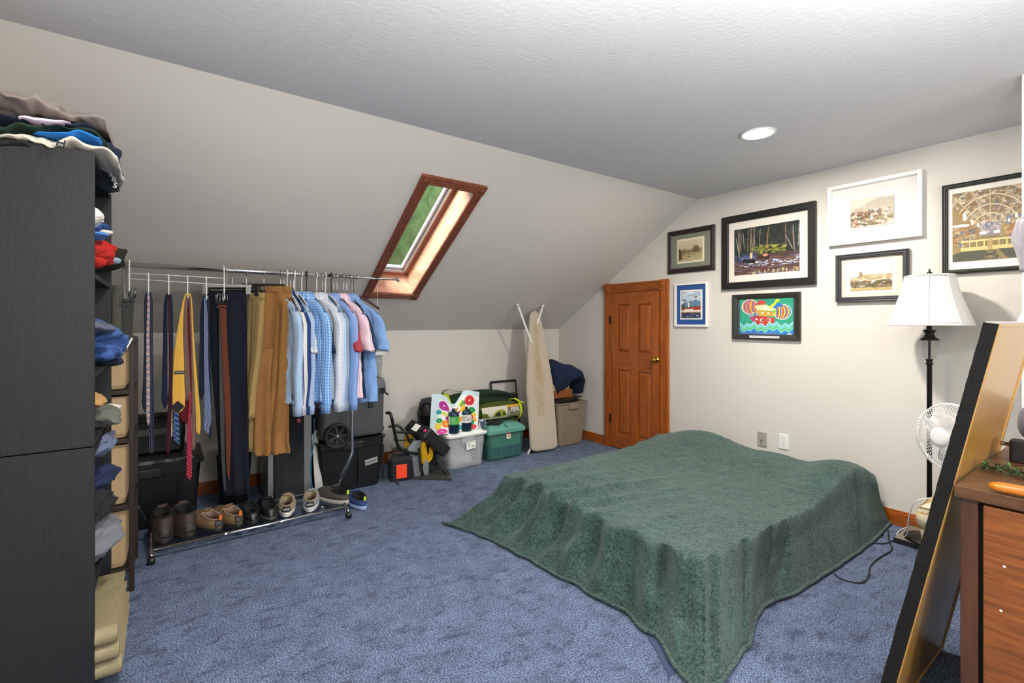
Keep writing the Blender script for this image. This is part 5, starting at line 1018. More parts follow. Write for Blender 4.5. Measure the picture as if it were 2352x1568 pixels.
# ---- shirts
def shirt(y, phi, m, label, long=True, name='shirt', hemz=-.86, sl_end=-.86, hw=.205, collar=True, out=.0, seed=0, th=.02):
    """local frame: x along the hanger (outwards +), z = 0 at the rail"""
    t = thing(name, label, 'shirt', (RX+out*math.cos(phi), y+out*math.sin(phi), RZ), phi, 'shirts on the chrome rail'); rings = []
    prof = [(-.150, .045, .040), (-.166, .075, .040), (-.185, .115, .036), (-.212, .165, .030), (-.24, .197, .026), (-.27, hw, .024), (-.33, hw+.004, .028), (-.45, hw-.006, .032), (-.62, hw-.004, .034), (-.74, hw+.004, .036), (-.81, hw+.010, .038), (hemz, hw+.012, .038)]
    fine = bez([V3(p) for p in prof], 4)
    for k, (z, a, b_) in enumerate(fine):
        s = max(0, (-.25-z)/.7); ring = []
        for i in range(60):
            an = 2*math.pi*i/60; ct_, st_ = math.cos(an), math.sin(an); x = a*math.copysign(abs(ct_)**.8, ct_); w_ = .011*s*math.sin(x*62+seed*2.1+z*3)+.012*noise.noise(V3((x*16, z*7, seed*3)))+.006*noise.noise(V3((x*40, z*22, seed*5)))*(1 if z < -.2 else 0)
            zz = z+(.018*math.cos(x/hw*math.pi)-.012 if k == len(fine)-1 else 0)*-1
            ring.append(V3((x, st_*b_*th/.03+w_, zz)))
        rings.append(ring)
    mk('shirt_body', MB().loft(rings, cap=False), m, t, smooth=True, world=False)
    for s in (1, -1):
        end = sl_end if long else -.52; path = bez([V3((s*(hw-.03), 0, -.245)), V3((s*(hw+.012), .0, -.30)), V3((s*(hw+.028), 0, -.38)), V3((s*(hw+(.030 if long else .045)), 0, (end-.38)/2)), V3((s*(hw+(.022 if long else .058)), 0, end))], 5); rr = []; L = len(path)
        for k, p in enumerate(path):
            f = k/(L-1); ax = (.052*(1-f)+(.036 if long else .050)*f); ay = (.024*(1-f)+(.024 if long else .030)*f); tl = .35*(1-f) if long else .45*(1-f)+.12
            rg = []
            for i in range(28):
                an = 2*math.pi*i/28; w_ = 1+.10*math.sin(an*4+f*6+seed)*f; rg.append(p+V3((math.cos(an)*ax*w_, math.sin(an)*ay*w_+.006*math.sin(f*14+seed)*f, -s*math.cos(an)*ax*tl)))
            rr.append(rg)
        if not long:   # hem turned in
            c = sum(rr[-1], V3((0,0,0)))/28; rr.append([c+(v-c)*.93+V3((0,0,.02)) for v in rr[-1]])
        mk('sleeve', MB().loft(rr, cap=False), m, t, smooth=True, world=False)
        if long:
            c = path[-1]; q = MB(); q.loft([sring(c+V3((0,0,.005)), (.039,0,0), (0,.024,0), 24, 2.4), sring(c+V3((0,0,-.055)), (.037,0,0), (0,.022,0), 24, 2.4), sring(c+V3((0,0,-.055)), (.034,0,0), (0,.019,0), 24, 2.4), sring(c+V3((0,0,-.02)), (.034,0,0), (0,.019,0), 24, 2.4)], cap=False); mk('cuff', q, m, t, smooth=True, world=False)
    if collar:
        q = MB(); q.loft([sring((0,0,-.168), (.058,0,0), (0,.040,0), 28, 2), sring((0,0,-.125), (.050,0,0), (0,.034,0), 28, 2), sring((0,0,-.122), (.055,0,0), (0,.038,0), 28, 2), sring((.004,0,-.150), (.074,0,0), (0,.052,0), 28, 2), sring((.004,0,-.176), (.084,0,0), (0,.056,0), 28, 2)], cap=False); mk('collar', q, m, t, smooth=True, world=False)
    q = MB(); q.obox((0, -.036*th/.03, -.56), (.014,0,0), (0,.0015,0), (0,0,.36)); mk('placket', q, m, t, world=False)
    return t
def ging(n, base, c, s=.014, w_=.5): return pattern(n, base, c, c, s, s, w_, w_)
SH = [  # outer edge px, angle, material, label, long, hook, dict
 (684, 12, fab('pale_blue_oxford', '#a9c3e2'), 'pale blue shirt next to the caramel trousers', True, CHROME, dict(out=.02)),
 (689, 12, pattern('navy_white_dots', '#24345c', '#c9cfdc', '#24345c', .010, .010, .3, .5), 'navy shirt with white dots behind the pale blue shirt', True, CHROME, dict()),
 (696, 12, ging('brown_grid_white', '#dfdcd8', '#8d7f86', .017, .12), 'white shirt with a fine brown grid', True, WHH, dict()),
 (704, 12, fab('navy_poplin', '#263f70'), 'plain royal navy shirt left of the blue plaid shirt', True, CHROME, dict()),
 (713, 13, ging('fine_blue_check', '#c3d3e4', '#7f9cc4', .006), 'pale shirt with a very fine blue check', True, CHROME, dict()),
 (717, 14, ging('white_grey_grid', '#dcdad4', '#a6a5a6', .018, .1), 'white shirt with a grey grid showing mostly its collar', False, WHH, dict(out=-.03)),
 (750, 20, ging('sky_blue_plaid', '#b9d2ee', '#5193dc', .020, .5), 'bright sky blue and white plaid shirt at mid rail', True, WHH, dict(out=.04, th=.03)),
 (756, 18, fab('ink_blue', '#1d2a40'), 'dark ink blue shirt behind the bright plaid shirt', False, BLKH, dict()),
 (778, 18, pattern('white_blue_windowpane', '#dcdde4', '#9fb0d2', '#b9c3d8', .024, .028, .14, .12), 'white shirt with faint blue windowpane plaid', True, WHH, dict(out=.02, th=.028)),
 (785, 16, pattern('pale_blue_stripe', '#b8cbe2', '#8fabd0', '#b8cbe2', .008, 0, .4, 0), 'pale blue finely striped shirt', True, CHROME, dict()),
 (792, 16, ging('grey_blue_check', '#a9b7c6', '#71849a', .010), 'grey blue small check shirt', True, WHH, dict()),
 (812, 18, ging('mid_blue_microcheck', '#a5bfe8', '#5f86c8', .007), 'mid blue micro check shirt with a round hem', True, BLKH, dict(out=.02, th=.028)),
 (819, 17, fab('coral_red', '#a8424a'), 'plain coral red shirt left of the pink checked shirt', False, CHROME, dict()),
 (845, 26, ging('pink_check', '#e6d3de', '#c8889c', .017, .16), 'white and pink checked short sleeved shirt', False, CHROME, dict(out=.03, th=.03)),
 (850, 24, fab('dark_teal_navy', '#24384f'), 'dark navy shirt between the pink and the chambray shirt', False, CHROME, dict()),
 (872, 30, fab('chambray', '#7fa3d8'), 'light chambray blue short sleeved shirt, rightmost on the rail', False, CHROME, dict(out=.03, th=.034, hw=.235, hemz=-.90))]
for k, (po, ph, m, lab, lg, hm, kw) in enumerate(SH):
    phi = R(ph); reach = .235+kw.get('out', 0)+(0 if lg else .03)
    # rail position so that the outer edge of the shirt lies where the photograph shows it
    lo, hi = .3, 1.4
    for _ in range(30):
        y = (lo+hi)/2; p = V3((RX+reach*math.cos(phi), y+reach*math.sin(phi), 0)); dd = -.809017*p.x+.587785*p.y; u = (.587785*p.x+.809017*p.y)/dd*FPX+1176
        if u < po: lo = y
        else: hi = y
    y = min(y, 1.085); shirt(y, phi, m, lab, lg, seed=k, **kw)
    hanger(y, phi, hm if hm is not CHROME else BLKH, ['white plastic', 'black'][0 if hm is WHH else 1]+' hanger of the '+lab, hm, drop=.125 if True else .11, hl=.17, slope_=.09)
t = hanger(1.095, R(60), mat('maroon_hanger_plastic', '#38191c', .3), 'empty dark maroon contoured hanger at the right end of the rail', CHROME, 'maroon_hanger', .20, .13, .10, .009)
# ================================================================== SHOES ON THE BOTTOM RAILS
def shoe(name, label, px, pyb, m_up, m_sole, m_line, L=.295, wd=.052, hc=.075, hh=.022, yaw=0, high=0, tongue=None, tab=None, heel=None, laces=None, z0=.066, Xh=-3.305, stripe=None, brand=None, tilt=0, group='shoes on the rack'):
    c = PX(px, pyb, Xh); t = thing(name, label, 'shoe', (Xh, c.y, z0), rot=(0, tilt, math.pi+yaw), group=group)
    def outline(k, s_=1.0):   # k around; foot outline, x from heel to toe
        a = 2*math.pi*k/48; ct, st = math.cos(a), math.sin(a); ct = math.copysign(abs(ct)**.62, ct); st = math.copysign(abs(st)**.80, st); x = L/2-L/2*ct; f = x/L; w_ = wd*(.72+.34*math.sin(math.pi*min(1, max(0, f))*.9-.25)+.05*math.sin(f*6)); return x, st*w_*s_*1.0
    def ring(z, s_, sx=1.0, dx=0, zf=None): return [V3((L/2+(outline(k)[0]-L/2)*sx+dx, outline(k, s_)[1], z+(zf(outline(k)[0]/L) if zf else 0))) for k in range(48)]
    q = MB(); q.loft([ring(0, .93, .97), ring(.004, 1, 1), ring(hh*.6, 1.02, 1.005), ring(hh, 1.0, 1)]); mk('sole', q, m_sole, t, smooth=True, world=False)
    if stripe: q = MB(); q.loft([ring(hh*.62, 1.03, 1.009), ring(hh*.62+.0025, 1.03, 1.009)]); mk('sole_stripe', q, stripe, t, smooth=True, world=False)
    rings = []; H = hc+high; ocx, oa, ob = .084*L/.29, .068, .038   # collar opening
    for j in range(15):
        s = j/14; e = s**1.1; r = []
        for k in range(48):
            a = 2*math.pi*k/48; ct, st = math.cos(a), math.sin(a); x0, y0 = outline(k, .98); f = x0/L
            ox, oy = ocx-oa*ct, ob*st; bulge = math.sin(s*math.pi)*.006
            zc = H+.012*(-ct)*(-1)*.6+(.010 if ct > .6 else 0); zc = H-.008*max(0, ct)+.020*max(0, -ct)
            toe = max(0, -ct); vamp = (.5-.5*math.cos(math.pi*s))
            x = x0+(ox-x0)*(s**(1.0+1.3*toe)); y = (y0+(oy-y0)*(s**1.5)); y += math.copysign(bulge, y0) if abs(y0) > 1e-4 else 0
            zz = hh+(zc-hh)*(s**(.85 if ct > 0 else 1.0-.42*toe)); r.append(V3((x, y, zz)))
        rings.append(r)
    top = rings[-1]; mk('upper', MB().loft([ring(hh*.9, .97, .985)]+rings, cap=False), m_up, t, smooth=True, world=False)
    cc = sum(top, V3((0,0,0)))/48; q = MB(); q.loft([top, [cc+(v-cc)*.90+V3((0,0,.003)) for v in top], [cc+(v-cc)*.80+V3((0,0,-.01)) for v in top], [V3((L*.35+(v.x-L*.35)*.9, v.y*1.0, hh+.006)) for v in top]]); mk('lining', q, m_line, t, smooth=True, world=False)
    q = MB(); q.tube([v+V3((0,0,.001)) for v in top], .0055 if high or m_line is not m_up else .004, 8, close=True); mk('padded_collar', q, m_line, t, smooth=True, world=False)
    # tongue
    q = MB(); tx_ = ocx+oa*.75; rr = []
    for j in range(7): s = j/6; rr.append(sring((tx_+.05*(1-s)*.9-.01*s, 0, hc*.80+(H-hc*.8+.035)*s), (.004*(1), 0, .003), (0, .024-.004*(1-s), 0), 14, 3))
    q.loft(rr); mk('tongue', q, tongue or m_up, t, smooth=True, world=False)
    lm = laces or BLKTXT; q = MB()
    for j in range(4): x = tx_+.012+.020*j; z = H*.98-.013*j*(1+high*4); q.tube(bez([V3((x, -.024, z-.006)), V3((x+.003, 0, z+.006)), V3((x, .024, z-.006))], 3), .0022, 6)
    q.tube(bez([V3((tx_, .005, H+.004)), V3((tx_-.01, .03, H+.020)), V3((tx_+.01, .045, H-.01)), V3((tx_, .012, H+.004))], 5), .0018, 6); q.tube(bez([V3((tx_, -.005, H+.004)), V3((tx_-.015, -.025, H+.024)), V3((tx_+.008, -.045, H-.006)), V3((tx_, -.012, H+.004))], 5), .0018, 6); mk('laces', q, lm, t, smooth=True, world=False)
    if heel:
        q = MB(); rr = []
        for j in range(6):
            s = j/5; z = hh+.010+(hc-hh-.020)*s; xx = -.0035+.012*s*s; rr.append([V3((xx+.020*(1-math.cos(b_))*.9, .030*(1-.25*s)*math.sin(b_), z)) for b_ in [R(-68+136*i/10) for i in range(11)]])
        q.loft(rr, cap=False, closed=False); h_ = mk('heel_counter', q, heel, t, smooth=True, world=False); h_.modifiers.new('t', 'SOLIDIFY').thickness = .002
        if brand: text('lettering', brand, mat('lettering_cream', '#e9e6da', .6), h_, (-.0055, 0, hc*.72), (0,-1,0), (0,0,1), .0155, .0006, world=False)
    if tab: q = MB(); q.obox((.0, 0, H+.006), (.003,0,.001), (0,.008,0), (-.001,0,.013)); mk('heel_tab', q, tab, t, bev=.001, world=False)
    return t
BRL = mat('dark_brown_leather', '#46332a', .6, 0, .3, 60, .3, 18, col2='#2e2622'); DSOL = mat('dark_rubber', '#1f1e1c', .7, 0, .3, 80); DLIN = fab('dark_lining', '#1b1b1d'); TAN_ = mat('tan_suede', '#7d6343', .85, 0, .3, 120, .15, 20); TLIN = fab('mauve_lining', '#8a7061'); BLKL = mat('polished_black_leather', '#17191c', .28, 0, .06, 40); GREYR = mat('grey_rubber', '#4a463e', .7, 0, .3, 60)
BEIC = fab('beige_canvas_shoe', '#a08f77'); GRYC = fab('grey_canvas_shoe', '#8f949e'); NVY = mat('navy_heel_patch', '#181c26', .5); WSOL = mat('white_rubber', '#e4e2de', .5); CHRS = fab('charcoal_mesh', '#4a4742'); PSOL = mat('putty_rubber', '#aaa297', .6, 0, .2, 40); BLUS = fab('blue_mesh', '#34497a'); LBS = mat('pale_blue_rubber', '#8fa9cf', .5); LIME = mat('lime_tab', '#b6dc2e', .5); TANL = mat('tan_lace', '#b39a74', .8); GRYL = mat('grey_lace', '#5c5b58', .8)
shoe('hiking_boot', 'dark brown high hiking boot, leftmost on the shoe rail', 379, 1252, BRL, DSOL, DLIN, hc=.095, high=.055, wd=.058, hh=.028, yaw=R(6), heel=mat('boot_heel_rubber', '#2a2826', .6), group='hiking boots')
shoe('hiking_boot', 'dark brown high hiking boot with a pale lace loop, second from the left', 437, 1243, BRL, DSOL, DLIN, hc=.095, high=.055, wd=.058, hh=.028, yaw=R(14), laces=GRYL, heel=mat('boot_heel_rubber', '#2a2826', .6), group='hiking boots')
shoe('trail_shoe', 'tan suede trail shoe with orange heel loop next to the hiking boots', 506, 1229, TAN_, DSOL, TLIN, hc=.08, wd=.053, hh=.026, yaw=R(26), tab=mat('orange_loop', '#d96a20', .5), heel=mat('trail_heel_rubber', '#2c2b2a', .6), laces=TANL, group='tan trail shoes')
shoe('trail_shoe', 'tan suede trail shoe with orange heel loop next to the black shoes', 552, 1216, TAN_, DSOL, TLIN, hc=.08, wd=.053, hh=.026, yaw=R(22), tab=mat('orange_loop', '#d96a20', .5), heel=mat('trail_heel_rubber', '#2c2b2a', .6), laces=TANL, group='tan trail shoes')
shoe('black_leather_shoe', 'polished black leather shoe next to the tan trail shoes', 584, 1208, BLKL, DSOL, DLIN, hc=.074, wd=.05, yaw=R(4), group='black leather shoes')
shoe('black_leather_shoe', 'black leather shoe with a grey sole next to the beige sneaker', 625, 1200, BLKL, GREYR, DLIN, hc=.076, wd=.051, yaw=R(2), group='black leather shoes')
shoe('canvas_sneaker', 'beige canvas sneaker with white sole and navy heel patch', 658, 1195, BEIC, WSOL, fab('beige_lining', '#8f8168'), hc=.074, wd=.050, hh=.028, yaw=R(-12), heel=NVY, brand='adidas', laces=TANL, stripe=BLKTXT, group='canvas sneakers')
shoe('canvas_sneaker', 'grey canvas sneaker with white sole and navy heel patch', 712, 1183, GRYC, WSOL, fab('beige_lining', '#8f8168'), hc=.074, wd=.050, hh=.028, yaw=R(-16), heel=NVY, brand='adidas', laces=TANL, stripe=BLKTXT, group='canvas sneakers')
shoe('running_shoe', 'charcoal running shoe with putty sole and lime heel tab', 799, 1166, CHRS, PSOL, DLIN, hc=.074, wd=.054, hh=.028, yaw=R(24), tab=LIME, laces=GRYL, group='running shoes')
shoe('running_shoe', 'blue running shoe with pale sole and lime heel tab, rightmost shoe', 838, 1168, BLUS, LBS, DLIN, hc=.074, wd=.052, hh=.028, yaw=R(-14)+R(20), tab=LIME, laces=GRYL, z0=.003, Xh=-3.29, group='running shoes')

# ================================================================== STORAGE BINS, COOLER AND CAMPING GEAR ALONG THE KNEE WALL
def tote_rings(cx, cy, hx, hy, z0, z1, taper=.03, r=.035, ribs=True):
    out = []; out.append(rrect(cx, cy, hx-taper-.01, hy-taper-.01, z0, r, 6)); out.append(rrect(cx, cy, hx-taper, hy-taper, z0+.012, r, 6))
    out.append(rrect(cx, cy, hx-taper*.25, hy-taper*.25, z1-.07, r, 6)); out.append(rrect(cx, cy, hx-.006, hy-.006, z1-.062, r, 6)); out.append(rrect(cx, cy, hx-.004, hy-.004, z1-.02, r, 6)); out.append(rrect(cx, cy, hx+.006, hy+.006, z1-.016, r, 6)); out.append(rrect(cx, cy, hx+.008, hy+.008, z1, r, 6))
    out.append(rrect(cx, cy, hx-.008, hy-.008, z1, r, 6)); out.append(rrect(cx, cy, hx-taper-.008, hy-taper-.008, z0+.018, r, 6)); return out
def tote(name, label, x0, x1, y0, y1, z0, z1, m, taper=.03, lid=None, lidh=.03, ribs=3, handle=True, cat='storage tote', lid_mat=None, group=None):
    cx, cy, hx, hy = (x0+x1)/2, (y0+y1)/2, abs(x1-x0)/2-.008, (y1-y0)/2-.008
    t = thing(name, label, cat, (cx, cy, z0), group=group); mk('tub', MB().loft(tote_rings(cx, cy, hx, hy, z0, z1, taper)), m, t, bev=.0)
    if ribs:
        for k in range(ribs):
            yy = cy-hy*.6+1.2*hy*k/max(1, ribs-1); q = MB(); q.loft([[(cx+hx-taper-.002, yy-.012, z0+.03), (cx+hx-taper+.006, yy-.010, z0+.03), (cx+hx-taper+.006, yy+.010, z0+.03), (cx+hx-taper-.002, yy+.012, z0+.03)], [(cx+hx-taper*.3-.004, yy-.012, z1-.08), (cx+hx-taper*.3+.005, yy-.010, z1-.08), (cx+hx-taper*.3+.005, yy+.010, z1-.08), (cx+hx-taper*.3-.004, yy+.012, z1-.08)]]); mk('rib', q, m, t)
    if handle: q = MB(); q.obox((cx+hx+.004, cy, z1-.045), (.010,0,0), (0,hy*.32,0), (0,0,.028)); mk('handle', q, m, t, bev=.006)
    if lid is not None:
        lm = lid_mat or m; q = MB(); q.loft([rrect(cx, cy, hx+.014, hy+.014, z1-.014, .04, 6), rrect(cx, cy, hx+.016, hy+.016, z1+.004, .04, 6), rrect(cx, cy, hx+.010, hy+.010, z1+.010, .04, 6), rrect(cx, cy, hx-.006, hy-.006, z1+.011, .04, 6), rrect(cx, cy, hx-.016, hy-.016, z1+lidh, .035, 6), rrect(cx, cy, hx-.03, hy-.03, z1+lidh+.001, .03, 6)]); mk('lid', q, lm, t, bev=.0)
    return t
BT_ = mat('black_tote_plastic', '#151618', .38, 0, .04, 60); BTL = mat('black_tote_lid', '#26282a', .35)
tote('black_lidded_tote', 'large black lidded tote behind the ties at the left end of the rack', -4.27, -3.76, -.42, .215, .001, .40, BT_, lid=1, lid_mat=BTL, ribs=5)
t = thing('black_crate', 'black crate standing on the large lidded tote behind the ties', 'crate', (-4.1, -.12, .432)); mk('crate_body', MB().loft(tote_rings(-4.10, -.10, .15, .23, .433, .66, .012)), BT_, t); q = MB(); q.box((-3.952, -.25, .56), (-3.944, .06, .60)); mk('crate_band', q, mat('grey_band', '#55554e', .5), t)
t = thing('waste_bin', 'black waste bin on the carpet behind the navy trousers', 'waste bin', (-4.02, .42, 0)); mk('bin_body', MB().lathe([(.085, .001), (.09, .006), (.112, .33), (.116, .34), (.110, .345), (.086, .02), (.001, .018)], (-4.02, .42, 0), 32), BT_, t, smooth=True)
# tower fan / heater with mesh front
t = thing('computer_tower', 'grey and black mesh fronted computer tower behind the caramel trousers', 'computer', (-3.97, .74, 0)); GS = mat('silver_grey_panel', '#8c8e90', .4, .4)
y0, y1 = PX(630, 1100, -3.79).y, PX(698, 1100, -3.79).y; ya, yb = PX(615, 1100, -3.80).y, PX(716, 1100, -3.80).y; zt = .63
mk('casing', MB().box((-4.16, ya+.01, .004), (-3.84, yb-.01, zt-.02)), mat('tower_casing', '#3b3d40', .5), t, bev=.006)
mk('side_panel', MB().box((-4.14, ya, .02), (-3.80, y0-.002, zt-.07)), GS, t, bev=.004); mk('side_panel', MB().box((-4.14, y1+.002, .02), (-3.80, yb, zt)), GS, t, bev=.004)
fr_ = mk('mesh_front', MB().box((-3.84, y0, .004), (-3.785, y1, zt)), mat('dark_mesh', '#20272c', .4, .2, .5, 500), t, bev=.005)
q = MB(); z = .06
while z < .42:
    for yy in (y0+.012, y1-.012): q.box((-3.7855, yy-.003, z), (-3.7835, yy+.003, z+.005))
    z += .010
mk('vent_holes', q, BLKTXT, fr_)
q = MB(); z = .08
while z < .40: q.box((-3.7855, y0+.03, z), (-3.7840, y1-.03, z+.003)); z += .009
mk('vent_slots', q, BLKTXT, fr_)
mk('logo', MB().lathe([(.016, 0), (.014, .0015), (.001, .002)], (-3.785, y1-.035, zt-.05), 24, (1,0,0)), mat('orange_badge', '#a8442c', .4), fr_)
q = MB(); [q.box((-3.786, y0+.03, zt-.04-.03*k), (-3.7835, y0+.09, zt-.037-.03*k)) for k in range(2)]; mk('drive_slot', q, GS, fr_)
a = [PX(722, 960, -3.66), PX(720, 1020, -3.66), PX(714, 1060, -3.66), PX(716, 1110, -3.66), PX(720, 1128, -3.66)]; mk('teal_cable', MB().tube(bez(a), .0035, 7), mat('teal_cable', '#1d6c8c', .4), smooth=True, tag=('teal cable hanging behind the grey sneaker and the white board', 'cable'))
# white board on edge
q = MB(); A, B_, C_, D_ = PX(716, 1000, -3.80), PX(727, 985, -3.80), PX(742, 1128, -3.74), PX(724, 1138, -3.74); q.loft([[A, B_, B_+V3((-.02,.012,0)), A+V3((-.02,.012,0))], [D_, C_, C_+V3((-.02,.012,0)), D_+V3((-.02,.012,0))]]); mk('white_board', q, mat('offwhite_board', '#b9b8b4', .5), bev=.003, tag=('narrow off-white board leaning between the computer tower and the wheeled cooler', 'board'))
# black tote with label
tt = tote('black_open_tote', 'large black open tote with a handwritten label under the grey cooler', -4.27, -3.715, .92, 1.455, .001, .40, BT_, ribs=0, taper=.035)
yk = PX(852, 1058, -3.735); o = mk('label_tape', MB().obox((-3.728, yk.y, yk.z), (.0015,0,0), (0,.050,.008), (0,-.003,.022)), mat('silver_tape', '#9c9c9c', .45, .2), tt)
text('lettering', 'Kitchen', BLKTXT, o, (-3.7255, yk.y, yk.z), (0,1,.14), (0,-.1,1), .030, .0003)
for s in (-1, 1): mk('recess_rib', MB().obox((-3.727, yk.y+s*.095, .19), (.006,0,0), (0,.008,-.0), (0,0,.14)), BT_, tt, bev=.004)
# wheeled cooler
CG = mat('cooler_grey', '#46484b', .5, 0, .08, 120); CG2 = mat('cooler_lid_grey', '#6b6e72', .45)
ck = thing('wheeled_cooler', 'dark grey wheeled cooler standing on the black labelled tote', 'cooler', (-3.93, 1.19, .41)); cx_, cy_ = -3.93, 1.185
mk('cooler_body', MB().loft([rrect(cx_, cy_, .235, .235, z, .05, 6) for z in (.425,)]+[rrect(cx_, cy_, .245, .25, .44, .05, 6), rrect(cx_, cy_, .247, .252, .47, .05, 6), rrect(cx_, cy_, .240, .245, .475, .05, 6), rrect(cx_, cy_, .245, .250, .74, .05, 6)]), CG, ck)
mk('cooler_band', MB().loft([rrect(cx_, cy_, .25, .255, z, .05, 6) for z in (.741, .785)]), BLACKP, ck); mk('cooler_lid', MB().loft([rrect(cx_, cy_, .252, .257, .786, .05, 6), rrect(cx_, cy_, .25, .255, .84, .05, 6), rrect(cx_, cy_, .235, .24, .862, .05, 6), rrect(cx_, cy_, .20, .20, .866, .05, 6)]), CG2, ck)
q = MB(); q.tube(bez([V3((-3.80, cy_+.25, .85)), V3((-3.78, cy_+.275, .81)), V3((-3.78, cy_+.28, .74)), V3((-3.76, cy_+.30, .715))]), .008, 8); mk('latch', q, BLACKP, ck, smooth=True)
q = MB(); yy = PX(852, 935, -3.68).y; q.box((-3.687, yy-.02, .64), (-3.670, yy+.02, .70)); mk('lid_catch', q, BLACKP, ck, bev=.004)
wc = PX(775, 1001, -3.645); wh = mk('wheel', MB().lathe([(.055, -.02), (.088, -.022), (.094, -.012), (.094, .012), (.088, .018), (.070, .014), (.068, .0), (.001, -.004)], wc, 40, (1,0,0)), mat('tyre_rubber', '#191919', .6, 0, .3, 60), ck, smooth=True)
q = MB()
for k in range(7): an = 2*math.pi*k/7; d = V3((0, math.cos(an), math.sin(an))); q.obox(wc+d*.038+V3((.008,0,0)), d*.032, V3((0,-d.z,d.y))*.008, (.006,0,0))
mk('spokes', q, mat('wheel_plastic', '#2c2d2f', .4), wh, bev=.002); mk('hub', MB().lathe([(.014, 0), (.012, .012), (.005, .015), (.001, .016)], wc, 20, (1,0,0)), STEEL, wh, smooth=True)
mk('axle_housing', MB().box((-3.72, wc.y-.05, .43), (-3.665, wc.y+.05, .50)), BLACKP, ck, bev=.01)
# small clear bin on the cooler
CLP = milky('frosted_plastic', '#c3c8cc', .55, .3); a_, b__ = PX(848, 840, -3.72).y, PX(887, 840, -3.72).y
sb = tote('small_clear_bin', 'small frosted bin with white lid standing on the grey cooler', -4.02, -3.73, b__-.23, b__, .868, 1.055, CLP, lid=1, lidh=.012, ribs=0, handle=False, taper=.012, lid_mat=WHITEP, cat='storage bin')
q = MB(); q.tube(bez([V3((-3.73, b__-.12, 1.075)), V3((-3.735, b__-.10, 1.100)), V3((-3.75, b__+.0, 1.085)), V3((-3.73, b__+.004, 1.072))]), .003, 6); mk('wire_handle', q, BLKTXT, sb, smooth=True); mk('bin_contents', MB().loft([sring((-3.87, b__-.11, z), (.08,0,0), (0,.07,0), 20, 3) for z in (.885, .98, 1.0)]), mat('dark_contents', '#4f5558', .6), sb)
q = MB(); q.obox((-3.83, b__-.14, 1.093), (.08,0,0), (0,.075,0), (0,.0,.006)); mk('white_sheet', q, PAPER, bev=.003, tag=('folded white plastic sheet lying on the small frosted bin', 'sheet'))
# power lantern box with orange grille
lx, ly = -3.80, 1.60; OR_ = mat('orange_grille', '#ef4416', .45); t = thing('power_pack', 'black portable power box with an orange ribbed front on the carpet', 'power box', (lx, ly, 0)); rz_ = Matrix.Rotation(R(-12), 3, 'Z')
def LB(x, y, z): return V3((lx, ly, 0))+rz_ @ V3((x, y, z))
q = MB(); q.loft([[LB(v.x, v.y, v.z) for v in rrect(0, 0, hx, hy, z, .02, 4)] for z, hx, hy in ((.002, .075, .085), (.006, .08, .09), (.17, .08, .09), (.20, .055, .075), (.215, .03, .06))]); mk('box_body', q, mat('glossy_black_plastic', '#1d1f22', .28), t)
q = MB(); q.tube(bez([LB(0,-.055,.20), LB(0,-.05,.245), LB(0,.0,.255), LB(0,.055,.225), LB(0,.06,.19)]), .012, 10); mk('carry_handle', q, BLACKP, t, smooth=True)
q = MB(); q.loft([[LB(.0815, -.045+.09*i, .025+.115*j) for i, j in ((0,0),(1,0),(1,1),(0,1))], [LB(.085, -.043+.086*i, .027+.111*j) for i, j in ((0,0),(1,0),(1,1),(0,1))]]); gr_ = mk('orange_front', q, OR_, t, bev=.003)
q = MB()
for k in range(8): z = .034+.0135*k; q.loft([[LB(.084, -.040, z), LB(.088, -.040, z+.002), LB(.084, -.040, z+.006)], [LB(.084, .040, z), LB(.088, .040, z+.002), LB(.084, .040, z+.006)]])
mk('grille_ribs', q, OR_, gr_)
# framed backpack carrier heap
fp = thing('frame_backpack', 'tubular frame backpack with yellow and grey pads heaped between cooler and clear tote', 'backpack', (-3.85, 1.78, 0)); TUB = mat('black_tube', '#17181a', .3, .2); YEL = fab('yellow_pad', '#c99a1c'); GRYF = mat('grey_sheen_fabric', '#7f868c', .5, 0, .3, 30, .3, 20); WEB = fab('black_webbing', '#26282b')
def T_(pts, r, m, nm, x=-3.72): mk(nm, MB().tube(bez([PX(p[0], p[1], p[2] if len(p) > 2 else x) for p in pts], 5), r, 10), m, fp, smooth=True)
T_([(888,948,-3.78),(897,951),(905,985),(913,1020),(925,1035),(958,1042)], .0125, TUB, 'frame_tube')
T_([(893,980,-3.85),(915,978,-3.82),(935,1000,-3.80),(950,1030,-3.78)], .010, TUB, 'frame_tube')
T_([(908,992,-3.74),(930,993,-3.74),(955,996,-3.76),(985,1020,-3.80)], .011, TUB, 'frame_tube')
T_([(905,1010,-3.80),(930,1011,-3.80),(950,1008,-3.80)], .006, WEB, 'strap')
def pad(nm, secs, m, x, th=.03, sd=0):
    o = hang(nm, secs, x, x, th, m, fp, 24, fold=.006, fk=4, ph=sd, e=2.4); return o
pad('yellow_pad', [(998,930,944),(1012,928,951),(1030,931,948)], YEL, -3.84)
pad('yellow_pad', [(1014,969,977),(1030,966,980),(1050,968,981),(1064,968,978)], YEL, -3.73, .03, 2)
pad('yellow_pad', [(1022,984,988),(1040,985,994),(1055,970,992),(1066,970,980)], YEL, -3.735, .02, 3)
pad('dark_pad', [(1008,955,990),(1030,972,1000),(1060,968,1004),(1095,958,1012)], WEB, -3.80, .07, 1)
pad('grey_fabric', [(1010,950,968),(1030,935,965),(1060,946,966),(1082,948,966),(1094,952,966)], GRYF, -3.76, .05, 4)
pad('grey_fabric', [(1055,975,980),(1070,970,985),(1092,974,984)], GRYF, -3.72, .02, 5)
T_([(962,1028,-3.70),(963,1050,-3.70),(967,1080,-3.70),(972,1094,-3.70)], .010, WEB, 'strap'); T_([(947,1048,-3.71),(940,1065,-3.71),(940,1085,-3.71),(950,1098,-3.70)], .005, WEB, 'strap')
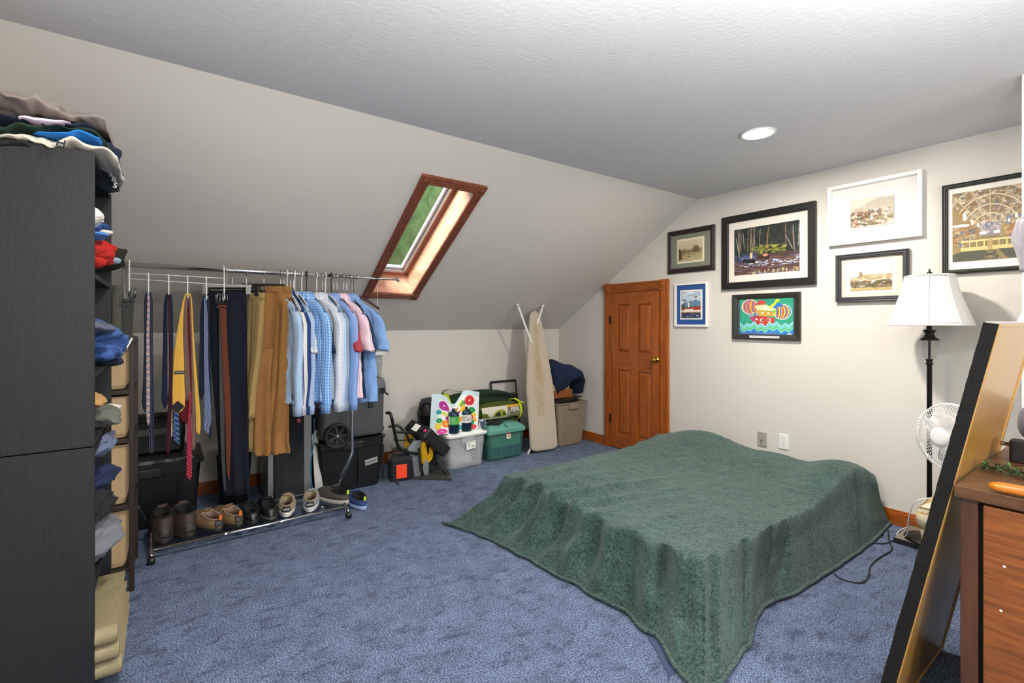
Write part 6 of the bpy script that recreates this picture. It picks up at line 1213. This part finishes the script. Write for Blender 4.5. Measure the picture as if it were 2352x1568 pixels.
q = MB(); p4 = [PZ(948, 1100, .004), PZ(1038, 1102, .004), PZ(1010, 1075, .004), PZ(980, 1072, .004), PZ(955, 1085, .004)]; q.prism(p4, (0,0,.008)); mk('base_mat', q, mat('dark_felt', '#3b3a37', .9, 0, .4, 60), fp)
q = MB(); a, b_ = PX(1003, 1052, -3.66), PX(1034, 1097, -3.62); d = (b_-a)/2; q.obox((a+b_)/2, d, (0, .010, .012), (.006, 0, .002)); st_ = mk('perforated_strap', q, WEB, fp, bev=.002)
q = MB(); [q.obox(a+(b_-a)*(k/20)+V3((.008,s*.004,0)), (.001,0,0), (0,.0014,0), (0,0,.0022)) for k in range(1, 20) for s in (-1, 1)]; mk('perforations', q, GRYF, st_)
T_([(975,1106,-3.60),(995,1112,-3.58),(1007,1114,-3.57),(1000,1104,-3.60),(992,1100,-3.62)], .003, WEB, 'strap'); T_([(905,1103,-3.66),(912,1108,-3.64),(916,1112,-3.62)], .006, WEB, 'strap')
mk('strap_clip', MB().tube([PX(1005, 1114, -3.57), PX(1014, 1116, -3.565)], .009, 8), BLACKP, fp)
# hard black case tilted against the clear tote
c0 = PX(990, 982, -3.66); cl, ct_, cw_ = V3((.0, .195, -.20)), V3((0, -.075, -.072)), V3((.19, .09, -.055)); t = thing('hard_case', 'black hard plastic case tilted against the clear tote', 'case', (c0.x-.1, c0.y+.1, .1))
c = c0+cl/2+ct_/2-cw_/2; cs = mk('case_shell', MB().obox(c, cl/2, ct_/2, cw_/2), BLACKP, t, bev=.012)
mk('case_seam', MB().obox(c, cl/2*1.006, ct_/2*.04, cw_/2*1.006), BLKTXT, t)
up2 = cl.normalized()*-1
for k, (s, m, sz) in enumerate(((.25, BLACKP, .012), (.80, BLACKP, .012))): p = c0-cw_*s+ct_*.5; mk('knob', MB().lathe([(sz, -.002), (sz, .018), (sz*.7, .022), (.001, .023)], p, 16, up2), m, t, smooth=True)
p = c0-cw_*.55+ct_*.5+up2*.001; mk('barcode_label', MB().obox(p, cw_*.13, ct_*.3, up2*.001), PAPER, t); mk('pink_sticker', MB().obox(c0-cw_*.12+ct_*.4+up2*.001, cw_*.05, ct_*.12, up2*.0015), mat('pink_sticker', '#d8306e', .5), t)
# clear tote with white lid
CLT = milky('clear_tote_plastic', '#eef0f2', .26, .28)
cl_ = tote('clear_tote', 'clear storage tote with a white lid, topped by the floral bag', -4.19, -3.69, 2.00, 2.405, .001, .305, CLT, lid=1, lidh=.022, lid_mat=WHITEP, ribs=2, taper=.022)
yk = PX(1082, 1022, -3.69); o = mk('paper_label', MB().obox((-3.690, yk.y, yk.z), (.001,0,-.00), (0,.048,.006), (0,0,.034)), PAPER, cl_); q = MB(); [q.box((-3.689, yk.y-.036+.0*k, yk.z+.018-.010*k), (-3.6883, yk.y-.008, yk.z+.0205-.010*k)) for k in range(4)]; [q.box((-3.689, yk.y+.010+.004*k, yk.z-.018), (-3.6883, yk.y+.012+.004*k, yk.z-.004)) for k in range(6)]; mk('label_print', q, mat('grey_ink', '#55544e', .7), o)
q = MB(); q.loft([sring((-3.95, 2.2, z), (rx,0,0), (0,ry,0), 30, 2.3) for z, rx, ry in ((.012,.14,.10),(.04,.20,.15),(.09,.19,.14),(.13,.13,.08),(.15,.04,.03))]); q.disp(.02, 12, 3); mk('white_cloth_contents', q, fab('white_bundle', '#d9d9d8'), cl_, smooth=True)
# floral gift bag
def art_bag():
    a = Art(130, 110, '#c9dbe2'); a.rect(.16, .12, 1, 1, '#e9ecec'); fl_ = [(.27,.27,.10,.12,'#b03a92'),(.17,.45,.05,.06,'#22a39a'),(.30,.47,.07,.05,'#d7d36a'),(.38,.57,.06,.07,'#b32a62'),(.19,.66,.06,.06,'#1d9a55'),(.34,.73,.09,.10,'#ec8a24'),(.17,.80,.06,.09,'#e9c63a'),(.26,.93,.10,.07,'#d8409a'),(.50,.30,.06,.07,'#c97a30'),(.42,.38,.06,.06,'#1d9a55'),(.52,.46,.08,.08,'#b32a62'),(.60,.22,.05,.06,'#e0d060'),(.67,.30,.06,.06,'#1f9a4a'),(.80,.25,.09,.13,'#d92f3a'),(.66,.42,.05,.09,'#f0b020'),(.74,.55,.06,.08,'#ef9020'),(.85,.50,.07,.08,'#1f9a4a'),(.90,.62,.05,.06,'#efc535'),(.82,.68,.06,.08,'#d92f5a'),(.92,.75,.04,.06,'#ef9a2a'),(.84,.82,.07,.09,'#1f9a4a'),(.60,.68,.06,.08,'#ef9a2a'),(.50,.82,.07,.08,'#d8409a'),(.64,.90,.06,.06,'#22a39a'),(.90,.93,.06,.06,'#d92f3a')]
    for x, y, rx, ry, c in fl_: a.ell(x, y, rx*1.12, ry*.98, c); a.ell(x, y, rx*.18, ry*.16, '#f3efe8')
    return a
gb = thing('floral_bag', 'pale blue paper bag printed with bright flowers standing on the clear tote', 'bag', (-3.85, 2.16, .329))
top_ = [(0, 905), (.18, 904), (.30, 910), (.40, 926), (.48, 928), (.56, 915), (.66, 897), (.80, 896), (1, 900)]
def bagf(x_off, wig):
    def f(s, u):
        yt = interp([(a, b_) for a, b_ in top_], s)[0]; pl = 992-8*u if True else 0; pxx = (992+s*(1101-992))*(1-u)+(986+s*(1098-986))*u; xx = -3.74+x_off+.006*math.sin(s*9+u*4)*wig-.02*(1-u)*math.sin(s*math.pi)
        p = PX(pxx, yt, xx); zb = .331; z = p.z*(1-u)+zb*u; return V3((xx, p.y, z))
    return f
o = art_surface('bag_front', bagf(0, 1), art_bag(), gb, CM); f1, f2 = bagf(0, 1), bagf(-.11, 1); BLB = mat('pale_blue_paper', '#b9cfda', .6, 0, .2, 30)
q = MB(); n_s = 20; rings = []
for k in range(12):
    u = k/11; rings.append([f1(0, u), (f1(0, u)+f2(0, u))/2+V3((0,.02,0)), f2(0, u)]+[f2(i/n_s, u) for i in range(1, n_s)]+[f2(1, u), (f1(1, u)+f2(1, u))/2+V3((0,-.02,0)), f1(1, u)])
q.loft(rings, cap=False, closed=False); mk('bag_sides', q, BLB, gb, smooth=False)
# propane cylinders
def cyl(px, X, lab, art):
    p = PX(px, 990, X); z0 = .3285; t = thing('gas_cylinder', lab, 'gas cylinder', (X, p.y, z0), group='camping gas cylinders'); NVM = mat('dark_teal_enamel', '#173142', .28, .3)
    mk('cylinder_body', MB().lathe([(.040, z0), (.047, z0+.004), (.049, z0+.010), (.049, z0+.155), (.046, z0+.170), (.034, z0+.186), (.018, z0+.193)], (X, p.y, 0), 40), NVM, t, smooth=True)
    mk('valve', MB().lathe([(.012, z0+.19), (.012, z0+.198), (.015, z0+.20), (.015, z0+.213), (.010, z0+.216), (.001, z0+.217)], (X, p.y, 0), 20), BLACKP, t, smooth=True)
    art_surface('wrap_label', lambda s, u: V3((X+.0497*math.cos(R(-95+190*s)), p.y+.0497*math.sin(R(-95+190*s)), z0+.150-.070*u)), art, t, CM)
a1 = Art(80, 36, '#4aa93f'); a1.rect(.0,0,.12,1,'#dfe3dc'); a1.rect(.14,.1,.5,.95,'#2f9a44'); a1.blobs(14,.55,.1,.95,.9,.06,.12,['#6fbf3f','#3f9a36','#8ccf52'],.7,3)
for k in range(6): a1.line(.18,.2+.12*k,.45,.2+.12*k,.01,'#cfe8c8')
a2 = Art(80, 36, '#d9d6d4'); a2.rect(.72,0,1,1,'#5aa53c'); a2.blobs(10,.15,.15,.6,.85,.05,.06,['#b33a7a','#8a8688','#6b6a70'],.6,5)
for k in range(7): a2.line(.12,.15+.11*k,.55,.15+.11*k,.008,'#77757a')
cyl(1042, -3.735, 'dark gas cylinder with a green label on the clear tote lid', a1); cyl(1071, -3.745, 'dark gas cylinder with a white label on the clear tote lid', a2)
# steel cup
p = PX(1112, 980, -3.76); t = thing('steel_cup', 'shiny steel cup at the corner of the clear tote lid', 'cup', (-3.738, 2.368, .329)); mk('cup_body', MB().lathe([(.038, .329), (.041, .333), (.042, .405), (.044, .409), (.040, .407), (.038, .335), (.001, .334)], (-3.738, 2.368, 0), 32), CHROME, t, smooth=True); mk('cup_handle', MB().tube(bez([V3((-3.70, 2.385, .39)), V3((-3.688, 2.395, .385)), V3((-3.688, 2.395, .36)), V3((-3.70, 2.385, .355))]), .0025, 6), STEEL, t)
# green tote with teal lid
GT = milky('green_tote_plastic', '#74b5ae', .20, .3); TL = mat('teal_lid', '#5f9a8c', .45, 0, .04, 30)
gt = thing('green_tote', 'translucent green storage tote with a light teal lid', 'storage tote', (-3.97, 2.65, 0)); gx, gy, ghx, ghy = -3.975, 2.655, .245, .215
mk('tub', MB().loft([rrect(gx, gy, ghx-.03, ghy-.025, .001, .035, 6), rrect(gx, gy, ghx-.02, ghy-.015, .012, .035, 6), rrect(gx, gy, ghx-.002, ghy-.002, .265, .035, 6), rrect(gx, gy, ghx-.010, ghy-.010, .265, .035, 6), rrect(gx, gy, ghx-.028, ghy-.023, .018, .035, 6)]), GT, gt)
mk('lid', MB().loft([rrect(gx, gy, ghx+.012, ghy+.012, .255, .04, 6), rrect(gx, gy, ghx+.014, ghy+.014, .285, .04, 6), rrect(gx, gy, ghx-.010, ghy-.004, .305, .04, 6), rrect(gx, gy, ghx-.055, ghy-.04, .332, .04, 6), rrect(gx, gy, ghx-.08, ghy-.07, .334, .03, 6)]), TL, gt)
q = MB(); q.obox((gx+ghx-.014, gy-.004, .325), (.026,0,-.012), (0,.004,0), (.002,0,.006)); mk('lid_tab', q, TL, gt, bev=.002)
for yy in (gy-.06, gy+.07): mk('mould_line', MB().obox((gx+ghx-.0085, yy, .135), (.0012,0,0), (0,.0012,0), (-.008*1,0,.125)), mat('tote_edge_light', '#4f9a94', .4), gt)
mk('yellow_box', MB().box((gx-.20, gy-.165, .135), (gx+ghx-.036, gy+.18, .25)), mat('yellow_carton', '#b3b22f', .7), gt); mk('pale_green_box', MB().box((gx-.1, gy-.15, .12), (gx+ghx-.032, gy+.175, .215)), mat('pale_green_carton', '#a8d6a8', .7), gt); mk('dark_blue_box', MB().box((gx-.2, gy-.17, .02), (gx+ghx-.034, gy+.18, .118)), mat('dark_blue_carton', '#1f4f6e', .7), gt); mk('brown_strip', MB().box((gx+.1, gy-.14, .022), (gx+ghx-.0325, gy+.06, .045)), mat('brown_strip', '#8a6a5c', .7), gt)
yk = PX(1170, 1000, -3.73); o = mk('hang_tag', MB().obox((gx+ghx+.001, yk.y-.01, .232), (.001,0,.0), (0,.024,.0), (-.001,0,.036)), mat('tag_cream', '#e4dcc0', .6), gt); mk('tag_stripe', MB().obox((gx+ghx+.0025, yk.y-.01, .252), (.0005,0,0), (0,.024,0), (0,0,.014)), mat('tag_magenta', '#c0305a', .5), o); q = MB(); [q.box((gx+ghx+.002, yk.y-.018+.004*k, .212), (gx+ghx+.003, yk.y-.016+.004*k, .226)) for k in range(6)]; mk('tag_bars', q, BLKTXT, o)
# tent bag on the green tote
OLV = fab('olive_nylon', '#4f5a24', .25, 10, .3, 40); DGR = fab('dark_green_nylon', '#263d27', .2, 10, .3, 40); LIM = fab('lime_webbing', '#bdd420'); TBL = mat('grey_print', '#8d8c84', .7)
tb = thing('tent_bag', 'olive green tent bag with a tent picture lying on the green tote', 'bag', (-3.95, 2.68, .335)); tc_ = V3((-3.93, 0, .43)); ty0, ty1 = PX(1098, 930, -3.84).y, 2.98
def tr0(s): return .095*min(1, (math.sin(math.pi*min(max(s, .005), .995)))**.35)
q = MB(); rings = []
for k in range(25): s = k/24; r = tr0(s); rings.append([V3((tc_.x+r*math.cos(a)*1.05, ty0+(ty1-ty0)*s, tc_.z+r*math.sin(a)*.98)) for a in [2*math.pi*i/36 for i in range(36)]])
q.loft(rings); q.disp(.006, 18, 6); mk('bag_body', q, OLV, tb, smooth=True)
at = Art(150, 70, '#cdc9b8'); at.rect(0,.72,1,1,'#b9b8a8'); at.poly([(.0,.45),(.12,.5),(.2,.85),(0,.85)],'#5b6a24'); at.poly([(.27,.88),(.32,.5),(.42,.3),(.52,.28),(.60,.45),(.64,.86)],'#7c8a26'); at.poly([(.34,.8),(.36,.5),(.46,.42),(.49,.8)],'#2c3222'); at.poly([(.53,.72),(.54,.48),(.6,.6),(.61,.74)],'#2c3222'); at.line(.49,.3,.50,.85,.012,'#c9d83a'); at.line(.36,.5,.46,.4,.010,'#c9d83a'); at.rect(.67,0,1,1,'#6d7056'); at.rect(.67,0,1,.14,'#e8a32a'); at.rect(.76,.2,.97,.5,'#c6c4ba'); at.blobs(40,.68,.5,1,1,.04,.05,['#3c4a22','#b9b8a8','#585c44','#8d9070'],.7,4)
for k in range(5): at.line(.78,.24+.05*k,.95,.24+.05*k,.006,'#55564c')
la, lb_ = PX(1106, 940, -3.84).y, PX(1192, 940, -3.84).y
art_surface('picture_label', lambda s, u: V3((tc_.x+.106*math.cos(R(38-70*u)), la+(lb_-la)*s, tc_.z+.100*math.sin(R(38-70*u)))), at, tb, CM)
for yy in (lb_+.012,):
    q = MB(); rings = []
    for i in range(33): a = 2*math.pi*i/32; c = V3((tc_.x+.110*math.cos(a), yy, tc_.z+.104*math.sin(a))); rr_v = V3((math.cos(a), 0, math.sin(a))); rings.append([c-V3((0,.012,0)), c+rr_v*.003-V3((0,.012,0)), c+rr_v*.003+V3((0,.012,0)), c+V3((0,.012,0))])
    q.loft(rings, cap=False); mk('lime_strap', q, LIM, tb)
q = MB(); q.loft([[V3(p)+V3((0,w_,0)) for w_ in (-.012, .012)]+[V3(p)+V3((0,w_,.003)) for w_ in (.012, -.012)] for p in bez([(tc_.x+.04, lb_-.09, .54), (tc_.x+.075, lb_-.05, .545), (tc_.x+.09, lb_+.0, .52), (tc_.x+.10, lb_+.05, .50), (tc_.x+.08, lb_+.12, .485)], 4)]); mk('carry_strap', q, LIM, tb)
# big green duffel behind
db = thing('green_duffel', 'dark green padded duffel with black piping behind the floral bag', 'bag', (-4.15, 2.5, .33)); d0, d1 = PX(1012, 930, -4.08).y, PX(1187, 920, -4.10).y
def dsec(s): return .115*(math.sin(math.pi*min(max(s*.97+.015, .01), .99)))**.3
q = MB(); rings = []
for k in range(25):
    s = k/24; r = dsec(s); rings.append(sring((-4.15, d0+(d1-d0)*s, .47+.03*math.sin(s*math.pi)), (.115*r/.115, 0, 0), (0, 0, r*1.05), 32, 2.6))
q.loft(rings); q.disp(.008, 12, 8); mk('duffel_body', q, DGR, db, smooth=True)
for dz in (.085, .06): mk('black_piping', MB().tube(bez([V3((-4.045, d0+(d1-d0)*s, .47+dz*.9+.035*math.sin(s*math.pi)+.0)) for s in (.25, .4, .6, .8, .97)]), .007, 8), WEB, db, smooth=True)
q = MB(); y_ = PX(1030, 900, -4.05).y
for i, (ya_, yb2) in enumerate(((y_-.02, y_+.02),)):
    ringz = []
    for i in range(17): a = R(-60+180*i/16); c = V3((-4.15+.125*math.cos(a), 0, .49+.125*math.sin(a))); rv = V3((math.cos(a), 0, math.sin(a))); ringz.append([c+V3((0,ya_,0)), c+rv*.003+V3((0,ya_,0)), c+rv*.003+V3((0,yb2,0)), c+V3((0,yb2,0))])
    q.loft(ringz)
mk('lime_strap', q, LIM, db); q = MB(); q.loft([[V3(p)+V3((w_,0,0)) for w_ in (-.014, .014)]+[V3(p)+V3((w_,0,.003)) for w_ in (.014, -.014)] for p in bez([(-4.12, y_-.02, .60), (-4.10, y_-.03, .64), (-4.10, y_+.03, .655), (-4.10, y_+.12, .63), (-4.10, y_+.22, .625)], 4)]); mk('carry_handle', q, fab('khaki_webbing', '#6d6c58'), db)
# black stuff bag at the left behind the floral bag
q = MB(); q.loft([sring((-4.12, PX(992, 930, -4.05).y, z), (rx,0,0), (0,ry,0), 30, 2.2, .05, 5, z*20) for z, rx, ry in ((.331,.05,.06),(.36,.09,.10),(.46,.10,.105),(.54,.085,.085),(.585,.05,.06),(.60,.02,.02))]); q.disp(.014, 16, 2)
mk('black_stuff_sack', q, mat('black_nylon', '#202123', .45, 0, .3, 30), smooth=True, tag=('black nylon sack at the back left corner of the clear tote', 'bag'))
t = thing('black_bucket', 'round black plastic tub tilted beside the black nylon sack', 'tub', (-4.05, 1.98, .33)); bcn = PX(978, 942, -4.0); mk('tub_body', MB().lathe([(.045, -.05), (.05, -.045), (.062, .02), (.066, .024), (.058, .02), (.044, -.04), (.001, -.042)], bcn+V3((-.03,.02,0)), 28, (.8,-.35,.35)), BLACKP, t, smooth=True)
# black pouch between cup and tent bag
q = MB(); q.loft([sring((-3.80, 2.475+.02*k, .345+.012*math.sin(k)), (.03,0,0), (0,0,.012+.016*math.sin(math.pi*k/8)), 16) for k in range(9)]); q.disp(.006, 30, 2); mk('dark_glove', q, fab('dark_glove_cloth', '#2b2a2b'), smooth=True, tag=('small dark cloth glove on the teal lid in front of the tent bag', 'glove'))
# empty picture frame behind
t = thing('empty_picture_frame', 'black empty picture frame leaning on the knee wall behind the green duffel', 'picture frame', (-4.27, 2.9, .3)); a = PX(1129, 878, -4.27); b_ = 3.16
q = MB(); zt = a.z; zb = .0
fr4 = [(-4.285, a.y, zt), (-4.285, b_, zt), (-4.18, b_, zb), (-4.18, a.y, zb)]
for i in range(4):
    p, q_ = V3(fr4[i]), V3(fr4[(i+1) % 4]); p_ = p+(q_-p).normalized()*-.0; q.tube([p, q_], .011, 4)
mk('frame_bars', q, BLKTXT, t); q = MB(); q.loft([[(-4.272, a.y+.01, zt-.12), (-4.272, b_, zt-.12)], [(-4.269, a.y+.01, zt-.12), (-4.269, b_, zt-.12)]], cap=False) if False else q.prism([(-4.2705, a.y+.012, zt-.13), (-4.2705, b_-.01, zt-.13), (-4.195, b_-.01, .02), (-4.195, a.y+.012, .02)], (-.004, 0, 0)); mk('backing_board', q, mat('brown_board', '#7d6a58', .8, 0, .2, 40), t)
# ironing board
ib = thing('ironing_board', 'folded ironing board with a stained linen cover leaning at the knee wall', 'ironing board', (-3.72, 3.10, 0))
bb = V3((-3.715, 3.10, .02)); bt = V3((-3.945, 3.155, 1.425)); ax_ = (bt-bb).normalized(); wv = V3((.06, 1, .02)).normalized(); wv = (wv-ax_*wv.dot(ax_)).normalized(); nn = wv.cross(ax_).normalized(); nn = nn if nn.x > 0 else -nn; Lb = (bt-bb).length
def bw(s):
    if s < .04: return .168*math.sqrt(max(0, 1-((.04-s)/.04)**2))*.35+.168*.65*(1 if s > .0 else 1)
    if s < .45: return .168
    return .168+(.074-.168)*((s-.45)/.48)**1.15 if s < .93 else .074*math.sqrt(max(0.01, 1-((s-.93)/.0705)**2))
LIN = mat('linen_cover', '#b5aa97', .9, 0, .3, 180, .1, 30); q = MB(); rings = []
for k in range(91):
    s = k/90; c = bb+ax_*Lb*s; rings.append(sring(c, wv*bw(s), nn*.014, 24, 5))
q.loft(rings); cv = mk('board_cover', q, LIN, ib, smooth=True)
a_s = Art(60, 200, '#bdb2a0'); a_s.blobs(60,.3,.10,.6,.75,.12,.07,['#ab9670','#a88f63','#b09c7a'],.16,2); a_s.grain(.06)
art_surface('stained_top', lambda s, u: bb+ax_*Lb*(.985-.972*u)+wv*(bw(.985-.972*u)*.93*(2*s-1))*(1 if wv.y > 0 else -1)+nn*.0150, a_s, ib, CM)
def onslope(px, py, gap=.02):
    r = ray(px, py); d = (ZK-XK*KS-CAMZ)/(r.z-KS*r.x); p = V3((0,0,CAMZ))+r*d; return p+n_*gap
for (a, c) in ((onslope(1187, 695), PX(1222, 790, -3.89)), (onslope(1246, 698), PX(1228, 760, -3.93))):
    o = mk('leg', MB().tube([V3((slope_x, a.y, a.z)) if False else a, c, V3((-3.82, 3.04 if a is not None else 3, .5)), V3((-3.76, 2.96, .06))], .0105, 10), WHITEP, ib, smooth=True); d = (a-c).normalized(); mk('rubber_tip', MB().tube([a-d*.02, a+d*.006], .0145, 10), WHITEP, o, smooth=True)
mk('foot_bar', MB().tube([PX(1228, 1010, -3.80), V3((-3.755, 2.94, .03)), PX(1212, 1043, -3.75)], .010, 8), WHITEP, ib, smooth=True)
# tan tote with box and blanket
tt = tote('tan_tote', 'tall taupe storage tote in the corner beside the low door', -4.25, -3.72, 3.30, 3.73, .001, .46, mat('taupe_plastic', '#8d7f6d', .5, 0, .04, 60), ribs=2, taper=.035)
q = MB(); q.obox((-3.93, 3.50, .472), (.17,.06,.02), (-.06,.17,0), (0,0,.006)); mk('plastic_sheet', q, BLACKP, bev=.002, tag=('thin black plastic sheet lying across the open taupe tote', 'panel'))
t = thing('cardboard_box', 'torn cardboard box with tan paper on the taupe tote', 'box', (-3.97, 3.47, .49)); q = MB(); q.obox((-3.98, 3.47, .535), (.12,0,0), (0,.15,0), (0,0,.042)); mk('carton', q, mat('orange_cardboard', '#8f5422', .8, 0, .1, 50), t, bev=.003)
q = MB(); q.loft([sring((-3.98, 3.47, z), (rx,0,0), (0,ry,0), 28, 4, .06, 3, z*30) for z, rx, ry in ((.575,.115,.145),(.62,.11,.14),(.655,.10,.12),(.66,.03,.03))]); q.disp(.012, 20, 4); mk('crumpled_paper', q, mat('kraft_paper', '#b5976c', .8, 0, .2, 40), t)
q = MB(); rings = []
for k in range(15):
    s = k/14; pxx = 1262+104*s; yt = interp([(0, 822), (.25, 834), (.45, 838), (.62, 850), (.82, 868), (1, 890)], s)[0]; yb = interp([(0, 915), (.2, 900), (.45, 872), (.6, 872), (.8, 892), (1, 905)], s)[0]; X_ = -3.93+.0*s; a, b_ = PX(pxx, yt, X_), PX(pxx, yb, X_); e = min(1, (k+.3)/1.2, (14.3-k)/1.5); rings.append(sring(((X_-.02, min(a.y, YB-.08), (a.z+b_.z)/2)), (.15*e, 0, 0), (0, 0, max((a.z-b_.z)/2, .01)*e), 36, 2.4))
q.loft(rings)
for i, v in enumerate(q.v): q.v[i] = v+V3((noise.noise(V3((v.y*12, v.z*16, 3)))*.03, noise.noise(V3((v.x*12, v.z*14, 7)))*.012, noise.noise(V3((v.x*10, v.y*12+v.z*8, 5)))*.014)); q.v[i].y = min(q.v[i].y, YB-.03)
mk('navy_blanket', q, fab('navy_fleece', '#222e49', .25, 10), smooth=True, tag=('crumpled navy blanket heaped over the cardboard box in the corner', 'blanket'))
